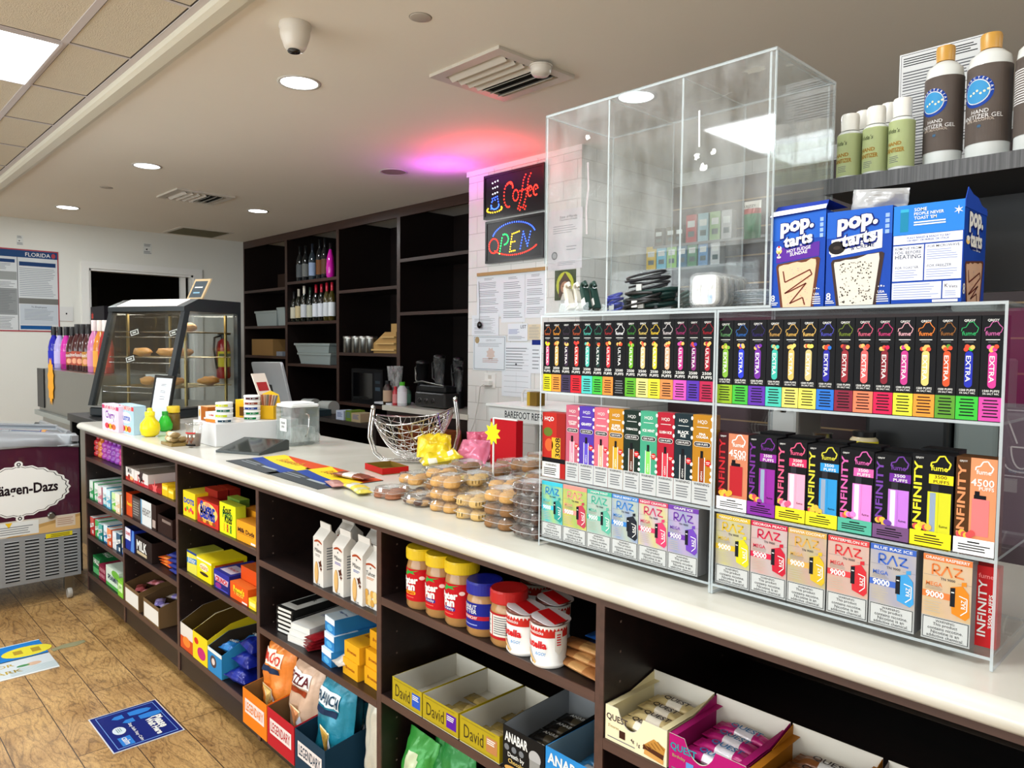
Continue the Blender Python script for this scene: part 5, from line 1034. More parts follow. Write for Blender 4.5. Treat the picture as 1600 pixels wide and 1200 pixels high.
# sign on white post amid the cookies
x, y = px2(768, 728, T+.06); t = thing('star_price_sign', 'thin white sign post with a yellow starburst amid the cookies', 'sign', (x, .245, TZ)); ztp = at(773, 653, 1, .247).z-TZ; xx = at(772, 690, 1, .247).x; t.location.x = xx
mb = MB(); mb.tube([(0, 0, 0), (0, 0, ztp)], .0026, pl('#dcdcd8'), 8); mb.tube([(0, 0, ztp), (.085, 0, ztp)], .002, pl('#dcdcd8'), 8); mb.build('post', t)
mb = MB(); F = front(mb, -.02, .04, -.004, ztp-.075, ztp-.002, .0008); mb2 = mb; F.star(.36, .5, .5, .3, 9, ink('#e8ea20'), 1); mb.build('starburst', t)
y_ = .62; x0 = at(777, 690, 1, y_).x; x1 = at(817, 690, 1, y_).x; z0 = at(800, 700, 1, y_).z; z1 = at(800, 656, 1, y_).z
simplebox('red_carton', 'plain deep red carton standing behind the cookie clamshells', 'box', (x0+x1)/2, y_-.03, TZ, x1-x0, .03, z1-T, '#a8101c')
# ================================================================== goods on the shelves under the counter
YU = .012
def sx(px, py, y=YU): return at(px, py, 1, y).x
def clampx(a, b):
    m_ = (a+b)/2
    for i in range(7):
        if UX[i] < m_ < UX[i+1]: return max(a, UX[i]+.0115), min(b, UX[i+1]-.0115)
    return a, b
def ubox(name, label, cat, pl_, pr2, pt, zs, c, art=None, d=.16, y=YU, top=None, sart=None, group=None, rz=0, sidec=None, hmin=None, tart=None, depth_gap=0):
    a = sx(pl_, pt, y); b = sx(pr2, pt, y); h = at(pl_, pt, 1, y).z-zs-.0006; a, b = clampx(a, b)
    return simplebox(name, label, cat, (a+b)/2, y, zs+.0006, b-a-.001, d, h, c, art, rz, top, group, sart, tart, sidec)
def word(t_, c, w_=.8, b=.5, bg=None, extra=None, rot=0):
    def f(F):
        if bg: F.rect(0, b-.22, 1, b+.22, ink(bg), 1)
        F.txt(t_, .5, b, ink(c) if isinstance(c, str) else c, w=w_, l=3, bold=.03, rot=rot)
        if extra: extra(F)
    return f
def stripes(cs):
    def f(F):
        n = len(cs)
        for i, c in enumerate(cs): F.rect(0, i/n, 1, (i+1)/n, ink(c), 1)
    return f
S1, S2, S3 = SH[0]
# unit 1, top shelf: beaded plastic tubes of gum
for k, (c, nm) in enumerate((('#b8202c', 'clear red'), ('#d87834', 'orange'), ('#b040a8', 'purple, first of four'), ('#a03cb0', 'purple, second of four'), ('#8c3cb0', 'purple, third of four'), ('#9a48b8', 'purple, fourth of four'), ('#c83c90', 'magenta, nearest the divider'), ('#b82c80', 'magenta, second from divider'))):
    x = UX[0]+.045+.068*k; t = thing('gum_tube', f'{nm} beaded plastic gum tube on the top shelf', 'gum pack', (x, .055, S1+.0006), 0, 'beaded gum tubes beside the freezer')
    mb = MB(); mb.lathe([(.018, 0), (.026, .006), (.026, .02), (.02, .026), (.026, .034), (.026, .048), (.02, .054), (.026, .062), (.024, .078), (.012, .086)], mat('tinted_tube', c, .2, coat=.5), 14); mb.build('tube', t)
    mb = MB(); mb.lathe([(.014, .0865), (.014, .1), (.01, .103)], pl(c), 12); mb.build('cap', t)
# unit 1, shelves two and three: thin gum cartons on edge, fanned left to right
G2 = [('#3c9c5c', '#d8e4dc', 'green and white'), ('#5cb078', '#dfe8e4', 'light green'), ('#c87888', '#e0d8d8', 'pink'), ('#3c98a8', '#d8e4e8', 'teal'), ('#58a8c8', '#c8e0e8', 'sky blue'), ('#6cb83c', '#c8e8a0', 'lime green'), ('#d8b890', '#e8dcc8', 'cream'), ('#7cb0d0', '#e0e8ec', 'pale blue')]
G3 = [('#b83030', '#c85850', 'red'), ('#3c9850', '#4ca860', 'green'), ('#187c78', '#5cb0a8', 'teal'), ('#1c6ca0', '#d8e8f0', 'blue and white'), ('#c8502c', '#e08c5c', 'orange'), ('#c8ccd0', '#d8dce0', 'silver'), ('#20384c', '#3c5c78', 'navy'), ('#3c5cb0', '#c8d890', 'blue and yellow')]
for gi, (G, zs, hh) in enumerate(((G2, S2, .092), (G3, S3, .088))):
    for k, (c, c2, nm) in enumerate(G):
        w_ = .062; x = UX[0]+.05+.0715*k
        def ga(F, c=c, c2=c2, k=k):
            F.rect(0, .6, 1, 1, ink(c2), 1); F.poly([(0, .35), (1, .55), (1, .75), (0, .6)], W, 2); F.txt(('mint', 'gum', 'cool', 'fresh')[k % 4], .5, .58, ink(c), w=.7, l=3); F.ell(.3, .2, .2, .14, ink(c2), 2); F.rect(.6, .1, .9, .3, W, 2)
        def gt(F, c2=c2): F.rect(0, 0, 1, 1, ink('#cfd8d8'), 1); F.rect(.1, .05, .3, .95, ink(c2), 2)
        simplebox('gum_carton', f'{nm} gum carton on the {("second", "third")[gi]} shelf beside the freezer', 'gum box', x, YU+.004*(k % 2), zs+.0006, w_, .18, hh-.004*(k % 3), c, ga, tart=gt, group=('second', 'third')[gi]+' shelf gum cartons')
def halls(F): F.rect(0, 0, 1, 1, ink('#1c7038'), 1); F.txt('HALLS', .5, .72, W, w=.8, l=3, bold=.03); F.rect(0, 0, 1, .35, ink('#58a868'), 2)
simplebox('cough_drop_carton', 'dark green HALLS carton on the lowest shelf by the freezer', 'candy box', UX[0]+.085, .02, ZB+.0006, .12, .2, .085, '#1c6034', halls, tart=lambda F: (F.rect(0, .0, 1, .5, ink('#1c6c38'), 1), F.txt('HALLS', .5, .25, W, w=.8, l=2)))
simplebox('candy_carton', 'maroon speckled candy carton on the lowest shelf', 'candy box', UX[0]+.21, .012, ZB+.0006, .11, .2, .07, '#7c2038', lambda F: [F.ell(.1+.11*k, .3+.4*(k % 2), .06, .15, ink('#c8909c'), 1) for k in range(8)] and None)
simplebox('gum_carton', 'large white carton with green swirl reading Spearmint', 'gum box', UX[0]+.375, .012, ZB+.0006, .20, .2, .092, '#c8d8c8', lambda F: (F.ell(.75, .8, .3, .2, ink('#68a83c'), 1), F.rect(0, 0, 1, .18, ink('#4c9c48'), 1), F.txt('SPEARMINT', .55, .5, ink('#1c3448'), w=.8, l=3, bold=.03)))
simplebox('gum_carton', 'small lime green carton in front on the lowest shelf', 'gum box', UX[0]+.525, .004, ZB+.0006, .075, .1, .075, '#7cbc38', lambda F: (F.rect(.1, .3, .9, .8, ink('#c8e4a8'), 1), F.txt('gum', .5, .55, ink('#2c7030'), w=.5, l=2)))
# unit 2
S1, S2, S3 = SH[1]; KT = lambda z: z+.0006
def kd(F): F.rect(0, 0, 1, .28, ink('#b83c30'), 1); F.txt('Milk', .5, .78, ink('#4c4848'), w=.5, l=2); F.ell(.7, .25, .2, .15, ink('#e0b070'), 2); F.ell(.4, .3, .15, .18, ink('#8c2c24'), 2)
ubox('candy_display', 'white and red display carton of milk bars, top shelf left', 'candy box', 192.5, 209, 727, S1, '#dcd8d4', kd, d=.32, top='#8c8078')
ubox('candy_display', 'white display carton with dark bird emblem on the top shelf', 'candy box', 209.5, 231, 734, S1, '#d8d4d0', lambda F: (F.rect(0, 0, 1, .22, ink('#b83c44'), 1), F.star(.5, .68, .22, .1, 5, ink('#3c2c2c'), 2), F.txt('kiss', .5, .35, RED, w=.5, l=2)), d=.32, top='#80766c')
ubox('candy_display', 'deep red notched display carton on the top shelf', 'candy box', 231.5, 252, 757, S1, '#a02024', lambda F: F.star(.5, .5, .25, .1, 6, ink('#d86060'), 1), d=.30, top='#b8302c')
for k, (a, b, pt) in enumerate(((253, 262, 755), (262.5, 271, 763))): ubox('candy_box', ('bright yellow candy box at the right of the top shelf, taller', 'bright yellow candy box at the right of the top shelf, shorter')[k], 'candy box', a, b, pt, S1, '#e0b81c', lambda F: F.rect(.1, .55, .9, .8, ink('#f4e070'), 1), d=.1)
a, b = sx(192, 800), sx(208, 800); a, b = clampx(a, b)
def reese(F): F.txt("Reese's", .5, .55, ink('#f4d030'), w=.7, l=2, bold=.02)
opentray('candy_display', 'orange display carton on the second shelf', 'candy box', ((a+b)/2, YU, KT(S2)), b-a, .3, .10, '#cc4a1c', '#c84018', reese, fronth=.10, hb=.1)
a, b = sx(209, 800), sx(246, 800); a, b = clampx(a, b)
def hersh(F): F.rect(.02, .1, .36, .9, ink('#4c4644'), 1); F.lines(.05, .2, .33, .8, 6, ink('#8c8884'), 2); F.rect(.38, 0, .43, 1, ink('#5c94b8'), 2); F.rect(.43, .0, .82, 1, ink('#d0d4d4'), 1); F.txt("HERSHEY'S", .62, .55, ink('#4c4440'), w=.34, h=.3, l=2); F.rect(.86, .1, .98, .4, ink('#a89890'), 2)
opentray('candy_display', 'dark brown display carton with a pale printed panel on the second shelf', 'candy box', ((a+b)/2, YU-.006, KT(S2)), b-a, .3, .115, '#2c1c18', '#1c1210', hersh, fronth=.105, hb=.12)
a, b = sx(248, 810), sx(271, 810); a, b = clampx(a, b); opentray('candy_display', 'dark brown open display carton at the right of the second shelf', 'candy box', ((a+b)/2, YU-.004, KT(S2)), b-a-.004, .28, .10, '#2a1814', '#140c0a', lambda F: F.rect(.3, .7, .9, .85, ink('#7c6c64'), 1), fronth=.075, hb=.11)
a, b = sx(191, 850), sx(212, 850); a, b = clampx(a, b)
def bfing(F): F.rect(0, .45, .6, 1, ink('#d8d8e4'), 1); F.txt('DUNK', .32, .75, RED, w=.5, l=3, bold=.03); F.poly([(.6, 0), (1, 0), (1, 1), (.8, 1)], ink('#4c7cc8'), 2)
opentray('candy_display', 'royal blue display carton on the third shelf', 'candy box', ((a+b)/2, YU-.006, KT(S3)), b-a, .3, .095, '#1c2c88', '#242c60', bfing)
a, b = sx(213, 860), sx(239, 860); a, b = clampx(a, b)
opentray('candy_display', 'dark display carton with white lettering on the third shelf', 'candy box', ((a+b)/2, YU-.004, KT(S3)), b-a-.002, .3, .085, '#241a18', '#181010', lambda F: (F.txt('MILK', .4, .55, W, w=.6, l=2, bold=.03), F.rect(.1, .1, .7, .25, ink('#b8a888'), 1)))
x = (sx(240, 890)+sx(258, 890))/2
for k in range(3): barpack('candy_bar', 'orange wrapped bar lying on the third shelf, ' + ('bottom', 'middle', 'top')[k], (x, .06, KT(S3)+.013*k), .11, .05, .012, '#d0581c', .1*k, c2='#e88838', seed=k, group='orange bars on the third shelf')
x = (sx(259, 900)+sx(271.5, 900))/2
for k in range(4): barpack('candy_bar', 'blue wrapped bar in the small pile by the divider, level ' + ('one', 'two', 'three', 'four')[k], (x+.008, .05, KT(S3)+.021*k), .085, .06, .02, '#1c2c80', .1*k, seed=k, group='blue bars on the third shelf')
for k, (pa, pb, nm, cs) in enumerate(((194, 216, 'pink and red', ['#a04c50', '#7c3028', '#c8808c']), (223, 247, 'lilac', ['#7c70b0', '#a898c8', '#8c8078']))):
    a, b = clampx(sx(pa, 980, -.004), sx(pb, 980, -.004))
    opentray('cardboard_tray', f'brown cardboard tray with white front holding {nm} wrapped bars', 'tray', ((a+b)/2, .0, KT(ZB)), b-a, .34, .11, '#6c5438', '#5a442c', lambda F: F.rect(.04, .1, .96, .82, ink('#d8d4cc'), 1), fronth=.085, hb=.125)
    for q in range(8):
        barpack('wrapped_candy', f'{nm} wrapped candy bar in the cardboard tray', ((a+b)/2+(b-a)*.24*(q % 2*2-1), .05+.07*(q//2), KT(ZB)+.052+.004*(q % 3)), .085, .04, .018, cs[q % 3], .4*(q % 3-1), c2=cs[(q+1) % 3], seed=q, group=f'{nm} bars in the tray')
x = (sx(248, 1000)+sx(272, 1000))/2
for k in range(3): bag('foil_bag', 'crinkled silver foil packet on the lowest shelf, ' + ('bottom', 'middle', 'top')[k], 'candy bag', (x, .10, KT(ZB)+.026*k), .13, .13, .03, foil('#a4a0a8'), (radians(-88), 0, .1*k), .8, 20+k, group='silver foil packets')
# unit 3
S1, S2 = SH[2]
def dots(F): F.txt('DOTS', .5, .62, ink('#2c50b0'), w=.86, h=.22, l=3, bold=.05); [F.ell(.2+.15*k, .25+.08*(k % 2), .09, .08, ink(('#d83c2c', '#58a838', '#e87c28', '#c83c7c')[k % 4]), 2) for k in range(5)]
ubox('candy_box', 'yellow DOTS theatre box leaning left on the top shelf', 'candy box', 286, 304.5, 765, S1, '#e8cc20', dots, d=.10, top='#d8c038')
simplebox('candy_box', 'second yellow theatre box behind DOTS', 'candy box', sx(300, 770, .1), .12, KT(S1), .09, .04, .115, '#d8c428')
def sugar(F): F.rect(0, 0, 1, 1, ink('#c83024'), 1); F.ell(.5, .55, .46, .4, ink('#f0c868'), 2); F.txt('Sugar', .5, .62, ink('#2438a0'), w=.7, l=4, bold=.04); F.txt('Babies', .5, .46, ink('#2438a0'), w=.7, l=4, bold=.04); F.ell(.5, .86, .12, .07, ink('#e88c70'), 3); [F.ell(.2+.15*k, .14, .08, .07, ink(('#8c4820', '#e0a030')[k % 2]), 3) for k in range(5)]
ubox('candy_box', 'red and gold theatre box with blue lettering on the top shelf', 'candy box', 308, 341, 777, S1, '#b8241c', sugar, d=.04, top='#a82c20')
for k in range(2): simplebox('candy_box', 'dark red theatre box standing behind the red and gold one, rank ' + ('one', 'two')[k], 'candy box', sx(330, 780, .06), .06+.045*k, KT(S1), .115, .04, .112, '#8c2018', top='#a0301c')
def sour(F): F.rect(0, 0, 1, 1, ink('#dce01c'), 1); F.txt('Sour', .48, .8, K, w=.5, l=3, rot=0, bold=.03, skew=.1); F.txt('Patch', .5, .65, ink('#1c6c30'), w=.6, l=3, bold=.03); F.txt('Kids', .55, .5, K, w=.45, l=3, bold=.03); [F.star(.3+.2*(k % 3), .15+.13*(k//3), .09, .04, 4, ink(('#d8b01c', '#b83c1c', '#3c7c2c')[k % 3]), 3) for k in range(6)]
ubox('candy_box', 'lime yellow Sour Patch theatre box on the top shelf', 'candy box', 343, 368, 783, S1, '#c0cc28', sour, d=.035, sidec=None, top='#a8b430')
simplebox('candy_box', 'green second box behind Sour Patch', 'candy box', sx(364, 790, .05), .052, KT(S1), .10, .035, .112, '#58782c', top='#88a038')
def duds(F): F.txt('Milk Duds', .5, .55, ink('#40201c'), w=.86, h=.22, l=3, bold=.03); F.rect(.1, .38, .9, .4, ink('#8c4c1c'), 2); F.rect(.75, .04, .98, .14, W, 2)
ubox('candy_box', 'orange yellow Milk Duds box by the divider', 'candy box', 369.5, 399.5, 811, S1, '#e49c20', duds, d=.05, top='#d88c28')
simplebox('candy_box', 'second orange yellow box behind Milk Duds', 'candy box', sx(392, 820, .07), .07, KT(S1), .13, .05, .085, '#dc9420', top='#d89030')
ubox('candy_box', 'yellow and blue theatre box at the left of the middle shelf', 'candy box', 292, 307, 858, S2, '#d8d04c', lambda F: (F.poly([(0, .4), (1, .5), (1, .75), (0, .65)], ink('#3c80b8'), 1), F.txt('Junior', .5, .58, W, w=.8, l=3), F.rect(0, .9, 1, 1, ink('#1c3c88'), 1)), d=.1, top='#8c8c2c')
def rais(F): F.ell(.5, .62, .3, .18, ink('#f4ecc0'), 2); F.txt('raisins', .5, .62, ink('#b85c1c'), w=.5, l=3); F.ell(.5, .3, .3, .08, ink('#3c2c20'), 2); F.rect(0, .88, 1, .96, ink('#f4f0d0'), 1)
ubox('candy_box', 'tall bright yellow theatre box in the middle of the shelf', 'candy box', 307.5, 330, 868, S2, '#ecd410', rais, d=.13, top='#e0c81c', sart=lambda F: (F.rect(.1, .62, .9, .85, ink('#b84c1c'), 1)))
def cru(F): F.rect(0, .7, 1, 1, ink('#2c2c90'), 1); F.poly([(.05, .75), (.95, .7), (.9, .4), (.1, .42)], ink('#c8b8d0'), 2); F.txt('CRUNCH', .5, .56, RED, w=.75, l=4, bold=.04); F.ell(.3, .22, .2, .14, ink('#8c2c7c'), 3); F.rect(.1, .05, .9, .12, ink('#4c4cb0'), 2)
ubox('candy_box', 'deep blue CRUNCH theatre box on the middle shelf', 'candy box', 334, 358, 888, S2, '#20206c', cru, d=.14, top='#2c2c80', tart=lambda F: (F.rect(.15, .1, .85, .5, ink('#c8b8c8'), 1), F.txt('CRUNCH', .5, .3, RED, w=.55, l=3)))
def rpc(F): F.txt("Reese's", .5, .68, ink('#f0d020'), w=.62, l=3, bold=.04); F.txt('Pieces', .5, .5, ink('#f0c040'), w=.5, l=3); F.rect(.68, .04, .96, .14, W, 2)
for k in range(4): (ubox if k == 0 else (lambda *a, **q: None))('candy_box', "orange Reese's theatre box at the front of its row", 'candy box', 359.5, 387, 907, S2, '#dc5418', rpc, d=.035, top='#d86828') if k == 0 else simplebox('candy_box', 'orange theatre box, rank ' + ('', 'two', 'three', 'four')[k]+' of the orange row', 'candy box', (sx(359.5, 930)+sx(387, 930))/2, YU+.038*k, KT(S2), .135, .035, .10, '#d85018', top='#d8682c', group='orange theatre boxes')
ubox('candy_box', 'low yellow box beside the divider on the middle shelf', 'candy box', 388.5, 400, 934, S2, '#e8cc28', lambda F: F.rect(.1, .3, .9, .7, ink('#f4e88c'), 1), d=.1)
def chew(F): F.rect(0, 0, 1, .5, ink('#c84c20'), 1); F.ell(.5, .35, .3, .2, ink('#e88030'), 2)
a, b = sx(286, 1030), sx(305, 1030); a, b = clampx(a, b); opentray('cardboard_tray', 'white and orange display tray at the left of the lowest shelf', 'tray', ((a+b)/2, .004, KT(ZB)), b-a, .34, .14, '#d8d0c4', '#54401c', chew, fronth=.095, hb=.17)
def spk(F): F.rect(0, .0, 1, 1, ink('#e4c81c'), 1); F.ell(.6, .35, .28, .22, ink('#c02c6c'), 2); F.ell(.25, .7, .15, .12, ink('#c83020'), 2)
a, b = sx(306.5, 1060), sx(329, 1060); a, b = clampx(a, b); opentray('cardboard_tray', 'yellow display tray with pink splash holding yellow candy', 'tray', ((a+b)/2, .002, KT(ZB)), b-a, .34, .14, '#d8c020', '#503c18', spk, fronth=.1, hb=.175)
for q in range(4): bag('candy_packet', 'yellow candy packet heaped in the yellow tray', 'candy bag', ((a+b)/2, .10+.06*q, KT(ZB)+.03+.012*q), (b-a)*.8, .1, .03, foil(('#c8b838', '#a88c2c')[q % 2]), (radians(-70), 0, .1*q), .7, 30+q, group='yellow packets in tray')
def oreo(F): F.rect(0, 0, 1, 1, ink('#2c80b8'), 1); F.ell(.4, .5, .22, .25, ink('#4c3c3c'), 2); F.ell(.4, .5, .12, .14, ink('#d8c8c0'), 3); F.rect(0, .85, 1, 1, W, 2)
a, b = sx(330.5, 1080), sx(352, 1080); a, b = clampx(a, b); opentray('cardboard_tray', 'light blue display tray of blue cookie packets', 'tray', ((a+b)/2, .001, KT(ZB)), b-a, .30, .12, '#2c80b0', '#383028', oreo, fronth=.085, hb=.12)
for q in range(3): barpack('cookie_packet', 'blue cookie packet inside the light blue tray', ((a+b)/2, .07+.085*q, KT(ZB)+.06), .085, .07, .035, '#1c64a8', .2, c2='#2c7cc0', seed=40+q, txt='OREO', group='blue packets in tray', cat='cookie packet')
x = (sx(355, 1100)+sx(380, 1100))/2
def pillart(c): return None
for q in range(3): barpack('cookie_packet', 'royal blue cookie packet by the divider, ' + ('lowest', 'middle', 'topmost')[q], (x-.012+.006*q, .06+.02*q, KT(ZB)+.048*q), .125, .10, .046, '#101c78', .15-.12*q, c2='#1c2c90', seed=50+q, txt='CHIPS', group='royal blue packets', cat='cookie packet')
# unit 4
S1, S2 = SH[3]
def milano(x, y, z, nm, label, rz, c1, sub, hh=.172):
    t = thing('cookie_bag', label, 'cookie bag', (x, y, z), rz, 'white cookie bags under the counter'); w_, d = .062, .052; mb = MB(); PB = mat('white_paper_bag', '#d6d3cd', .55, bump=.3, bscale=30)
    P = [(-w_/2, 0, 0), (w_/2, 0, 0), (w_/2, d, 0), (-w_/2, d, 0)]; h1 = hh*.76; h2 = hh*.9; vs = [Vector(p) for p in P]+[Vector((p[0]*1.02, p[1], h1)) for p in P]+[Vector((-w_/2, d*.42, h2)), Vector((w_/2, d*.42, h2)), Vector((w_/2, d*.5, h2)), Vector((-w_/2, d*.5, h2))]+[Vector((-w_/2, d*.40, hh)), Vector((w_/2, d*.40, hh)), Vector((w_/2, d*.46, hh)), Vector((-w_/2, d*.46, hh))]
    fs = [(0, 3, 2, 1)]+[(4*j+k, 4*j+(k+1) % 4, 4*j+4+(k+1) % 4, 4*j+4+k) for j in range(3) for k in range(4)]+[(12, 13, 14, 15)]
    mb.add(vs, fs, PB); F = Face(mb, (-w_/2, -.0002, 0), (1, 0, 0), (0, 0, 1), w_, h1); F.poly([(.12, .9)]+[(.12+.76*k/8, .93+.05*sin(pi*k/8)) for k in range(9)]+[(.88, .9), (.5, .94)], ink('#a0401c'), 2); F.star(.5, .87, .06, .03, 4, K, 2)
    F.txt(nm, .5, .75, K, w=.66, l=2, bold=0, shear=.15); F.lines(.22, .61, .8, .67, 2, ink(c1), 2)
    if nm != 'Tahoe':
        F.ell(.34, .26, .2, .24, ink('#b88c50'), 3); F.ell(.32, .28, .16, .2, ink('#d0aa6c'), 4); F.star(.72, .48, .2, .1, 4, ink('#4c2418'), 4, .4); F.star(.8, .38, .12, .06, 4, ink('#5c3020'), 4, .9)
    else:
        for k in range(9): F.ell(.25+.2*(k % 4), .12+.1*(k//3), .14, .08, ink(('#c89848', '#e0c080')[k % 2]), 3+k)
    F.txt(sub, .5, .03, GRY, w=.4, l=2); mb.build('bag', t)
    mb = MB(); F = rightf(mb, w_/2+.0004, 0, d, 0, h1); F.lines(.2, .35, .8, .85, 9, GRY, 1); mb.build('side_print', t)
for k, (px, py, lab, c) in enumerate(((500, 915, 'white Milano cookie bag at the left of the row', '#8c8480'), (526, 931, 'white Milano cookie bag with darkest title, second in row', '#5c4c9c'), (555, 945, 'white Milano cookie bag, third in row, side print visible', '#4c64a0'))):
    x, y = px2(px-4, py, S1); milano(x+.0, max(y, .012), KT(S1), 'Milano', lab, radians(-4), c, 'net wt')
x = sx(577, 960, .02); milano(x+.006, .02, KT(S1), 'Tahoe', 'white Tahoe cookie bag beside the divider', 0, '#c87c30', 'net wt', .155)
for k, px in enumerate((536, 575)): milano(sx(px, 900, .09), .085+.012*k, KT(S1), 'Milano', ('white cookie bag in the second rank, left', 'white cookie bag in the second rank, right')[k], 0, '#8c8480', '', .175)
def flatbox(label, x, y, z, w_, d, h, c, tc, txt_, rz, tcol=W, group=None):
    def ta(F): F.rect(.04, .06, .96, .94, ink(tc), 1); F.rect(.1, .2, .6, .8, ink(c), 2); F.txt(txt_, .5, .5, tcol, w=.5, l=3)
    return simplebox('chocolate_bar_box', label, 'chocolate box', x, y, z, w_, d, h, c, lambda F: F.rect(.1, .2, .9, .8, ink(tc), 1), rz, tart=ta, group=group)
x0 = UX[3]+.115
for k in range(6): flatbox('black and white flat chocolate box in the left pile, ' + ('lowest', 'second', 'third', 'fourth', 'fifth', 'topmost')[k], x0+.004*(k % 2), .03, KT(S2)+.0135*k, .085, .20, .0125, '#1c1c1c', '#d8d8d4', 'dark', .12, K, 'flat chocolate boxes')
for k in range(3): flatbox('white flat box with blue edge in the second pile, ' + ('lowest', 'middle', 'topmost')[k], x0+.10, .02+.005*k, KT(S2)+.018*k, .09, .20, .017, '#d8d8d4', '#e0ded8', 'milk', .15, ink('#2c3c90'), 'white flat boxes')
for k in range(4): barpack('chocolate_bar', 'red wrapped chocolate bar fanned at the shelf edge, ' + ('lowest', 'second', 'third', 'topmost')[k], (x0+.175, .10, KT(S2)+.0115*k), .17, .05, .011, '#8c1820', 1.35+.1*k, seed=60+k, group='red bars fanned', c2='#581018')
x1 = (sx(497, 1000)+sx(520, 1000))/2
for k, (dx, dy, dz) in enumerate(((0, .11, 0), (.005, .11, .043), (-.002, .11, .086))):
    simplebox('sugar_free_packet', 'light blue sugar free wafer packet, ' + ('bottom', 'middle', 'top')[k]+' of its pile', 'wafer packet', x1+dx, .015+.006*k, KT(S2)+dz, .062, .21, .042, '#2c7cbc', lambda F: (F.rect(0, .6, 1, 1, ink('#dce4ec'), 1), F.ell(.5, .3, .3, .2, ink('#58a8d8'), 2)), -.1, tart=lambda F: (F.rect(0, .0, 1, .35, ink('#cfe0ec'), 1), F.txt('Sugar Free', .5, .2, ink('#1c3c88'), w=.8, l=3), F.ell(.5, .7, .3, .12, W, 2)), group='light blue wafer packets')
barpack('chocolate_bar', 'white and brown bar lying between blue packets and yellow cartons', (x1+.075, .10, KT(S2)), .19, .05, .04, '#d0c8bc', 1.42, c2='#5c3424', seed=77)
x2 = (sx(524, 1060)+sx(590, 1060))/2+.05
def brown(F): F.txt('Brownies', .5, .5, ink('#8c2c10'), w=.6, l=2, shear=.2)
for k, (dx, dy, dz) in enumerate(((-.055, .02, 0), (-.05, .022, .0455), (.035, .03, 0), (.035, .034, .0455), (.03, .05, .091))):
    simplebox('brownie_carton', 'golden yellow brownie carton, ' + ('bottom left', 'upper left', 'bottom right', 'middle right', 'top right')[k]+' of the pile', 'cookie box', x2-.035+dx, dy, KT(S2)+dz, .078, .17, .045, '#dcA01c', brown, -.04, tart=lambda F: (F.txt('Brownies', .5, .35, ink('#8c2c10'), w=.7, l=2), F.ell(.5, .7, .3, .15, ink('#e8c060'), 1)), group='golden brownie cartons')
# big chip bags in three display trays that stick out past the shelf
def chipprint(c, c2, name_, win):
    def f(mb):
        F = Face(mb, (-.06, -.046, .02), (1, 0, 0), (0, 0, 1), .12, .15, .0005)
    return f
def chipbag(x, y, z, w_, h_, c, c2, title, label, tilt, rz, seed, win='#e0b050', tcol='#efe8e0'):
    C1 = foil(c)
    t = thing('chip_bag', label, 'chip bag', (x, y, z), rz, 'protein chip bags'); mb = MB(); th = .088
    mb.pillow(w_, h_, th, C1, wr=.35, seed=seed, crimp=.07); R3 = Matrix.Rotation(tilt, 4, 'X'); mn = min((R3 @ Vector(v)).z for v in mb.v)
    M = Matrix.Translation((0, 0, -mn)) @ R3; mb.v = [tuple(M @ Vector(v)) for v in mb.v]; mb.build('bag', t)
    mb = MB()
    def surf(a, b):   # point on the front skin of the pillow
        aa = .5+(a-.5)*.86; pa = max(0, 1-abs(2*aa-1)**3); bb = min(1, max(0, (b-.07)/.86)); pb = max(0, 1-abs(2*bb-1)**4); q = sqrt(pa*pb)
        d = th/2*q*(1+.35*noise.noise(Vector((aa*5+seed, b*6, -1+seed*2.1))))+.0025
        return M @ Vector(((aa-.5)*w_*(1-.07*q), -d, b*h_))
    class SF(Face):
        def pt(s, a, b, l): p = surf(a, b); return p+(R3.to_3x3() @ Vector((0, -1, 0)))*l*.0004
        def rect(s, a0, b0, a1, b1, m, l=1, n=8):
            for i in range(n):
                for j in range(n):
                    A0 = a0+(a1-a0)*i/n; A1 = a0+(a1-a0)*(i+1)/n; B0 = b0+(b1-b0)*j/n; B1 = b0+(b1-b0)*(j+1)/n
                    s.poly([(A0, B0), (A1, B0), (A1, B1), (A0, B1)], m, l)
            return s
        def fan(s, pts, m, l):
            cx = sum(p[0] for p in pts)/len(pts); cy = sum(p[1] for p in pts)/len(pts)
            for i in range(len(pts)):
                p, q = pts[i], pts[(i+1) % len(pts)]
                for k in range(4):
                    u0, u1 = k/4, (k+1)/4; L = lambda P_, u: (cx+(P_[0]-cx)*u, cy+(P_[1]-cy)*u)
                    s.poly([L(p, u0), L(q, u0), L(q, u1), L(p, u1)], m, l)
    F = SF(mb, (0, 0, 0), (1, 0, 0), (0, 0, 1), w_, h_)
    F.rect(.1, .68, .9, .84, ink(c2), 1); F.txt(title, .5, .76, ink(tcol), w=.76, h=.11, l=8, bold=.02); F.rect(.15, .6, .85, .66, ink('#8c3414' if c[1] in 'dc' else '#1c2c48'), 2)
    F.fan([(.5+.30*cos(2*pi*k/3+.5), .33+.24*sin(2*pi*k/3+.5)) for k in range(3)], ink('#f0dcb0'), 3); F.fan([(.5+.27*cos(2*pi*k/3+.5), .33+.21*sin(2*pi*k/3+.5)) for k in range(3)], mat('chip_print', win, .6, var=.4, vscale=120), 6)
    F.fan([(.68, .14), (.86, .14), (.84, .32), (.77, .4), (.7, .32)], ink('#d8dce8'), 7); F.txt('20g', .77, .26, ink('#a02c50'), w=.13, l=9); mb.build('print', t); return t
TRAYS = []
tz = ZB+.0006; yo = -.065
def tray_at(pa, pb, ptop, c, inner, label, art, hb=.14, y=yo):
    a = at(pa, ptop+20, 1, y).x; b = at(pb, ptop+20, 1, y).x; return (a, b)
def legend(bg):
    def f(F): F.rect(.1, .35, .9, .75, ink('#e0d4d0'), 1); F.txt('LEGENDARY', .5, .55, ink(bg), w=.72, h=.26, l=3)
    return f
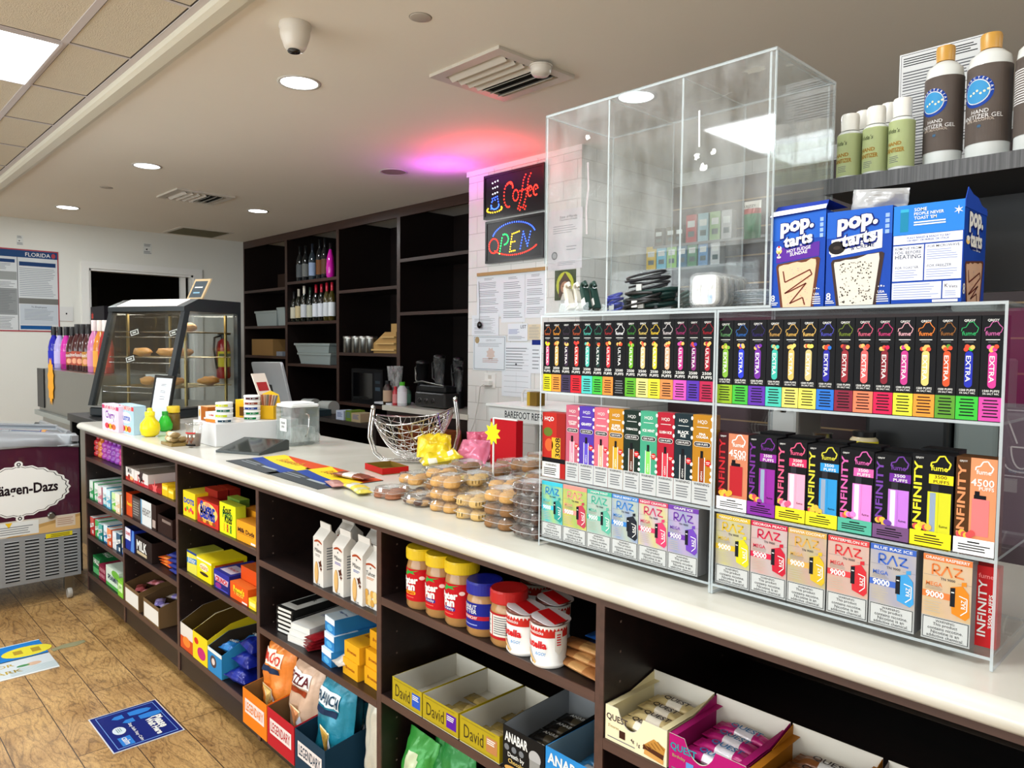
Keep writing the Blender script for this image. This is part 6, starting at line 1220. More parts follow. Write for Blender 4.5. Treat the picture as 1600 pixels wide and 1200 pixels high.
xs_ = UX[3]+.03
for k, (c, lab, ci) in enumerate((('#e07818', 'bright orange LEGENDARY display tray of chips at the shelf floor', '#7c5c34'), ('#b01c28', 'crimson LEGENDARY display tray of chips in the middle', '#6c5034'), ('#163448', 'dark blue LEGENDARY display tray of chips', '#183040'))):
    w_ = .16; x = xs_+.082+.166*k; opentray('chip_display_tray', lab, 'tray', (x, yo+.01*0, tz), w_, .40, .125, c, ci, legend(c), fronth=.11, hb=.14, group='chip display trays'); TRAYS.append(x)
CB = [(0, .02, '#e08030', '#f0e0d0', 'NACHO', 'orange chip bag at the front of the orange tray', .245, '#e8c070'), (0, .12, '#d87024', '#f0e0d0', 'NACHO', 'orange chip bag in the second rank of the orange tray', .25, '#e0b060'), (0, .21, '#c85c20', '#f0e0d0', 'NACHO', 'orange chip bag at the rear of the orange tray', .25, '#e0b060'),
      (1, .02, '#c8a890', '#e8e4e0', 'PIZZA', 'pale pizza chip bag at the front of the red tray', .235, '#d88c58'), (1, .12, '#b8a8a0', '#7c1c28', 'PIZZA', 'white and maroon chip bag in the second rank', .25, '#c88050'), (1, .21, '#a82c34', '#e8e0dc', 'CHIPS', 'red chip bag at the rear of the red tray', .24, '#d89c58'),
      (2, .02, '#1c7c94', '#e0e8ec', 'RANCH', 'teal chip bag at the front of the blue tray', .235, '#d8a848'), (2, .12, '#1c6c84', '#e0e8ec', 'RANCH', 'teal chip bag in the second rank of the blue tray', .25, '#d8a848'), (2, .21, '#185c74', '#e0e8ec', 'RANCH', 'teal chip bag at the rear of the blue tray', .25, '#d8a848')]
for i, (tk, dy, c, c2, title, lab, hh, win) in enumerate(CB): chipbag(TRAYS[tk]+.004*(i % 2)-.002, yo+dy+.058, tz+.002+.0015, .15, hh*1.08, c, c2, title, lab, radians(-6), 0, 80+i, win, '#c83c2c' if tk == 0 else '#5c1420' if title == 'PIZZA' and i == 3 else '#1c3c54' if tk == 2 else '#d8d0cc')
bag('snack_bag', 'plain white upright snack bag beside the blue tray and divider', 'snack bag', (UX[4]-.066, .045, tz), .105, .26, .06, foil('#c8c4b4'), (radians(-3), 0, 0), .3, 99)
# unit 5
S1, S2 = SH[4]
PBUT = mat('peanut_butter_in_jar', '#a87c48', .3, coat=.4)
def jar(px, zt, r, capc, label, art, bodyh, caph, lz, labc, y=None, rib=True):
    x = sx(px, 930, .0); y = r+.004; t = thing('peanut_butter_jar', label, 'jar', (x, y, KT(S1)), 0, 'peanut butter jars')
    mb = MB(); mb.lathe([(r*.9, 0), (r, .006), (r, bodyh*.82), (r*.92, bodyh*.93), (r*.86, bodyh)], PBUT, 32); mb.build('body', t)
    mb = MB(); mb.lathe([(r*1.02, bodyh+.0006), (r*1.04, bodyh+.003), (r*1.04, bodyh+caph*.85), (r*.98, bodyh+caph), (r*.4, bodyh+caph-.001), (.0005, bodyh+caph-.001)], mat('screw_cap', capc, .35), 40, sm=False); mb.build('lid', t)
    mb = MB(); arc = 4.4; F = Face(mb, (0, 0, 0), (1, 0, 0), (0, 0, 1), arc*r, lz[1]-lz[0], .0003, cyl=(r+.0005, (0, 0, lz[0]), .0)); F.rect(0, 0, 1, 1, ink(labc), 1); art(F); mb.build('label', t); return t
def ppan(sub):
    def f(F):
        F.poly([(.44, .78), (.5, .86), (.6, .84), (.56, .9), (.66, .97), (.5, .92), (.44, .97), (.44, .88), (.36, .84)], ink('#2c9c40'), 2); F.txt('Peter', .5, .64, W, w=.29, l=4, bold=.05, skew=.08); F.txt('Pan', .5, .44, W, w=.2, l=4, bold=.05, skew=.08)
        F.pill(.39, .2, .61, .31, ink(sub[1]), 2); F.txt(sub[0], .5, .255, W if sub[1] != '#e0a020' else RED, w=.18, l=4); F.rect(.42, .1, .58, .13, ink('#e06050'), 2); F.ell(.70, .74, .04, .06, ink('#e8c8c0'), 2)
    return f
jar(638, 0, .038, '#e0be18', 'tall yellow lidded Peter Pan jar leftmost, gold band on label', ppan(('Creamy', '#e0a020')), .115, .027, (.02, .095), '#b8141c')
jar(668.5, 0, .038, '#e0be18', 'tall yellow lidded Peter Pan jar in the middle', ppan(('Crunchy', '#3c2c84')), .115, .027, (.02, .095), '#b8141c')
jar(699, 0, .038, '#e0be18', 'tall yellow lidded Peter Pan jar nearest the blue lid', ppan(('Crunchy', '#3c2c84')), .115, .027, (.02, .095), '#b8141c')
def pbb(F): F.txt('PEANUT', .46, .84, W, w=.26, l=3); F.txt('BUTTER', .46, .66, W, w=.26, l=3); F.rect(.3, .34, .75, .5, ink('#b0202c'), 2); F.txt('CRUNCHY', .48, .42, W, w=.24, l=3); F.rect(.36, .12, .6, .16, ink('#8c98d0'), 2)
jar(734, 0, .0385, '#141e90', 'blue lidded peanut butter jar with blue label', pbb, .088, .027, (.018, .072), '#1c2484')
def pbr(F): F.rect(.22, .12, .44, .92, ink('#dcdcd4'), 2); F.lines(.24, .18, .42, .88, 8, GRY, 3); F.rect(.46, .12, .8, .92, ink('#d8d4cc'), 2); F.lines(.48, .18, .78, .88, 8, GRY, 3)
jar(772, 0, .0385, '#b81c1c', 'red lidded peanut butter jar turned to its nutrition label', pbr, .088, .027, (.016, .07), '#a81c20')
def nutella(px, y, label):
    x = sx(px, 985, y); r = .036; t = thing('breadstick_cup', label, 'snack cup', (x, y+r, KT(S1)), 0, 'red and white breadstick cups')
    mb = MB(); mb.lathe([(r*.92, 0), (r*1.0, .004), (r*1.0, .008), (r*.94, .009), (r*1.02, .082)], mat('cup_card', '#e4e2de', .35), 30, caps=True); mb.build('cup', t)
    mb = MB(); mb.lathe([(.001, .083), (r*1.0, .083), (r*1.06, .085), (r*1.06, .088), (.0005, .0885)], foil('#6c3a30'), 28); mb.build('lid_film', t)
    M = Matrix.Translation((.004, .0, .0905)) @ Matrix.Rotation(radians(8), 4, 'Y'); mb = MB(); mb.rbox((-.03, -.036, 0), (.034, .034, .0015), pm('#c4bcc0'), .02, 6, M=M); mb.prism([(-.028, -.01), (.03, -.02), (.03, .012), (-.025, .02)], .0016, .0019, RED, M=M); mb.build('lid', t)
    mb = MB(); F = Face(mb, (0, 0, 0), (1, 0, 0), (0, 0, 1), 3.6*r, .072, .0004, cyl=(r*1.0, (0, 0, .0085), .2)); F.rect(0, .72, 1, 1, ink('#c02c24'), 1); F.txt('breadsticks', .42, .84, W, w=.3, l=4)
    F.txt('nutella', .42, .52, RED, w=.4, l=4, bold=.04); F.txt('n', .225, .52, K, w=.045, h=.14, l=6, bold=.04); F.txt('&GO!', .52, .28, ink('#1c84c4'), w=.16, l=4, shear=.2); F.line((.18, .4), (.4, .02), .007, ink('#5c3418'), 3); F.line((.22, .34), (.44, .0), .005, ink('#d8b070'), 4)
    F.poly([(.74, .38), (.86, .38), (.86, .9), (.74, .9)], ink('#d8d4cc'), 3); F.txt('ready', .8, .64, RED, w=.1, h=.4, rot=90, l=5) if False else F.lines(.765, .5, .835, .84, 5, RED, 5); F.poly([(.74, .38), (.80, .26), (.86, .38)], ink('#d8d4cc'), 3); mb.build('print', t)
nutella(799, .0, 'red and white nutella cup beside the red lidded jar'); nutella(838, -.004, 'red and white nutella cup nearest the shelf front'); nutella(846, .082, 'red and white nutella cup behind, right of the pair'); nutella(820, .15, 'red and white nutella cup furthest back')
x = (sx(858, 1045)+sx(923, 1060))/2
for k in range(3): barpack('cookie_packet', 'caramel brown wrapped biscuit bar in the fanned pile, ' + ('lowest', 'middle', 'upper')[k], (x-.002, .05+.016*k, KT(S1)+.0125*k), .135, .04, .012, '#a87040', -.12+.08*k, c2='#c89860', seed=110+k, group='caramel biscuit bars')
for k in range(3): barpack('cookie_packet', 'blue and white cookie packet in back right pile, ' + ('lowest', 'middle', 'upper')[k], (x+.02, .14, KT(S1)+.0155*k), .13, .06, .015, '#1c54a4', -.1+.08*k, c2='#c8d4e0', seed=120+k, txt='ROLLS', group='blue cookie packets')
def david(col, k):
    def f(F): F.txt('David', .36, .5, ink('#3c3018'), w=.5, h=.5, l=2, bold=-.004); F.rect(.68, .22, .95, .78, ink(col), 1); F.lines(.7, .5, .92, .72, 3, W, 2, .5); F.rect(.05, .9, .9, .93, ink('#8c7c20'), 1); F.rect(.05, .06, .9, .09, ink('#8c7c20'), 1)
    return f
DV = [(613, 659, '#2c54b4', 'blue', 'leftmost'), (660.5, 716, '#541c94', 'purple', 'middle'), (718.5, 781, '#b07848', 'tan', 'rightmost')]
for k, (pa, pb, col, nm, pos) in enumerate(DV):
    y = .004; a, b = clampx(at(pa, 1110, 1, y).x, at(pb, 1120, 1, y).x); bs = b-a-.001
    opentray('protein_bar_tray', f'golden David bar tray with a {nm} square, {pos} of three', 'tray', ((a+b)/2, y, KT(S2)), bs, .20, .058, '#a8941c', '#c8c4b8', david(col, k), group='golden bar trays')
    for q in range((0, 3, 4)[k]): barpack('protein_bar', f'gold wrapped bar lying in the {pos} golden tray', ((a+b)/2-.01+.01*(q % 2), .06+.04*q, KT(S2)+.003), .10, .034, .012, '#8c7840', .25*(q % 2), c2='#c8b070', seed=130+q, group=f'gold bars in the {pos} tray')
def ana(c, wd):
    def f(F): F.txt('ANABAR', .33, .78, W, w=.56, h=.22, l=2, bold=.03); [F.ell(.1+.18*k, .54, .06, .07, GRY, 2) for k in range(3)]; F.txt('Death by', .33, .38, W, w=.4, l=2); F.txt('Chocolate', .36, .26, ink('#d8b868'), w=.44, l=2); F.ell(.78, .62, .14, .16, ink('#a8a8a8'), 2); F.rect(.66, .3, .9, .55, ink('#8c8c88'), 3); F.ell(.3, .08, .25, .08, ink('#c89850'), 3)
    return f
y = .002; a, b = at(786, 1150, 1, y).x, at(851, 1160, 1, y).x
opentray('protein_bar_tray', 'black ANABAR display tray with silver figure printed', 'tray', ((a+b)/2, y, KT(S2)), b-a, .20, .098, '#141414', '#84888c', ana(0, 0), fronth=.092, hb=.105)
for q in range(4): barpack('protein_bar', 'black and gold wrapped ANABAR lying in the black tray', ((a+b)/2, .05+.042*q, KT(S2)+.03+.003*q), .105, .04, .02, '#16120e', .1, c2='#4c4434', seed=140+q, txt='ANABAR', group='black wrapped bars')
a2, b2 = b+.003, UX[5]-.014; opentray('protein_bar_tray', 'light blue ANABAR display tray beside the divider', 'tray', ((a2+b2)/2, y, KT(S2)), b2-a2, .20, .095, '#2c84c8', '#7c98a8', lambda F: F.txt('ANABAR', .5, .8, W, w=.9, h=.22, l=2, bold=.03))
for q in range(3): barpack('protein_bar', 'light blue wrapped bar in the blue tray', ((a2+b2)/2, .06+.045*q, KT(S2)+.03), .075, .04, .02, '#3c84b8', .1, c2='#d8dce0', seed=150+q, group='light blue wrapped bars')
for k, (px, c, lab, dy) in enumerate(((632, '#38983c', 'green snack bag with pale logo at lower left', .03), (668, '#1c7830', 'deep green snack bag leaning in the middle', .06), (700, '#2c8840', 'green snack bag furthest right by the tray edge', .05))):
    x = at(px, 1170, 1, .03).x; bag('snack_bag', lab, 'snack bag', (x, dy+.02, ZB+.0006), .105, .215-.02*(k == 0), .055, foil(c), (radians(-7), radians(8-8*k), .1), .5, 160+k, mf=(lambda a, b, s: foil('#c8d4b0') if (a-.4)**2+(b-.55)**2 < .05 else foil('#38983c')) if k == 0 else None, group='green snack bags on the lowest shelf')
# unit 6: quest bar boxes
zQ = SH[5][0]
def qst(wc, c, pic, sub):
    def f(F):
        F.rect(0, 0, 1, 1, ink(c), 1); F.txt('QUEST', .2, .68, ink(wc), w=.36, l=3, bold=.02); F.txt(sub, .14, .44, ink('#a89868' if wc[1] != 'x' else wc), w=.18, l=3); F.rect(.24, .2, .34, .42, ink('#3c2018' if wc == '#3c3034' else '#5c8cc8'), 3)
        F.txt('4g', .46, .28, ink(wc), w=.06, l=3); F.txt('1g', .56, .24, ink(wc), w=.05, l=3); F.rect(.04, .1, .5, .13, GRY, 2)
        pic(F)
    return f
def smore(F): F.poly([(.62, .3), (.8, .62), (.98, .5), (.95, .22)], ink('#b8843c'), 3); F.poly([(.63, .22), (.95, .16), (.96, .3), (.64, .36)], ink('#4c2818'), 4); F.poly([(.65, .1), (.95, .04), (.96, .16), (.66, .24)], ink('#c89450'), 5); [F.line((.66+.05*k, .36+.06*k), (.72+.06*k, .28+.04*k), .0015, ink('#8c5c24'), 6) for k in range(5)]
def bday(F): F.poly([(.45, 0), (1, 0), (1, .2), (.6, .25)], ink('#e8e0dc'), 3); [F.ell(.74+.04*k, .35+.06*(k % 2), .035, .06, ink('#4c64b0'), 4) for k in range(5)]; F.ell(.85, .15, .1, .1, ink('#e0b880'), 5)
def carm(F): F.ell(.8, .3, .15, .15, ink('#7c4420'), 3)
QB = [(938, 1043.5, 1102, '#e4d8b4', '#3c3034', smore, "S'mores", 'cream', '#d8cca0', ['#c8b480', '#e8e0d0']), (1045, 1167, 1142, '#a81468', '#1c8c9c', bday, 'Birthday', 'magenta', '#981860', ['#b01c70', '#d8d4dc']), (1168.5, 1320, 1183, '#c07818', '#5c2c10', carm, 'Caramel', 'amber', '#a06418', ['#7c4c28', '#d8d8d8']), (1326, 1520, 1230, '#b8aca8', '#3c3034', carm, 'Nut', 'pale grey', '#8c8480', ['#8c6428', '#48244c'])]
for k, (pa, pb, pt, c, wc, pic, sub, nm, so, bc) in enumerate(QB):
    y = .004; a, b = clampx(at(pa, pt+20, 1, y).x, at(pb, pt+40, 1, y).x); h = .062; d = .145
    t = thing('protein_bar_box', f'{nm} QUEST bar box, {("first", "second", "third", "fourth")[k]} from the divider, front notched open', 'bar box', ((a+b)/2, y, KT(zQ)), 0, 'open protein bar boxes'); w_ = b-a-.002; e = .001
    mb = MB(); O = pm(so); I = pm('#d0cbc0')
    n_ = 24; P = []
    for i in range(n_+1):
        u = -w_/2+w_*i/n_; a_ = i/n_; cut = 0
        if .22 < a_ < .62: cut = .03*sin(pi*(a_-.22)/.4)**.6
        P.append((u, h-cut))
    M = Matrix(((1, 0, 0, 0), (0, 0, 1, 0), (0, 1, 0, 0), (0, 0, 0, 1)))
    for i in range(n_): mb.prism([(P[i][0], 0), (P[i+1][0], 0), P[i+1], P[i]], 0, e, I, M=M)
    mb.box((-w_/2, d-e, 0), (w_/2, d, h+.018), I); mb.box((-w_/2, e, 0), (w_/2, d-e, e), I)
    for s_ in (-1, 1): xx = -w_/2 if s_ < 0 else w_/2-e; mb.prism([(e, e), (d-e, e), (d-e, h+.016), (d*.5, h), (e, h)], 0, e, O, M=Matrix(((0, 0, 1, xx), (1, 0, 0, 0), (0, 1, 0, 0), (0, 0, 0, 1)))); mb.box((xx-(.0 if s_ < 0 else .012), e, h-.0008), (xx+(.013 if s_ < 0 else e), d-e, h), O)
    mb.build('carton', t); mb = MB()
    class QF(Face):
        def poly(s, pts, m, l=1):
            s.mb.add([s.pt(q_[0], min(q_[1], 1-(.0 if not .22 < q_[0] < .62 else .5*sin(pi*(q_[0]-.22)/.4)**.6)), l) for q_ in pts], [tuple(range(len(pts)))], m); return s
        def rect(s, a0, b0, a1, b1, m, l=1):
            n = 24
            for i in range(n):
                x0 = a0+(a1-a0)*i/n; x1 = a0+(a1-a0)*(i+1)/n; s.poly([(x0, b0), (x1, b0), (x1, b1), (x0, b1)], m, l)
            return s
    qst(wc, c, pic, sub)(QF(mb, (-w_/2, -.0003, 0), (1, 0, 0), (0, 0, 1), w_, h, .0002)); mb.build('front_print', t)
    for q in range(4):
        barpack('protein_bar', f'QUEST bar inside the {nm} box, ' + ('front', 'second row', 'third row', 'back')[q], ((a+b)/2+.004*(q % 2), y+.026+.031*q, KT(zQ)+.02+.003*q), w_*.8, .029, .018, bc[0], -.06+.05*(q % 2), c2=bc[1], seed=170+k*5+q, txt='QUEST', tc=ink('#2c2024' if k != 1 else '#2c6ca0'), group=f'bars in the {nm} box')
# ================================================================== overhead shelf at the right with the sanitizer
sy0, sy1 = .25, .47; sz0, sz1 = 1.560, 1.585; sxl = at(1287, 300, 1, sy0).x
t = thing('overhead_shelf', 'charcoal wood shelf at upper right holding the sanitizer bottles', 'shelf', (sxl, sy0, 0)); mb = MB()
mb.box((0, 0, sz0), (1.0, sy1-sy0, sz1), mat('charcoal_board', '#1d1c1d', .45)); F = front(mb, 0, 1.0, 0, sz0, sz1); F.rect(0, 0, 1, 1, GREYOAK, 1); mb.build('board', t)
mb = MB(); mb.box((.0, sy1-sy0-.02, 1.40), (1.0, sy1-sy0, sz0-.0005), mat('charcoal_board', '#1d1c1d', .45)); mb.build('back_apron', t)
mb = MB(); mb.box((.86, .0, T+.0006), (.9, sy1-sy0-.021, sz0-.0005), mat('charcoal_board', '#1d1c1d', .45)); mb.build('end_post', t)
SB = mat('frosted_bottle_plastic', '#cfd1cd', .25, coat=.3); SG = ink('#7a6e66')
def sani(F):
    F.rect(0, 0, 1, 1, SG, 1); F.ell(.46, .66, .17, .17*F.w/F.h, ink('#1c3c8c'), 2, 30); F.ell(.46, .66, .135, .135*F.w/F.h, ink('#c8cccc'), 3, 30); F.ell(.46, .66, .125, .125*F.w/F.h, ink('#3c88b8'), 4, 30)
    for k in range(6): F.ell(.40+.035*k, .63+.02*(k % 3), .012, .014, ink('#e8d8b0'), 5)
    q = F.w/F.h
    for k, ch in enumerate('ANTIBACTERIAL'):
        a = radians(200-17*k); F.txt(ch, .46+.152*cos(a), .66+.152*q*sin(a), W, h=.028, rot=degrees_(a)-90, l=5)
    F.txt('HAND', .5, .40, ink('#d8d4d0'), w=.17, l=4, bold=0); F.txt('SANITIZER GEL', .5, .335, ink('#d8d4d0'), w=.44, l=4, bold=0); F.txt('60% ALCOHOL', .5, .29, ink('#c8b8a8'), w=.28, l=4, bold=0); F.ell(.5, .21, .02, .02, ink('#3c5870'), 4)
def degrees_(a): return a*180/pi
for k, (pa, pb, pt, y_, lab) in enumerate(((1435, 1497, 68, .285, 'large brown labelled hand sanitizer bottle, left of three'), (1500, 1573, 47, .275, 'large brown labelled hand sanitizer bottle, tallest in the middle'), (1576, 1652, 30, .265, 'large hand sanitizer bottle cut by the right edge of view'))):
    xa_, xb_ = at(pa, 180, 1, y_).x, at(pb, 180, 1, y_).x; r = (xb_-xa_)/2*.96; h = at((pa+pb)/2, pt, 1, y_).z-sz1; hb = h*.875
    def arts(F, k=k):
        sani(F) if k < 2 else (F.rect(0, 0, 1, 1, SG, 1), F.lines(.2, .4, .8, .86, 14, ink('#d8d4d0'), 2))
    bottle('sanitizer_bottle', lab, 'bottle', (xa_+xb_)/2, y_+r, sz1+.0006, [(r*.9, 0), (r, .004), (r, hb*.84), (r*.93, hb*.93), (r*.6, hb*.985), (r*.42, hb)], SB, (r+.0005, hb*.15, hb*.84, 4.6), [(r*.48, hb+.0005), (r*.5, h-.004), (r*.46, h)], mat('gold_cap', '#b98a3c', .35), 'large hand sanitizer bottles', SG, arts, -.15, n=36)
SGR = ink('#d2dba4')
def small(F): F.rect(0, 0, 1, 1, SGR, 1); F.txt("Vida's", .44, .78, ink('#2c3a20'), w=.24, l=3, rot=0, shear=.2, bold=0); F.txt('HAND', .46, .5, ink('#9c7428'), w=.26, l=3, bold=.03); F.txt('SANITIZER', .47, .36, ink('#9c7428'), w=.34, h=.1, l=3, bold=.03); F.lines(.38, .08, .56, .24, 4, GRY, 3, .3)
for k, (pa, pb, pt, y_, lab) in enumerate(((1302, 1339, 177, .265, 'small green labelled sanitizer bottle, leftmost in front'), (1341.5, 1380.5, 165, .262, 'small green labelled sanitizer bottle, middle in front'), (1382, 1422, 152, .258, 'small green labelled sanitizer bottle beside the large bottles'), (1325, 1360, 172, .32, 'small sanitizer bottle behind, between the left two'), (1365, 1400, 160, .32, 'small sanitizer bottle behind, between the right two'))):
    xa_, xb_ = at(pa, 230, 1, y_).x, at(pb, 230, 1, y_).x; r = (xb_-xa_)/2*.97; h = at((pa+pb)/2, pt, 1, y_).z-sz1; hb = h*.74
    bottle('sanitizer_bottle', lab, 'bottle', (xa_+xb_)/2, y_+r, sz1+.0006, [(r*.92, 0), (r, .003), (r, hb*.93), (r*.85, hb*.98), (r*.6, hb)], SB, (r+.0004, hb*.06, hb*.92, 4.6), [(r*.74, hb+.0005), (r*.76, h-.004), (r*.7, h)], pl('#dcd9d0'), 'small sanitizer bottles', SGR, small, -.1, n=30)
y_ = .43; xa_, xb_ = at(1404, 150, 1, y_).x, at(1512, 150, 1, y_).x; za = at(1404, 88, 1, y_).z
t = thing('fact_card', 'tall white drug facts card standing behind the sanitizer bottles', 'sign', (xa_, y_, sz1+.0006)); mb = MB(); mb.box((0, 0, 0), (xb_-xa_+.02, .003, za-sz1), pm('#c9c9c8')); F = front(mb, 0, xb_-xa_+.02, 0, 0, za-sz1); F.rect(.02, .01, .98, .99, K, 1); F.rect(.026, .014, .974, .986, pm('#c4c4c3'), 2)
F.lines(.05, .9, .95, .97, 4, K, 3, .4)
for k in range(5): F.lines(.05, .72-.17*k, .95, .87-.17*k, 7, ink('#55565a'), 3, .4); F.rect(.04, .705-.17*k, .96, .709-.17*k, K, 3)
mb.build('card', t)
# ================================================================== tiled column
YS = YC-.0005
def R2(x0p, x1p, ztop, zbot, y): return x0p
def onwall(TL, BR, y, yt=None):
    a = at(*TL, 1, y); b = at(*BR, 1, y); return a.x, b.x, b.z, a.z
def strokes(F, P, m, step=.035, r=.008, l=2, ax=1):
    q = F.w/F.h; acc = 0
    for seg in P:
        for i in range(len(seg)-1):
            (a, b), (c, d) = seg[i], seg[i+1]; L_ = hypot(c-a, (d-b)/q); n = max(1, int(L_/step))
            for k in range(n): F.ell(a+(c-a)*k/n, b+(d-b)*k/n, r, r*q, m, l, 8)
def arc(cx, cy, rx, ry, a0, a1, n=14): return [(cx+rx*cos(radians(a0+(a1-a0)*k/n)), cy+ry*sin(radians(a0+(a1-a0)*k/n))) for k in range(n+1)]
LR, LB, LY, LG, LW = led('#ff2418', 7), led('#2c50ff', 7), led('#ffc020', 6), led('#20ff60', 5), led('#f0f4ff', 7)
def ledsign(TL, TR, BL, label, art, y):
    a = at(*TL, 1, y); b = at(*TR, 1, y); c = at(*BL, 1, y); w_ = b.x-a.x; h = (a.z-c.z); z0 = c.z; t = thing('led_sign', label, 'sign', (a.x, y, z0), 0, 'lit signs on the tiled column'); e = .014
    mb = MB(); mb.box((0, 0, 0), (w_, .022, h), pl('#0b0a10', .25)); mb.build('panel', t); mb = MB()
    for p, q in (((0, -.004, 0), (w_, 0, e)), ((0, -.004, h-e), (w_, 0, h)), ((0, -.004, e), (e, 0, h-e)), ((w_-e, -.004, e), (w_, 0, h-e))): mb.box(p, q, pl('#17171b', .2))
    mb.build('frame', t); mb = MB(); F = front(mb, 0, w_, -.0006, 0, h, .0006); art(F); o = mb.build('led_lettering', t); mb = MB()
    for xx in (w_*.16, w_*.88): mb.tube([(xx, .006, h), (xx+.006, .006, h+.018), (xx, .006, h+.035)], .0012, CHROME, 5)
    mb.build('hanging_chain', t); return t, w_, h
def coffee(F):
    strokes(F, [arc(.43, .46, .075, .27, 60, 300), arc(.45, .62, .05, .12, 140, -20)], LR, .03, .0095)
    strokes(F, [arc(.55, .42, .045, .12, 0, 360)], LR, .03, .0085)
    for x in (.64, .72): strokes(F, [[(x-.05, .12), (x, .35), (x+.035, .72), (x+.07, .83), (x+.10, .78)], [(x-.05, .12), (x-.02, .08), (x+.01, .2)]], LR, .03, .0085)
    strokes(F, [[(.62, .5), (.8, .52)]], LR, .03, .008)
    for x in (.78, .87): strokes(F, [arc(x, .45, .035, .11, 20, 320), [(x-.03, .44), (x+.035, .5)]], LR, .028, .0085)
    strokes(F, [arc(.19, .2, .13, .07, 150, 400)], LY, .03, .0095); strokes(F, [[(.13, .22), (.15, .45), (.24, .48), (.27, .24)], arc(.2, .3, .07, .1, 180, 360), [(.16, .4), (.24, .42)]], LB, .03, .0085)
    strokes(F, [[(.16, .55), (.16, .6)], [(.2, .56), (.2, .61)], [(.24, .57), (.24, .62)], [(.16, .68), (.16, .7)], [(.2, .69), (.2, .71)], [(.24, .7), (.24, .72)], [(.155, .8), (.16, .83)], [(.2, .82), (.205, .85)], [(.245, .83), (.25, .86)]], LW, .03, .0085)
def opens(F):
    strokes(F, [arc(.5, .55, .37, .34, 165, 10, 26)], LB, .034, .0085); strokes(F, [arc(.52, .46, .42, .32, 215, 335, 26)], LR, .034, .0085)
    strokes(F, [arc(.155, .4, .085, .17, 0, 360, 20)], LR, .03, .009); strokes(F, [[(.26, .2), (.31, .62)], arc(.345, .52, .07, .12, 110, -110, 10)], LG, .03, .009)
    strokes(F, [[(.6, .66), (.48, .62), (.44, .22), (.56, .24)], [(.46, .43), (.56, .45)]], LY, .028, .0085); strokes(F, [[(.62, .26), (.67, .64), (.74, .3), (.8, .68)]], LB, .03, .0085)
t, w_, h_ = ledsign((756.5, 276), (851, 251.5), (757.5, 343.5), 'black LED sign spelling Coffee in red dots, upper of the two', coffee, YC-.024)
l = area('added_sign_glow', (0, 0, 0), .34, .06, 2.7, (1, .05, .09), (radians(180), 0, 0)); l.parent = t; l.location = (w_*.60, -.30, h_*.35)  # hidden red lamp added in front of the sign to tint the ceiling
l = area('added_sign_glow', (0, 0, 0), .14, .06, 1.2, (.7, .08, 1), (radians(180), 0, 0)); l.parent = t; l.location = (-w_*.25, -.22, h_*.45)  # second hidden lamp, violet, added beside the sign to widen its glow
ledsign((759, 347), (850, 331), (762, 412), 'black LED sign spelling OPEN inside a blue and red ellipse', opens, YC-.024)
def paper(px0, py0, px1, py1, label, name='paper_notice', c='#d6dce2', style='text', dy=0, cat='notice', y=None, grp='papers pinned on the tiled column', thk=.0012):
    yy = y if y is not None else YC-.0016-.0014*dy; x0, x1, z0, z1 = onwall((px0, py0), (px1, py1), yy); w_, h = x1-x0, z1-z0
    mb = MB(); mb.box((0, 0, 0), (w_, thk, h), pm(c)); F = front(mb, 0, w_, 0, 0, h, .00025); g = ink('#8a9096')
    if style == 'text':
        F.lines(.3, .88, .7, .94, 2, g, 1, .4)
        for k in range(4): F.lines(.1, .68-.2*k, .9, .84-.2*k, 4, g, 1, .35)
    elif style == 'cert':
        F.rect(.03, .03, .97, .97, ink('#7c868e'), 1); F.rect(.045, .045, .955, .955, ink('#d2dae0'), 2); F.ell(.13, .88, .07, .07*F.w/F.h, ink('#a08c68'), 3); F.txt('CERTIFICATE', .55, .87, g, w=.3, l=3, bold=0); F.lines(.15, .68, .88, .8, 3, g, 3, .3); F.star(.55, .48, .14, .1, 8, ink('#c8b8b0'), 3); F.lines(.3, .22, .8, .36, 3, ink('#a87c6c'), 3, .3); F.rect(.06, .06, .14, .13, g, 3) if False else None
    elif style == 'list': F.txt('LIST', .8, .82, ink('#4c5058'), w=.28, l=2); F.lines(.05, .4, .6, .7, 4, ink('#7080b0'), 2, .4); F.lines(.05, .1, .9, .3, 3, g, 2, .4)
    elif style == 'form':
        for k in range(9): F.rect(.08, .08+.1*k, .92, .085+.1*k, g, 1)
        F.lines(.1, .5, .9, .92, 8, g, 1, .3); F.rect(.5, .1, .504, .45, g, 1); F.ell(.5, .6, .03, .02, ink('#4c5058'), 2)
    elif style == 'state':
        F.txt('State of Florida', .6, .88, K, w=.5, l=2, bold=0); F.txt('Department of Health', .6, .83, K, w=.5, l=2, bold=0); F.lines(.15, .6, .85, .75, 4, g, 1, .3); F.ell(.2, .24, .09, .09*F.w/F.h, ink('#5c6068'), 2); F.ell(.2, .24, .06, .06*F.w/F.h, ink('#a0a4a8'), 3); F.lines(.55, .3, .85, .4, 2, g, 1, .3); F.lines(.3, .06, .85, .14, 3, g, 1, .3)
    elif style == 'blue': F.rect(.1, .85, .9, 1, ink('#1c2c78'), 1); F.lines(.15, .1, .85, .75, 6, g, 1, .3)
    return tag(mb.build(name, loc=(x0, yy, z0)), label, cat, grp)
x0, x1, z0, z1 = onwall((745, 429), (853, 418), YC-.012); mb = MB(); mb.box((0, 0, 0), (x1-x0, .0105, .02), mat('cork_strip', '#a98a5c', .9, var=.2, vscale=100)); tag(mb.build('cork_strip', loc=(x0, YC-.012, at(745, 432, 1, YC-.012).z)), 'tan cork strip on the column above the pinned papers', 'pin strip')
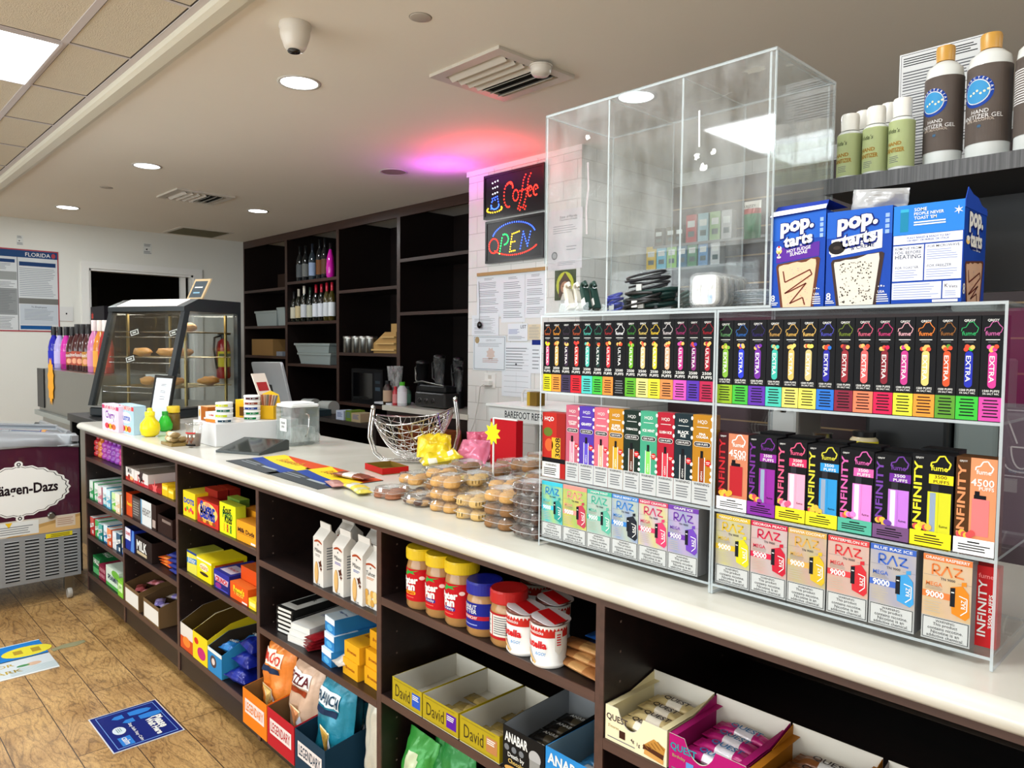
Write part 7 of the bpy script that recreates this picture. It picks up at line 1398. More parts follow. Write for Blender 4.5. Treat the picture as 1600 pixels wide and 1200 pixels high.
paper(745.5, 432, 783, 494, 'pinned letter leftmost under the cork strip, cord hanging over it'); paper(783.5, 429, 820, 503, 'pinned letter second from left under the cork strip', dy=0); paper(820.5, 425, 853, 496, 'pinned letter third from left with a blue mark', dy=0)
paper(737.5, 493, 779, 524, 'small paper half hidden below the leftmost letter', dy=1.2, style='list' if False else 'text'); paper(739.5, 525, 790, 580, 'bordered certificate with a bronze seal on the column', dy=2, style='cert', name='certificate', c='#cfd8de'); paper(793.5, 506, 824, 533, 'small card headed LIST right of the certificate', dy=2.4, style='list'); paper(824.5, 507, 846, 531, 'small beige card at the edge of the display case', dy=2.4, c='#d0c4a8')
paper(784.5, 535, 829, 622, 'long white form hanging lowest on the column', style='form', dy=1); paper(829.5, 531, 846, 584, 'narrow notice with dark blue head beside the long form', dy=1.8, style='blue')
paper(857, 332, 909, 418, 'state licence sheet seen through the clear case', style='state', c='#cfcfd4', grp='papers seen through the case'); x0, x1, z0, z1 = onwall((867, 423), (899, 468), YC-.004)
mb = MB(); mb.box((0, 0, 0), (x1-x0, .003, z1-z0), pm('#2c3a10')); F = front(mb, 0, x1-x0, 0, 0, z1-z0, .0004); F.ell(.5, .5, .42, .44, ink('#b8c030'), 1); F.poly([(.2, .1), (.22, .6), (.5, .92), (.78, .6), (.8, .1)], ink('#4c3428'), 2); F.ell(.5, .42, .2, .2, ink('#a87c60'), 3); F.rect(.38, .45, .46, .47, K, 4); F.rect(.54, .45, .62, .47, K, 4); F.poly([(.3, 0), (.7, 0), (.6, .22), (.4, .22)], ink('#c8c4bc'), 4); tag(mb.build('picture_card', loc=(x0, YC-.004, z0)), 'small green picture card of a hooded figure on the column', 'picture')
mb = MB(); p = at(749, 508, 1, YC-.02); q = at(748, 440, 1, YC-.008); mb.tube([q, ((q.x+p.x)/2, YC-.010, (q.z+p.z)/2), p], .0014, BLK, 5); mb.blob(p, (.019, .012, .022), pl('#0c0c0e', .15), 14, 10); tag(mb.build('hanging_tag'), 'glossy black fob hanging on a cord over the papers', 'key fob')
p = at(749, 506, 1, YC-.006)
x0, x1, z0, z1 = onwall((757, 583), (774, 607), YC-.005); t = thing('wall_outlet', 'white wall outlet below the certificate with a plug in it', 'outlet', (x0, YC-.006, z0)); mb = MB(); mb.rbox((0, 0, 0), (x1-x0, .0055, z1-z0), pl('#dcdcd8'), .003, 2); mb.box(((x1-x0)*.35, -.0006, (z1-z0)*.62), ((x1-x0)*.65, 0, (z1-z0)*.88), pl('#b8b8b0')); mb.build('cover_plate', t)
mb = MB(); mb.box((.0, -.03, (z1-z0)*.2), ((x1-x0)*.75, -.0008, (z1-z0)*.5), pl('#d4d4d0')); P = [at(760, 598, 1, YC-.03), at(750, 604, 1, YC-.04), at(747, 630, 1, YC-.03), at(741, 660, 1, YC-.03), at(733, 680, 1, YC-.05), at(728, 700, 1, YC-.06)]; mb.tube([Vector(q)-t.location for q in P], .004, pl('#c8c8c4'), 7); mb.build('plug_cord', t)
# white slanted rack with hand lettering
yr = 1.62; x0, x1, z0, z1 = onwall((764, 640), (860, 656), yr); zt_ = at(764, 630, 1, yr).z; zb_ = at(768, 655, 1, yr).z
t = thing('white_cooler', 'white rack lettered BAREFOOT REFRESHMENT standing behind the counter', 'drink rack', (x0, yr, 0)); w_ = .62; mb = MB()
mb.box((.0, 0, zb_), (w_, .38, zt_-.012), pl('#d4d6d4')); mb.box((-.012, -.012, zt_-.012), (w_+.012, .392, zt_), pl('#e0e2e0')); F = front(mb, 0, w_, 0, zb_, zt_-.012, .0005); F.txt('BAREFOOT REFRESHMENT', .55, .5, ink('#23252c'), w=.7, h=.5, l=1, bold=.01); mb.build('tray_body', t)
mb = MB(); [mb.box((xx, yy, 0), (xx+.03, yy+.03, zb_-.0005), pl('#c4c6c4')) for xx in (0.02, w_-.05) for yy in (.02, .33)]; mb.build('leg', t)
mb = MB(); mb.tube([(.05, .2, zt_), (.05, .2, zt_+.05), (.07, .2, zt_+.07), (.32, .2, zt_+.07)], .006, pl('#c8c8c6'), 7); mb.build('rail', t)
simplebox('gold_box', 'small gold tent shaped carton on the white rack', 'box', x0+.27, yr+.05, zt_+.0008, .07, .06, .07, '#6c5420', lambda F: F.rect(0, 0, .3, 1, ink('#b09030'), 1))
# ================================================================== dark back shelving
ZT = [(1.858, 1.484, 1.18), (1.90, 1.515, 1.115), (1.773, 1.232, .80), (1.976, 1.56)]
cxs = [XF+.002]+[at(px, 450, 1, YCAB).x for px in (447, 527.5, 622.5)]+[CXL+.02]
cl = ['far left bay of the dark wall shelving', 'bay of the dark wall shelving holding wine bottles', 'bay of the dark wall shelving with steel canisters', 'widest bay of the dark wall shelving beside the tiled column']
BW = nodemat('dark_wall_unit_laminate', _wood('#0c0605', '#170b08', .4)); BE = nodemat('dark_wall_unit_edge', _wood('#2f1c16', '#3f2820', .4))
for i in range(4):
    x0, x1 = cxs[i], cxs[i+1]; w_ = x1-x0; t = thing('wall_shelving', cl[i], 'shelving', (x0, YCAB, 0), 0, 'dark wall shelving bays'); th = .022; lo = .0 if i < 3 else .0
    for xx in (0, w_-th):
        mb = MB(); mb.box((xx, .002, 0), (xx+th, YB-YCAB-.002, HC-.002), BW); mb.box((xx, 0, 0), (xx+th, .002, HC-.002), BE); mb.build('side_panel', t)
    mb = MB(); mb.box((th, YB-YCAB-.02, 0), (w_-th, YB-YCAB-.002, HC-.002), BW); mb.build('back_panel', t)
    mb = MB(); mb.box((th, .0, HC-.075), (w_-th, .02, HC-.002), BE); mb.build('top_rail', t)
    for z in ZT[i]+(.62,):
        mb = MB(); mb.box((th+.0005, .002, z-.026), (w_-th-.0005, .38, z), BW); mb.box((th+.0005, 0, z-.026), (w_-th-.0005, .002, z), BE); mb.build('shelf', t)
def bx_(px, y): return at(px, 480, 1, y).x
def wine(px, zs, ptop, body, labc, capc, label, grp, y=YCAB+.06, r=.034, wide=False):
    x = bx_(px, y); h = at(px, ptop, 1, y).z-zs; m = mat('bottle_glass', body, .08, coat=.5)
    pr = [(r*.9, 0), (r, .006), (r, h*.58), (r*.8, h*.68), (r*.36, h*.78), (r*.34, h*.9)] if not wide else [(r*.8, 0), (r*1.1, .02), (r*1.15, h*.3), (r*.9, h*.6), (r*.4, h*.8), (r*.3, h*.9)]
    return bottle(grp[0], label, 'bottle', x, y, zs+.0006, pr, m, (r+.0006, h*.12, h*.48, 2.6) if labc else None, [(r*.38, h*.78), (r*.38, h), (r*.3, h+.001)], mat('bottle_capsule', capc, .3), grp[1], ink(labc) if labc else None, None, .75, n=16)
for k, (px, pt, b, lc, cc, lab) in enumerate(((469, 385, '#15181a', '#55585a', '#101214', 'dark spirit bottle at the left of the upper bottle row'), (478, 384, '#15181a', '#6c6e6c', '#101214', 'dark spirit bottle with grey label, second in the upper row'), (488.5, 381, '#28343c', '#8c9cb8', '#18202c', 'bottle with pale blue label in the upper row'), (500, 374, '#121418', '#6c4428', '#101214', 'tall dark bottle with orange brown label, upper row'), (508, 372, '#121418', '#5c4030', '#101214', 'tall dark bottle beside the pink bottle'))):
    wine(px, ZT[1][0], pt, b, lc, cc, lab, ('spirit_bottle', 'upper row of bottles'))
wine(516.5, ZT[1][0], 380, '#c4189c', None, '#20181c', 'bright magenta bottle at the right of the upper row', ('spirit_bottle', None), wide=True)
for k, (px, pt, b, lc, cc, lab) in enumerate(((459.5, 456, '#10140e', '#c8c4b0', '#18181a', 'wine bottle with cream label, first in the lower row'), (467, 452, '#1a1c10', '#c8b890', '#b8b0a0', 'wine bottle with beige label, second in the lower row'), (475.5, 447, '#10140e', '#c8ccd0', '#d8d0c0', 'wine bottle with tall white label and pale capsule'), (485, 449, '#0e120e', '#b8b8a8', '#1c2c20', 'dark wine bottle with low white label'), (494, 445, '#10120e', '#d0d4dc', '#a8182c', 'red capped wine bottle, left of two similar'), (502.5, 444, '#10120e', '#ccd0d8', '#a8182c', 'red capped wine bottle, right of two similar'), (511, 442, '#3c3410', '#c8ccd0', '#b01c30', 'white wine bottle with red capsule'), (519, 441, '#3c3410', '#d4d8dc', '#b01c30', 'white wine bottle with red capsule touching the divider'))):
    wine(px, ZT[1][1], pt, b, lc, cc, lab, ('wine_bottle', 'lower row of wine bottles'))
BINM = mat('translucent_bin_plastic', '#a3afae', .3, trans=.25)
def bin_(px, py0, px1, zs, label, fill, y=YCAB+.03, d=.22, h=None, ptop=None):
    x0, x1 = at(px, 480, 1, y).x, at(px1, 480, 1, y).x; h = at(px, ptop, 1, y).z-zs; t = thing('storage_bin', label, 'storage bin', ((x0+x1)/2, y, zs+.0006)); w_ = x1-x0; mb = MB()
    pr = [(-w_*.45, .0), (w_*.45, .0)]; vs = []
    for s_, z in ((.9, 0), (1, h-.012), (1.05, h-.012), (1.05, h)): vs += [Vector((sx_*w_/2*s_, d/2+sy_*d/2*s_, z)) for sx_, sy_ in ((-1, -1), (1, -1), (1, 1), (-1, 1))]
    mb.add(vs, [(0, 3, 2, 1)]+[(4*j+k, 4*j+(k+1) % 4, 4*j+4+(k+1) % 4, 4*j+4+k) for j in range(3) for k in range(4)], BINM); mb.build('tub', t); mb = MB(); mb.box((-w_*.42, d*.1, .004), (w_*.42, d*.9, h*.75), mat('bin_contents', fill, .7, var=.5, vscale=60)); mb.build('contents', t)
    mb = MB(); mb.box((-w_*.53, -.005, h+.0005), (w_*.53, d+.005, h+.008), pl('#8c9490')); mb.build('lid', t); return t
bin_(399, 0, 432, ZT[0][1], 'clear bin of mixed packets on the far left bay shelf', '#6c705c', ptop=488); bin_(433, 0, 444.5, ZT[0][1], 'small pale bin tucked beside the packet bin', '#9ca0a0', ptop=482)
y = YCAB+.04; simplebox('cardboard_box', 'plain brown cardboard box on the far left bay shelf', 'box', (bx_(393, y)+bx_(426, y))/2, y, ZT[0][2]+.0006, bx_(426, y)-bx_(393, y), .2, at(400, 530, 1, y).z-ZT[0][2], '#8a6a40')
simplebox('cardboard_box', 'dim brown carton high up in the far left bay', 'box', bx_(437, y+.1), y+.12, ZT[0][0]+.0006, .16, .15, .16, '#2c1c14')
simplebox('book_stack', 'low grey box on the shelf beside the cardboard box', 'box', bx_(436, y), y, ZT[0][2]+.0006, .13, .18, .045, '#7c8088', top='#9c9ca4')
b1 = bin_(466, 0, 516, ZT[1][2], 'long translucent white bin at the bottom of a stacked pair', '#9cacac', ptop=552); bin_(461, 0, 514, at(466, 552, 1, YCAB+.03).z+.009, 'translucent white bin stacked on another in the wine bay', '#a8b4b4', ptop=537.5, y=YCAB+.03)
for k, px in enumerate((545.5, 558.5, 569.5, 580)): 
    y = YCAB+.05; x = bx_(px, y); h = at(px, 526, 1, y).z-ZT[2][1]; t = thing('steel_canister', 'brushed steel canister on the bay shelf, ' + ('leftmost', 'second', 'third', 'nearest the wooden rack')[k], 'canister', (x, y, ZT[2][1]+.0006), 0, 'row of steel canisters'); mb = MB(); mb.lathe([(.05, 0), (.052, .003), (.052, h*.86)], STEEL, 24); mb.build('body', t); mb = MB(); mb.lathe([(.054, h*.86+.0005), (.054, h), (.05, h+.003)], mat('steel_lid', '#b0b0ac', .3, 1), 24); mb.build('lid', t)
y = YCAB+.04; x0, x1 = bx_(581, y), bx_(619, y); t = thing('wooden_rack', 'pale wooden stepped countertop organiser beside the canisters', 'organiser', (x0, y, ZT[2][1]+.0006)); OAK = mat('light_wood', '#b08a50', .5, var=.1, vscale=30); w_ = x1-x0; H_ = at(605, 506, 1, y).z-ZT[2][1]
for yy in (0, .18): mb = MB(); mb.prism([(0, 0), (w_, 0), (w_, H_*.72), (w_*.55, H_*.72), (0, H_*.28)], yy, yy+.012, OAK, M=Matrix(((1, 0, 0, 0), (0, 0, 1, 0), (0, 1, 0, 0), (0, 0, 0, 1)))); mb.build('side_panel', t)
for z, a in ((.02, .05), (H_*.3, .25), (H_*.52, .45)): mb = MB(); mb.box((w_*a, -.02, z), (w_-.002, .0, z+.012), mat('light_wood_edge', '#c8a468', .5)); mb.build('shelf', t)
mb = MB(); mb.box((w_*.72, .02, H_*.72), (w_, .1, H_), OAK); mb.build('card_block', t)
# lower white counter under the right bays
yc = 2.02; zc = at(660, 640, 1, yc).z; xc0 = at(597, 640, 1, yc).x; t = thing('back_counter', 'lower white topped back counter beside the tiled column', 'counter', (xc0, yc, 0)); w_ = cxs[4]-xc0-.012
mb = MB(); mb.box((0, 0, zc-.035), (w_, YCAB-yc-.003, zc), STONE); mb.build('worktop', t); mb = MB(); mb.box((.03, .02, 0), (w_-.01, YCAB-yc-.004, zc-.036), WENGE); mb.build('base_cabinet', t)
simplebox('amber_panel', 'rust brown low carton on the floor side behind the wire basket', 'box', at(660, 690, 1, 1.9).x, 1.9, .0006, .55, .1, at(650, 668, 1, 1.9).z, '#6a3618')
y = yc+.1
t = thing('contact_grill', 'dark contact grill with three round knobs on the back counter', 'grill', (at(647, 620, 1, y).x, y, zc+.0006)); w_ = at(694, 620, 1, y).x-at(647, 620, 1, y).x; h = at(660, 613, 1, y).z-zc; mb = MB(); mb.rbox((0, 0, .008), (w_, .14, h), mat('grill_housing', '#3c3c3c', .35, .5), .02, 4); mb.build('body', t)
for k in range(3): mb = MB(); mb.lathe([(.016, 0), (.016, .012), (.012, .014)], mat('knob', '#101010', .3), 16, M=Matrix.Translation((w_*(.2+.22*k), 0, h*.45)) @ Matrix.Rotation(radians(90), 4, 'X')); mb.lathe([(.021, 0), (.021, .003)], CHROME, 18, M=Matrix.Translation((w_*(.2+.22*k), 0, h*.45)) @ Matrix.Rotation(radians(90), 4, 'X')); mb.build('knob', t)
mb = MB(); mb.rbox((.02, .02, h+.001), (w_-.02, .13, h+.05), BLKM, .02, 4); mb.tube([(-.05, .04, h+.06), (.05, .03, h+.075), (w_-.04, .03, h+.05)], .006, STEEL, 7); mb.build('upper_plate', t)
for k, (px, pt, r, lab) in enumerate(((660, 565, .05, 'black food processor with a pale handle behind the grill'), (695, 556, .045, 'tall clear blender jug on the back counter'), (716, 560, .04, 'clear blender jug beside the tiled column'), (725, 575, .03, 'dark glass blender touching the column'))):
    yy = yc+.30; x = at(px, 600, 1, yy).x; h = at(px, pt, 1, yy).z-zc; t = thing('blender', lab, 'blender', (x, yy-.0+.0, zc+.0006), 0, 'kitchen machines on the back counter'); t.location.y = yy-.05*(k % 2)
    mb = MB(); mb.lathe([(r*1.1, 0), (r*1.1, .02), (r*.85, h*.42)], BLK, 18); mb.build('motor_base', t); mb = MB(); mb.lathe([(r*.7, h*.42+.001), (r, h*.95), (r*1.02, h*.95)], clearmat('smoked_jug', (.35, .36, .38), .08, .12, .12) if k else BLKM, 18, caps=False); mb.build('jug', t)
    mb = MB(); mb.lathe([(r*.98, h*.95+.001), (r*.98, h), (r*.4, h+.01)], BLK, 18); mb.build('lid', t); mb = MB(); mb.tube([(-r, 0, h*.9), (-r-.035, 0, h*.85), (-r-.03, 0, h*.55), (-r*.8, 0, h*.5)], .009, STEEL if k == 0 else BLK, 7); mb.build('handle', t)
def small_b(px, pt, r, c, lc, cc, lab, yy=None):
    yy = yy or yc+.07; x = at(px, 620, 1, yy).x; h = at(px, pt, 1, yy).z-zc; bottle('sauce_bottle', lab, 'bottle', x, yy, zc+.0006, [(r*.9, 0), (r, .004), (r, h*.7), (r*.5, h*.85)], pl(c), (r+.0005, h*.12, h*.6, 3), [(r*.55, h*.85+.0005), (r*.55, h)], pl(cc), 'bottles on the back counter', ink(lc), None, .7, n=18)
small_b(606, 595, .035, '#2c1c14', '#b8a088', '#18181a', 'brown sauce bottle with beige label on the back counter'); small_b(618, 604, .022, '#b82834', '#d88c8c', '#b82834', 'slim red bottle beside the green topped can'); small_b(628.5, 597, .035, '#c8ccd0', '#e0e4e8', '#4cb028', 'white spray can with bright green cap'); small_b(637, 604, .025, '#3c5c4c', '#5c8c78', '#20302c', 'small dark green bottle behind the spray can', yc+.16)
t = thing('blender', 'clear blender jar with steel base behind the sauce bottles', 'blender', (at(612, 600, 1, yc+.12).x, yc+.15, zc+.0006)); h = at(609, 572, 1, yc+.15).z-zc; mb = MB(); mb.lathe([(.06, 0), (.05, h*.35)], STEEL, 18); mb.build('motor_base', t); mb = MB(); mb.lathe([(.045, h*.36), (.06, h)], clearmat('jug_plastic', (.7, .72, .72), .1, .3, .1), 18, caps=False); mb.build('jug', t)
y = YCAB+.02; x0, x1 = bx_(549, y), bx_(598, y); hh = at(560, 576, 1, y).z-ZT[2][2]; simplebox('microwave', 'black microwave with dim oval reflection in the canister bay', 'microwave', (x0+x1)/2, y, ZT[2][2]+.0006, x1-x0, .32, hh, '#0e0e10', lambda F: (F.rect(.06, .12, .68, .88, mat('microwave_glass', '#060608', .06), 1), F.rect(.74, .1, .95, .9, ink('#1a1c20'), 1), F.rect(.77, .4, .92, .5, ink('#3c4c58'), 2), F.rect(.77, .6, .92, .68, ink('#2c3840'), 2)))
# low dark stand left of the white counter with cups and boxes
ys = 1.95; zs_ = at(500, 652, 1, ys).z; xa0, xb0 = at(470, 640, 1, ys).x, at(592, 640, 1, ys).x
t = thing('low_stand', 'low dark stand behind the counter with boxes on it', 'stand', (xa0-.9, ys, 0)); mb = MB(); mb.box((0, 0, zs_-.03), (xb0-xa0+.85, .4, zs_), WENGE); mb.build('top', t)
for xx in (0, (xb0-xa0+.85)/2, xb0-xa0+.81): mb = MB(); mb.box((xx, .01, 0), (xx+.04, .39, zs_-.0305), WENGE); mb.build('leg', t)
for k, (pa, pb, pt, c, lab) in enumerate(((525, 537, 641, '#b8c4d8', 'white and blue information card box on the dark stand'), (540, 549, 641, '#64802c', 'green packet box on the dark stand'), (549, 563, 645, '#a89878', 'kraft brown packet box on the dark stand'), (478, 497, 660, '#2c3c40', 'dark bin box low on the stand'))):
    y = ys+.02; x0, x1 = at(pa, 650, 1, y).x, at(pb, 650, 1, y).x; h = max(.05, at(pa, pt, 1, y).z-zs_); simplebox('carton', lab, 'box', (x0+x1)/2, y, zs_+.0006, x1-x0, .12, h, c, lambda F: F.lines(.15, .3, .85, .85, 4, ink('#4c5c90'), 1) )
for k, px in enumerate((484, 512)):
    y = ys+.22; x = at(px, 628, 1, y).x; t = thing('cup_sleeve', ('pale wrapped sleeve of cups lying at the left end of the stand', 'pale wrapped sleeve of cups lying nearer the divider')[k], 'cup sleeve', (x, y, zs_+.0006)); mb = MB(); mb.lathe([(.045, -.1), (.055, .1)], mat('film_wrapped_cups', '#a8aca8', .3), 18, M=Matrix.Translation((0, 0, .056)) @ Matrix.Rotation(radians(90), 4, 'Y')); mb.build('sleeve', t)
simplebox('paper_pad', 'loose white papers lying on the end of the white worktop', 'paper', at(565, 638, 1, yc+.05).x+.30, yc+.04, zc+.0006, .22, .2, .012, '#c8ccd4')
# ================================================================== right hand back area seen through the cases
ysl = 2.70; x0 = CXR+.02; zt0 = at(1062, 292, 1, ysl).z
t = thing('slatwall_display', 'dark slatted wall display seen through the clear case', 'display wall', (x0, ysl, 0)); mb = MB(); SL = mat('slatwall_board', '#2c1a1c', .5); mb.box((.1, 0, 0), (3.2, .03, zt0), SL); mb.build('board', t)
for k in range(9): mb = MB(); mb.box((.1, -.0015, .9+.15*k), (3.2, 0, .908+.15*k), mat('slat_groove', '#8c7450', .5)); mb.build('slat_rail', t)
def rowb(pxs, ptop, pbot, cols, nm, y, w_=None):
    for k, (px, c) in enumerate(zip(pxs, cols)):
        a = at(px, pbot, 1, y); b = at(px, ptop, 1, y); wd = w_ or (at(px+15.5, pbot, 1, y).x-a.x)
        simplebox('shelf_packet', f'{nm[k]} packet on the display wall behind the case', 'packet', a.x+wd/2, y, a.z, wd-.004, .05, b.z-a.z, c, lambda F: (F.rect(.15, .55, .85, .75, ink('#c8ccc8'), 1), F.rect(.2, .2, .8, .4, ink('#5c6c6c'), 1)))
def ledge(px0, px1, py, y, label):
    a = at(px0, py, 1, y); b = at(px1, py, 1, y); mb = MB(); mb.box((0, 0, -.014), (b.x-a.x, ysl-y-.002, -.0006), mat('clear_shelf', '#6c7070', .2)); return tag(mb.build('display_ledge', loc=(a.x, y, a.z)), label, 'shelf', 'ledges of the display wall')
yy = 2.52
ledge(1020, 1210, 385, yy, 'upper grey ledge of the display wall'); za = at(1070, 385, 1, yy).z
def rowz(pxs, z0, h, cols, nm, y, wpx=15.5):
    for k, (px, c) in enumerate(zip(pxs, cols)):
        x = at(px, 380, 1, y).x; wd = at(px+wpx, 380, 1, y).x-x
        simplebox('shelf_packet', f'{nm[k]} packet on the display wall behind the case', 'packet', x+wd/2, y, z0, wd-.004, .05, h, c, lambda F, c=c: (F.rect(.15, .55, .85, .78, ink('#c8ccc8'), 1), F.rect(.2, .2, .8, .4, ink('#4c5c5c'), 1)))
za = at(1020, 385, 1, yy).z+.0006; rowz([1071, 1089.5, 1108, 1126], za, .15, ['#a82830', '#8cacb4', '#88a878', '#a8a8a8'], ['bright red', 'pale blue', 'sage green', 'silver'], yy+.01, 17)
rowz([1022, 1040, 1054], za, .10, ['#3c3424', '#4c4020', '#30281c'], ['dark olive', 'mustard and black', 'dark brown'], yy+.01, 14)
a = ledge(1005, 1150, 422, yy, 'lower grey ledge of the display wall'); zb2 = at(1005, 422, 1, yy).z+.0006
rowz([1010, 1026, 1042, 1058, 1074, 1091, 1110], zb2, .13, ['#c8a818', '#58a8c0', '#7cac58', '#28607c', '#48805c', '#5c88b0', '#b0b4b4'], ['golden yellow', 'sky blue', 'leaf green', 'deep blue', 'mid green', 'denim blue', 'tall white'], yy+.01, 15.5)
yy = 2.4; a = at(1162, 374, 1, yy); b = at(1190, 312, 1, yy); t = thing('hanging_bag', 'green and red snack bag hanging on the display wall', 'snack bag', ((a.x+b.x)/2, yy, a.z)); mb = MB(); mb.pillow(b.x-a.x, b.z-a.z, .05, foil('#0e5c38'), mf=lambda a_, b_, s: foil('#d8d4cc') if b_ > .72 else foil('#8c1c1c') if b_ > .6 else foil('#0e5c38'), seed=200); mb.build('bag', t)
mb = MB(); F = front(mb, -(b.x-a.x)*.4, (b.x-a.x)*.4, -.03, (b.z-a.z)*.75, (b.z-a.z)*.92); F.txt('KRIZZY', .5, .5, K, w=.9); mb.build('lettering', t); mb = MB(); mb.tube([(0, .0, b.z-a.z-.01), (0, .3, b.z-a.z+.0)], .003, CHROME, 5); mb.build('hook', t)
# back counter and machines behind the right part of the case
yb = 1.95; t = thing('back_counter', 'back counter with machines seen through the gap of the vape case', 'counter', (-1.9, yb, 0)); mb = MB(); mb.box((0, 0, .82), (3.4, .7, .86), mat('grey_stone', '#8c8f8c', .3)); mb.build('worktop', t); mb = MB(); mb.box((0, .03, 0), (3.4, .7, .8195), BW); mb.build('base_cabinet', t)
def machine(px0, px1, ptop, z0, c, label, y, d=.35, cat='coffee machine', name='coffee_machine', metal=False):
    a = at(px0, 670, 1, y).x; b = at(px1, 670, 1, y).x; h = at(px0, ptop, 1, y).z-z0; t = thing(name, label, cat, (a, y, z0+.0006)); w_ = b-a; mb = MB(); m = mat('machine_body', c, .3, .6 if metal else 0)
    mb.rbox((0, .1, 0), (w_, d, h), m, .02, 3); mb.build('body', t); mb = MB(); mb.rbox((.0, 0, h*.68), (w_, .099, h), m, .02, 3); mb.build('brew_head', t); mb = MB(); mb.rbox((.0, 0, 0), (w_, .099, h*.1), mat('drip_tray', '#6c7074', .3, .8), .02, 3); mb.build('drip_tray', t)
    mb = MB(); [mb.lathe([(.012, 0), (.016, .03)], CHROME, 12, c=(w_*q, .05, h*.68-.032)) for q in (.3, .7)]; mb.build('spout', t); return t
machine(1180, 1230, 600, .86, '#b4b4b0', 'pale steel machine behind the middle of the vape case', yb+.1, metal=True); machine(1335, 1470, 560, .86, '#1c1e20', 'large black espresso machine behind the right bay', yb+.05); machine(1476, 1550, 560, .86, '#84908e', 'grey water machine right of the black one', yb+.08, cat='water machine', name='water_machine')
y = yb+.03; x = at(1350, 690, 1, y).x; bottle('honey_jar', 'yellow labelled jar on the back counter in the case gap', 'jar', x, y, .8606, [(.045, 0), (.05, .005), (.05, .09), (.04, .1)], pl('#c8bc98'), (.051, .015, .085, 3.4), [(.042, .1005), (.042, .12)], BLK, None, ink('#d8cc28'), lambda F: F.txt('BAR BON', .5, .5, K, w=.6), .3)
x = at(1285, 685, 1, y).x; bottle('metal_pitcher', 'small steel milk pitcher on the back counter', 'pitcher', x, y, .8606, [(.04, 0), (.05, .02), (.045, .06), (.035, .09), (.04, .1)], STEEL, None, None, None, None)
# behind the display case on the same counter
PLM = mat('grey_lid_plastic', '#5c6264', .4)
for k, (px, pb, r, nn, lab) in enumerate(((1358, 862, .040, 9, 'shorter stack of grey round lids behind the foil boxes'), (1432, 886, .047, 12, 'taller stack of grey round lids behind the foil boxes'))):
    y = .40-.05*k; x = at(px, pb, 1, y).x; t = thing('lid_stack', lab, 'stack of lids', (x, y, TZ), 0, 'stacks of grey lids')
    for q in range(nn): mb = MB(); mb.lathe([(r*.93, 0), (r, .004), (r, .0066), (r*.9, .007)], PLM, 28); o = mb.build('lid', t); o.location = (0, 0, .0075*q)
simplebox('order_pad', 'brown edged clipboard standing behind the grape box', 'clipboard', at(1060, 790, 1, .33).x, .33, TZ, .2, .012, .055, '#8a5424', lambda F: F.rect(.03, .0, .97, .6, ink('#d8d8d4'), 1))
simplebox('paper_sheet', 'white paper tray under the right bay shelf', 'paper', at(1265, 810, 1, .42).x, .42, TZ, .24, .2, .05, '#c8d0d0')
t = thing('dark_carton', 'dark grey carton behind the orange raspberry box', 'box', (at(1480, 850, 1, .34).x, .34, TZ)); mb = MB(); mb.box((-.03, 0, 0), (.035, .06, .1), pm('#26282a')); mb.build('carton', t); mb = MB(); F = front(mb, -.03, .035, -.0004, 0, .1); [F.rect(.1+.2*k, .3, .2+.2*k, .9, W, 1) for k in range(4)]; mb.build('stripes', t)
t = thing('charger_brick', 'black charger brick with a white cable right of the case', 'charger', (-.13, .26, TZ)); mb = MB(); mb.rbox((-.03, -.02, 0), (.03, .02, .07), BLK, .006, 3); mb.build('brick', t); mb = MB(); mb.tube([(-.05, -.12, .004), (-.02, -.1, .006), (.0, -.03, .05), (.03, .04, .12), (.08, .1, .14)], .004, pl('#d4d4d0'), 8); mb.build('cable', t)
y = .75; a = at(1557, 745, 1, y); b = at(1640, 640, 1, y); t = thing('cafe_board', 'black framed board with a white line drawn cup at right edge', 'picture', (a.x, y, a.z)); mb = MB(); w_, h = b.x-a.x, b.z-a.z; mb.box((0, 0, 0), (w_, .012, h), BLK); F = front(mb, 0, w_, 0, 0, h, .0006); F.rect(.02, .03, .98, .97, ink('#d8d8d8'), 1); F.rect(.035, .045, .965, .955, ink('#16181a'), 2)
F.path(arc(.5, .45, .22, .3, 180, 360), .003, W, 3); F.path([(.28, .45), (.72, .45)], .003, W, 3); F.path(arc(.5, .2, .33, .1, 180, 360), .003, W, 3); F.path(arc(.75, .4, .08, .1, -90, 90), .003, W, 3); F.path([(.15, .9), (.4, .5)], .003, W, 3); F.txt('espresso', .5, .1, ink('#4c8ca8'), w=.5, l=3, bold=0); mb.build('board', t); mb = MB(); mb.box((w_*.4, .013, -(a.z-T)+.001), (w_*.6, .05, h*.5), BLK); mb.build('stand', t)
simplebox('grey_bin', 'pale pink and grey plastic drawer unit at the right edge behind the case', 'drawer unit', .02, 1.05, .0006, .55, .35, 1.40, '#8c7c86', lambda F: (F.rect(0, .84, 1, 1, ink('#a02c6c'), 1), F.rect(0, .60, 1, .84, ink('#a890a0'), 1), F.rect(0, .2, 1, .55, ink('#8c9898'), 1)))
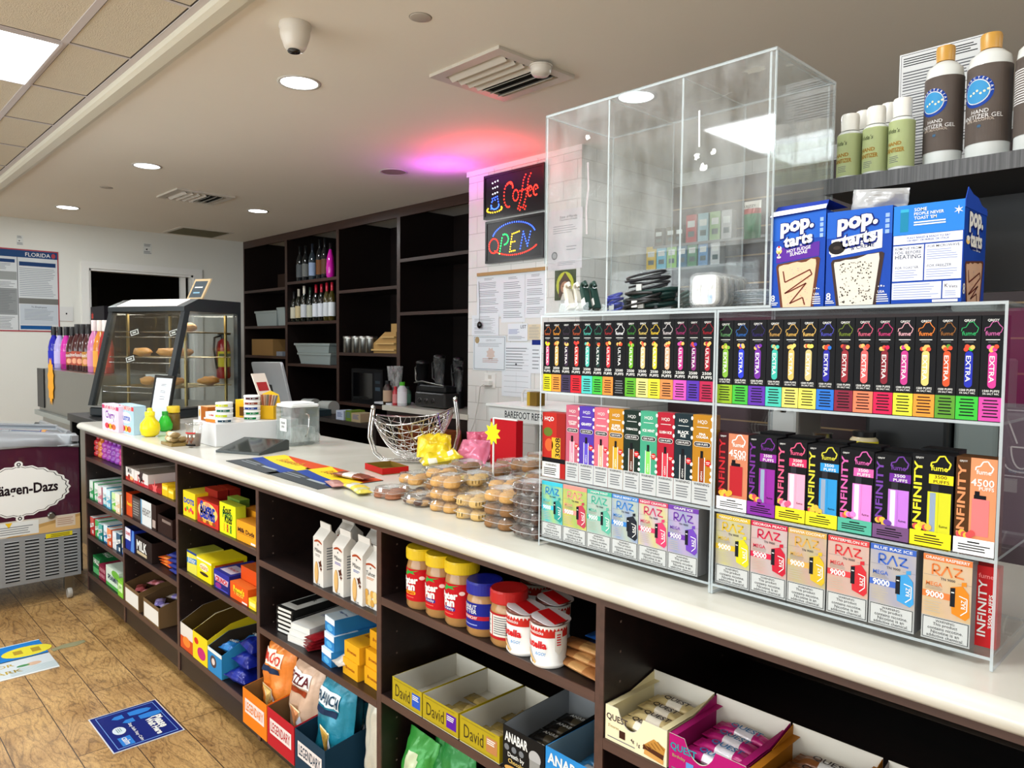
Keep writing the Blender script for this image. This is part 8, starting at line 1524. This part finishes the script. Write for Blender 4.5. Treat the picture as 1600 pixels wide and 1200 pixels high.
# ================================================================== far end: warmer, bottles, freezer
wa = radians(25); wl = Vector((-4.47, .10)); ww, wd_, wh = .55, .56, .64
t = thing('stainless_side_table', 'stainless prep cabinet with a tall polished front behind the freezer', 'steel cabinet', (-6.38, .25, 0)); zp = 1.105; mb = MB(); mb.box((0, .0, .80), (1.60, .45, zp), STEEL); mb.build('upper_box', t); mb = MB(); mb.box((-.02, -.03, .765), (1.62, .45, .799), mat('steel_ledge', '#a8b0b0', .3, .8)); mb.build('ledge', t); mb = MB(); mb.box((.0, .02, 0), (1.60, .43, .764), STEEL); mb.build('base', t); mb = MB(); mb.box((-.03, -.006, .82), (.17, -.0005, zp), BLKM); mb.build('end_panel', t)
t = thing('warmer_stand', 'dark low stand under the pastry warmer at the counter end', 'stand', (-4.73, .06, 0)); mb = MB(); mb.box((0, .0, .86), (.57, .95, .899), BLKM); mb.build('top', t); [MB().box((xx, yy, 0), (xx+.04, yy+.04, .8595), BLKM).build('leg', t) for xx in (0.01, .52) for yy in (.01, .9)]
wt = thing('pastry_warmer', 'black and glass countertop pastry warmer with a slanted front', 'food warmer', (wl.x, wl.y, .9006), wa); WG = mat('warmer_frame', '#23282b', .32); 
MY = Matrix(((0, 0, 1, 0), (1, 0, 0, 0), (0, 1, 0, 0), (0, 0, 0, 1)))
fy = .14       # front top set back
mb = MB(); mb.rbox((0, 0, .0), (ww, wd_, .05), WG, .02, 3); mb.box((0, -.004, .05), (ww, wd_, .058), mat('warmer_steel', '#a4a4a0', .3, 1)); mb.build('base', wt)
P0 = (0.0, .058); P1 = (fy, wh-.07)
for xx in (0, ww-.028):
    mb = MB(); mb.prism([(P0[0], P0[1]), (P0[0]+.035, P0[1]), (P1[0]+.035, P1[1]), (P1[0], P1[1])], xx, xx+.028, WG, M=MY); mb.box((xx, wd_-.028, .058), (xx+.028, wd_, wh-.07), WG); mb.build('frame_post', wt)
mb = MB(); mb.prism([(fy-.004, wh-.07), (wd_, wh-.07), (wd_, wh), (fy+.10, wh), (fy-.004, wh-.045)], 0, ww, WG, M=MY); mb.build('top_cap', wt)
mb = MB(); mb.prism([(fy+.004, wh-.039), (fy+.096, wh+.0005), (fy+.098, wh-.003), (fy+.006, wh-.043)], .06, ww-.06, led('#f5efe6', 1.6), M=MY); mb.build('light_strip', wt)
mb = MB(); mb.prism([(P0[0]+.008, P0[1]), (P0[0]+.012, P0[1]), (P1[0]+.012, P1[1]), (P1[0]+.008, P1[1])], .028, ww-.028, GLASS, M=MY); mb.build('front_glass', wt)
mb = MB()
for xx in (.01, ww-.014): mb.prism([(.04, .06), (wd_-.03, .06), (wd_-.03, wh-.072), (fy+.04, wh-.072)], xx, xx+.004, GLASS, M=MY)
mb.build('side_glass', wt); mb = MB(); mb.box((.03, wd_-.02, .06), (ww-.03, wd_-.016, wh-.072), GLASS); mb.build('rear_glass', wt)
BR_ = mat('brass_rack', '#a08a58', .3, 1)
for z in (.16, .32, .46):
    mb = MB(); q = (z-.058)/(wh-.128)*fy
    for k in range(14): mb.tube([(.03+(ww-.06)*k/13, q+.05, z), (.03+(ww-.06)*k/13, wd_-.05, z)], .0016, BR_, 4)
    mb.tube([(.03, q+.045, z), (ww-.03, q+.045, z)], .003, CHROME, 5); mb.tube([(.03, q+.045, z-.03), (ww-.03, q+.045, z-.03)], .003, CHROME, 5); mb.tube([(.03, wd_-.05, z), (ww-.03, wd_-.05, z)], .003, BR_, 5); mb.build('wire_rack', wt)
for xx in (.06, ww-.07, .06, ww-.07)[:2]:
    for yy in (.2, .5): mb = MB(); mb.box((xx, yy, .06), (xx+.012, yy+.012, wh-.08), BR_); mb.build('rack_upright', wt)
for (xx, z) in ((.16, .43), (.17, .285), (.44, .43)):
    mb = MB(); q = (z-.058)/(wh-.128)*fy+.04; F = Face(mb, (xx, q, z), (1, 0, .25), (-.25, 0, 1), .07, .035, .0006); F.rect(0, 0, 1, 1, K, 1); F.rect(.08, .12, .92, .88, W, 2); F.rect(.16, .24, .84, .76, K, 3); F.rect(.3, .4, .7, .6, W, 4); mb.build('price_holder', wt)
l = area('warmer_lamp', (0, 0, 0), .4, .2, 2.2, (1, .9, .75)); l.parent = wt; l.location = (ww/2, .34, wh-.075)
def wloc(x, y, z): return (wl.x+x*cos(wa)-y*sin(wa), wl.y+x*sin(wa)+y*cos(wa), .9006+z)
PST = mat('baked_pastry', '#b07c38', .5, var=.35, vscale=25, bump=.4, bscale=60)
for k, (x, y, z, lab) in enumerate(((.14, .24, .322, 'golden pastry at the left of the middle warmer rack'), (.30, .27, .322, 'golden pastry in the centre of the middle warmer rack'), (.42, .25, .322, 'golden pastry at the right of the middle warmer rack'), (.20, .22, .162, 'yellow pastry at the left of the lowest warmer rack'), (.36, .24, .162, 'brown pastry on the lowest warmer rack, right side'), (.46, .4, .162, 'rear brown pastry on the lowest warmer rack'), (.40, .32, .462, 'pastry on the top warmer rack'))):
    mb = MB(); mb.blob((0, 0, .024), (.065, .045, .024), PST, 14, 8, .35, seed=k); tag(mb.build('pastry', loc=wloc(x, y, z+.002), rz=k), lab, 'pastry', 'pastries in the warmer')
for k, x in enumerate((.09, .2)): mb = MB(); mb.lathe([(.035, 0), (.045, .05), (.047, .055)], pl('#c4ccd0'), 18); tag(mb.build('paper_cup_bowl', loc=wloc(x, .36, .162)), ('white paper bowl at the left inside the warmer', 'white paper bowl beside another inside the warmer')[k], 'bowl')
t = thing('small_slate_frame', 'cream framed slate price board leaning on top of the warmer', 'picture frame', wloc(.40, .30, wh+.001), wa); M = Matrix.Rotation(radians(-22), 4, 'X') @ Matrix.Rotation(radians(18), 4, 'Y'); 
M = Matrix(((1, .35, .35, 0), (0, 1, .25, 0), (0, 0, 1, .0), (0, 0, 0, 1))); mb = MB(); mb.box((0, 0, 0), (.11, .008, .115), pl('#cdb48c'), M=M); mb.build('frame', t); mb = MB(); mb.box((.012, -.001, .012), (.098, -.0002, .103), ink('#4c555c'), M=M); mb.box((.025, -.0015, .065), (.08, -.0011, .072), W, M=M); mb.box((.03, -.0015, .035), (.075, -.0011, .042), ink('#8cb8d0'), M=M); mb.build('slate', t)
# bottles standing on the steel cabinet
BT = [(85, '#1c20a0', '#101014', 'deep blue', '#2c34b0'), (94.5, '#a8a0d0', '#101014', 'pale lavender', '#b8b0d8'), (104.5, '#c02c98', '#101014', 'magenta', '#c83ca0'), (113.5, '#381418', '#141416', 'dark maroon, first of four', '#9c4c3c'), (122, '#40181c', '#141416', 'dark maroon, second of four', '#a85040'), (130, '#381418', '#141416', 'dark maroon, third of four', '#a04838'), (139, '#401a1c', '#141416', 'dark maroon, fourth of four', '#b07c3c'), (149, '#c878a8', '#d8c8c8', 'pink with white foil top', '#d08cb0'), (158, '#d08030', '#dcd0c8', 'orange with white foil top', '#e0a048'), (166, '#a02c2c', '#dcd4d0', 'red with white foil top', '#b83c34')]
for k, (px, c, cc, nm, lc) in enumerate(BT):
    y = .36; x = at(px, 560, 1, y).x; h = at(px, 511-(k > 3)*4-(k > 6)*6, 1, y).z-zp; r = .04 if k < 7 else .045
    bottle('liquor_bottle', f'{nm} bottle in the row on the steel cabinet', 'bottle', x, y+.0, zp+.0006, [(r*.9, 0), (r, .006), (r, h*.5), (r*.75, h*.66), (r*.4, h*.78), (r*.36, h*.85)], mat('coloured_glass', c, .15, coat=.4), (r+.0006, h*.12, h*.42, 2.4), [(r*.46, h*.8), (r*.46, h), (r*.4, h+.002)], mat('foil_cap', cc, .4), 'coloured bottles on the steel cabinet', ink(lc), (lambda F: (F.txt('stella', .5, .75, W, w=.7), F.ell(.5, .3, .2, .2, ink('#e0a080'), 2))) if 2 < k < 7 else None, .75, n=18)
simplebox('gift_carton', 'dark carton with red foil star standing behind the bottles', 'box', at(157, 500, 1, .58).x, .56, zp+.0006, .34, .1, at(157, 479, 1, .58).z-zp, '#17151a', lambda F: F.star(.12, .85, .1, .05, 6, ink('#a83028'), 1))
a = at(78, 596, 1, .24); mb = MB(); F = front(mb, -.09, .09, 0, -.16, .16, .001); mb.prism([((.09*(1 if k % 2 else .75))*cos(pi*k/12), (.17*(1 if k % 2 else .8))*sin(pi*k/12)) for k in range(24)], -.002, .0, ink('#e8a020'), M=Matrix(((1, 0, 0, 0), (0, 0, 1, 0), (0, 1, 0, 0), (0, 0, 0, 1)))); tag(mb.build('star_price_card', loc=(a.x, .246, a.z)), 'orange starburst price card on the steel cabinet front', 'sign')
# fire extinguisher
p = at(350, 555, 0, XF+.1); t = thing('fire_extinguisher', 'red fire extinguisher hung on the far wall, seen through the warmer', 'fire extinguisher', (XF+.085, p.y, p.z-.24)); RE = mat('extinguisher_red', '#a01418', .25, coat=.5)
mb = MB(); mb.lathe([(.06, 0), (.07, .02), (.07, .32), (.055, .38), (.02, .41)], RE, 24); mb.build('cylinder', t); mb = MB(); mb.lathe([(.025, .41), (.025, .45)], BLK, 14); mb.box((-.02, -.05, .45), (.02, .07, .47), BLK); mb.build('valve', t); mb = MB(); mb.tube([(0, -.03, .44), (.02, -.10, .42), (.03, -.11, .3), (.03, -.08, .1)], .011, BLK, 8); mb.build('hose', t); mb = MB(); F = Face(mb, (0, 0, 0), (1, 0, 0), (0, 0, 1), .18, .16, .0005, cyl=(.071, (0, 0, .12), radians(90))); F.rect(0, 0, 1, 1, ink('#d8c83c'), 1); F.rect(.1, .6, .9, .85, ink('#5c6c48'), 2); mb.build('label', t); mb = MB(); mb.box((-.084, -.03, .2), (-.0705, .03, .36), BLK); mb.build('bracket', t)
# labour poster on the far wall
ya, yb_ = at(0, 450, 0, XF).y-.35, at(92, 450, 0, XF).y; za, zb3 = at(92, 519, 0, XF).z, at(92, 394, 0, XF).z; w_ = yb_-ya; h = zb3-za
t = thing('labour_poster', 'large laminated FLORIDA notice poster with red border on the far wall', 'poster', (XF+.002, ya, za)); mb = MB(); mb.box((0, 0, 0), (.003, w_, h), pm('#a04048')); mb.build('sheet', t); mb = MB(); F = rightf(mb, .0032, 0, w_, 0, h, .0006); G_ = ink('#7c8084')
F.rect(.0, .015, .988, .985, ink('#c4c8ca'), 1); F.rect(0, .9, .988, .985, ink('#20406c'), 2); F.txt('FLORIDA', .80, .94, W, w=.24, l=4, bold=0); F.ell(.95, .94, .02, .03, ink('#a04048'), 4)
F.rect(.60, .015, .606, .9, ink('#4c5054'), 3); F.rect(.61, .34, .988, .41, ink('#6c6c68'), 3)
F.rect(.62, .80, .97, .85, ink('#1c3864'), 3); F.lines(.62, .43, .97, .78, 16, ink('#8c9298'), 3, .35); F.rect(.62, .09, .98, .33, ink('#b4bcc4'), 3); F.txt('To Employees', .8, .3, K, w=.15, l=4, bold=0); F.lines(.66, .14, .95, .28, 8, ink('#8c9298'), 4, .35); F.rect(.62, .03, .92, .075, ink('#1c5088'), 3)
F.rect(.3, .83, .58, .87, ink('#1c3864'), 3); F.lines(.2, .74, .58, .82, 5, G_, 3, .35); F.rect(.02, .2, .595, .52, ink('#85898a'), 3); F.lines(.3, .22, .58, .5, 14, ink('#6c7072'), 4, .3); F.rect(.02, .62, .595, .72, ink('#8c908f'), 3); F.lines(.3, .03, .58, .18, 8, G_, 3, .35); F.lines(.3, .53, .58, .6, 4, G_, 3, .35); mb.build('print', t)
for (pa, pb, pc, pd, lab) in ((26, 368, 36, 383, 'small white paper tag on the wall above the poster'), (224, 381, 237, 397, 'small printed sticker on the wall above the doorway')):
    a = at(pa, pd, 0, XF); b = at(pc, pb, 0, XF); mb = MB(); mb.box((0, 0, 0), (.002, b.y-a.y, b.z-a.z), pm('#cfd2cf')); F = rightf(mb, .0021, 0, b.y-a.y, 0, b.z-a.z, .0004); F.lines(.1, .7, .9, .95, 2, GRY, 1); F.lines(.05, .05, .95, .3, 2, GRY, 1); F.star(.4, .45, .15, .08, 3, K, 1); tag(mb.build('wall_sticker', loc=(XF+.0005, a.y, a.z)), lab, 'sticker')
a = at(93, 498, 0, XF); b = at(114, 489, 0, XF); t = thing('wall_outlet', 'blank white double outlet plate above the bottles on the far wall', 'outlet', (XF+.0005, a.y, a.z-.02)); mb = MB(); mb.box((0, 0, 0), (.008, b.y-a.y, .13), pl('#ccccca')); mb.box((.0081, (b.y-a.y)*.45, .06), (.0095, (b.y-a.y)*.55, .075), K); mb.build('plate', t)
# freezer
fz1 = -.012; xf = -4.2; fz0 = fz1-1.45; zt_ = .80; t = thing('ice_cream_freezer', 'maroon and silver chest freezer lettered Häagen-Dazs at the far left', 'freezer', (xf, fz1, 0)); L2 = 1.45; D2 = .66; SV = mat('freezer_silver', '#8f9397', .35, .3); MR = mat('maroon_panel', '#3c0a24', .3, coat=.3)
zm0, zm1 = at(130, 800, 0, xf).z, at(128, 699, 0, xf).z; zb0 = at(130, 896, 0, xf).z; zp0 = at(130, 824, 0, xf).z
mb = MB(); mb.box((-D2, -L2, zb0), (-.012, 0, zt_), SV); mb.build('cabinet', t)
mb = MB(); mb.box((-.0118, -L2, zm0-.0), (0, 0, zm1+.02), MR); mb.build('front_panel', t)
mb = MB(); mb.box((-.0118, -L2, zp0), (.0005, 0, zm0-.0005), ink('#c4bcae')); F = rightf(mb, .0006, -L2, 0, zp0, zm0, .0005); F.poly([(.78, .0), (.86, .55), (1, .98), (1, 0)], ink('#b08c54'), 1); F.poly([(.82, .0), (.88, .4), (1, .8), (1, 0)], ink('#c8a46c'), 2)
F.rect(.74, .08, .875, .92, ink('#d0d2d0'), 3); F.lines(.75, .15, .86, .7, 4, GRY, 4, .35); F.star(.79, .8, .012, .006, 3, ink('#d8b020'), 4, pi/2); F.rect(.925, .25, .985, .92, ink('#c8b8a4'), 3); F.lines(.93, .35, .98, .85, 4, ink('#a07c68'), 4, .35); F.rect(.60, .08, .735, .9, ink('#c8ccca'), 3); F.lines(.61, .15, .72, .8, 5, GRY, 4, .35); mb.build('label_strip', t)
mb = MB(); mb.box((-.0118, -L2, zb0), (.0, 0, zp0-.0005), SV); F = rightf(mb, .0, -L2, 0, zb0, zp0, .0008)
yy = [(at(p, 850, 0, xf).y-fz0)/L2 for p in (6, 35, 39, 66, 70, 96, 100, 124)]
for c_ in range(-3, 4):
    a0 = yy[6]+(yy[6]-yy[4])*(c_-3+0); a1 = a0+(yy[7]-yy[6])*.86
    for k in range(13): b0 = .08+.066*k; F.rect(a0, b0, a1, b0+.030, ink('#14171a'), 1); F.rect(a0, b0+.030, a1, b0+.040, ink('#c4c8cc'), 1)
F.rect(.895, .88, .975, .97, ink('#d0c020'), 2); F.lines(.91, .89, .97, .96, 2, ink('#6c6420'), 3, .4); mb.build('vent_grille', t)
mb = MB(); F = rightf(mb, .0002, -L2, 0, zm0, zm1+.02, .0006); cy_ = (at(30, 768, 0, xf).y-fz0)/L2; rx = (at(109, 765, 0, xf).y-fz0)/L2-cy_; cb = .40; q = F.w/F.h
def scal(rr, m, l): 
    n = 96; F.poly([(cy_+rx*rr*(1+.022*cos(24*2*pi*k/n))*cos(2*pi*k/n), cb+.36*rr*(1+.03*cos(24*2*pi*k/n))*sin(2*pi*k/n)*(1-.12*abs(cos(2*pi*k/n)))) for k in range(n)], m, l)
scal(1.0, ink('#dcdcd8'), 1); scal(.95, K, 2); scal(.93, ink('#dcdcd8'), 3); F.txt('Häagen-Dazs', cy_+rx*.1, cb+.01, ink('#1c1016'), w=rx*1.32, h=.19, l=4, bold=.03); [(F.ell(cy_, cb+sg*.375, .012, .045, ink('#dcdcd8'), 3), F.ell(cy_, cb+sg*.375, .006, .025, K, 4), F.ell(cy_, cb+sg*.375, .003, .012, ink('#dcdcd8'), 5)) for sg in (1, -1)]; mb.build('logo', t)
mb = MB(); p = at(80, 805, 0, xf); mb.lathe([(.018, 0), (.018, .008), (.012, .014)], STEEL, 16, M=Matrix.Translation((0, p.y-fz1, p.z)) @ Matrix.Rotation(radians(90), 4, 'Y')); mb.build('lock', t)
# curved collar and sliding glass lids
def colr(y): u = -y/L2; return zt_+.03+.05*sin(pi*min(1, u*1.0))
vs = []; n = 16
for k in range(n+1):
    y = -L2*k/n; zc_ = colr(y); vs += [(.004, y, zm1+.0205), (.008, y, zc_-.06), (-.03, y, zc_), (-.06, y, zc_+.006), (-.06, y, zc_-.02)]
mb = MB(); mb.add(vs, [(5*k+j, 5*k+5+j, 5*k+6+j, 5*k+1+j) for k in range(n) for j in range(4)], SV, True); mb.box((-D2, -.03, zt_), (.004, 0, zt_+.028), SV); mb.add([(.004, 0, zm1+.0205), (.008, 0, zt_-.03), (-.03, 0, zt_+.03), (-.06, 0, zt_+.036), (-.06, 0, zm1+.0205)], [(0, 1, 2, 3, 4)], SV); mb.build('collar', t)
mb = MB(); FG = mat('freezer_glass', '#6f7f90', .06, coat=1, spec=1); vs = []
for k in range(n+1): y = -.03-(L2-.03)*k/n; z_ = colr(y); vs += [(-.055, y, z_), (-.30, y, z_+.015), (-D2, y, z_+.01)]
mb.add(vs, [(3*k+j, 3*k+3+j, 3*k+4+j, 3*k+1+j) for k in range(n) for j in range(2)], FG, True); mb.build('glass_lid', t)
mb = MB(); mb.tube([(-.30, -.03-(L2-.03)*k/n, colr(-.03-(L2-.03)*k/n)+.018) for k in range(n+1)], .010, SV, 6); mb.tube([(-.055, -.03, zt_+.04), (-D2, -.03, zt_+.045)], .012, SV, 6); mb.build('lid_frame', t)
for y in (-.05, -L2+.08):
    mb = MB(); mb.box((-.05, y-.02, .045), (-.02, y+.02, zb0-.0005), STEEL); mb.lathe([(.024, -.01), (.026, 0), (.024, .01)], pl('#a8a49c'), 18, M=Matrix.Translation((-.02, y, .026)) @ Matrix.Rotation(radians(90), 4, 'X')); mb.build('caster', t)
# ================================================================== floor decals
def decal(x0, x1, y0, y1, c, label, art, rz=0):
    mb = MB(); cx, cy = (x0+x1)/2, (y0+y1)/2; w_, d = x1-x0, y1-y0; mb.box((-w_/2, -d/2, 0), (w_/2, d/2, .0012), pm('#c8ccd4')); art(topf(mb, -w_/2, w_/2, -d/2, d/2, .0012, .0003)); return tag(mb.build('floor_decal', loc=(cx, cy, .0002), rz=rz), label, 'floor sticker', 'stickers on the floor')
def dec1(F):
    F.rect(.015, .015, .985, .985, ink('#0f1f6c'), 1); LB_ = ink('#6c90d0'); [F.rect(*r, LB_, 2) for r in ((.05, .08, .95, .09), (.05, .92, .95, .93), (.05, .09, .062, .92), (.935, .09, .95, .92))]
    FB = ink('#2c78c8')
    for a, b in ((.2, .66), (.36, .76)): F.poly([(a-.06, b-.15), (a-.07, b+.02), (a-.05, b+.14), (a, b+.19), (a+.05, b+.12), (a+.06, b-.02), (a+.04, b-.15)], FB, 3); F.poly([(a-.055, b-.23), (a+.045, b-.23), (a+.05, b-.33), (a, b-.4), (a-.05, b-.34)], FB, 3)
    F.txt('Please', .60, .82, W, w=.34, l=4, bold=.04); F.txt('Wait Here', .67, .70, W, w=.46, l=4, bold=.04); F.txt('Stay Safe Stay Calm', .67, .43, W, w=.5, h=.06, l=4); F.ell(.53, .25, .10, .09, ink('#c8d4dc'), 4); F.lines(.47, .21, .59, .29, 3, ink('#6c8c90'), 5); F.rect(.70, .16, .92, .33, FB, 3); F.txt('calm', .81, .25, W, w=.18, l=5)
decal(-2.79, -2.50, -.332, -.113, '#0f1f6c', 'dark blue Please Wait Here footprint sticker on the wood floor', dec1)
def dec2(F):
    F.rect(0, 0, .5, 1, ink('#1c74c0'), 1); F.rect(.5, 0, 1, 1, ink('#c4ccd0'), 1)
    def ab(px, py): p = at(px, py, 2, 0); return (p.x+3.706)/.37, (p.y+.75)/.452
    a, b = ab(42, 1018); F.ell(a, b, .16, .2, ink('#d8cc38'), 2); F.lines(a-.07, b-.14, a+.07, b+.14, 2, ink('#a88c2c'), 3, .5); F.rect(.485, 0, .51, 1, ink('#2c4048'), 2)
    a, b = ab(8, 1043); F.txt('OR', a, b, ink('#b89c38'), w=.13, rot=90, l=2); a, b = ab(14, 1052); F.txt('ARK', a, b, ink('#b89c38'), w=.2, rot=90, l=2)
    a, b = ab(55, 1040); F.ell(a-.07, b, .05, .06, ink('#c8a890'), 2); F.ell(a-.07, b-.08, .03, .05, ink('#4c8c58'), 3); [F.rect(a+.03*k, b-.2, a+.03*k+.01, b+.16, ink('#9cb4b8'), 2) for k in range(6)]; F.rect(.98, 0, 1, 1, W, 2); F.rect(0, .0, .02, 1, ink('#b8d4e4'), 2)
decal(-3.706, -3.336, -.75, -.298, '#c4ccd0', 'blue and white sticker with a yellow oval at the left edge', dec2, .0)
for (pa, pb, c) in ((81, 1014, '#7c7c5c'), (104, 1009, '#76785c'), (128, 1003, '#4c6884')):
    pass
mb = MB(); P = [at(*q, 2, 0) for q in ((79, 1015), (100, 1007), (131, 1000), (134, 1003), (120, 1009), (95, 1014), (84, 1018))]; mb.prism([(p.x, p.y) for p in P], .0003, .0012, mat('tape_residue', '#8a8866', .6)); tag(mb.build('tape_remnant'), 'torn greenish tape remnant on the floor beside the white sticker', 'tape')

# prints and labels belong to the piece that carries them
_C = ('label', 'front_print', 'side_print', 'print', 'logo', 'led_lettering', 'lettering', 'screen', 'label_sticker', 'lock', 'purple_cord', 'stripes', 'card_block')
_P = ('body', 'carton', 'bag', 'cup', 'front_panel', 'panel', 'can', 'screen_housing', 'sheet', 'basket_mesh')
for o in list(bpy.data.objects):
    if o.parent and not o.parent.parent and o.name.split('.')[0] in _C and o.type == 'MESH':
        for c in o.parent.children:
            if c.name.split('.')[0] in _P and c.type == 'MESH' and c.location.length < 1e-6: o.parent = c; break
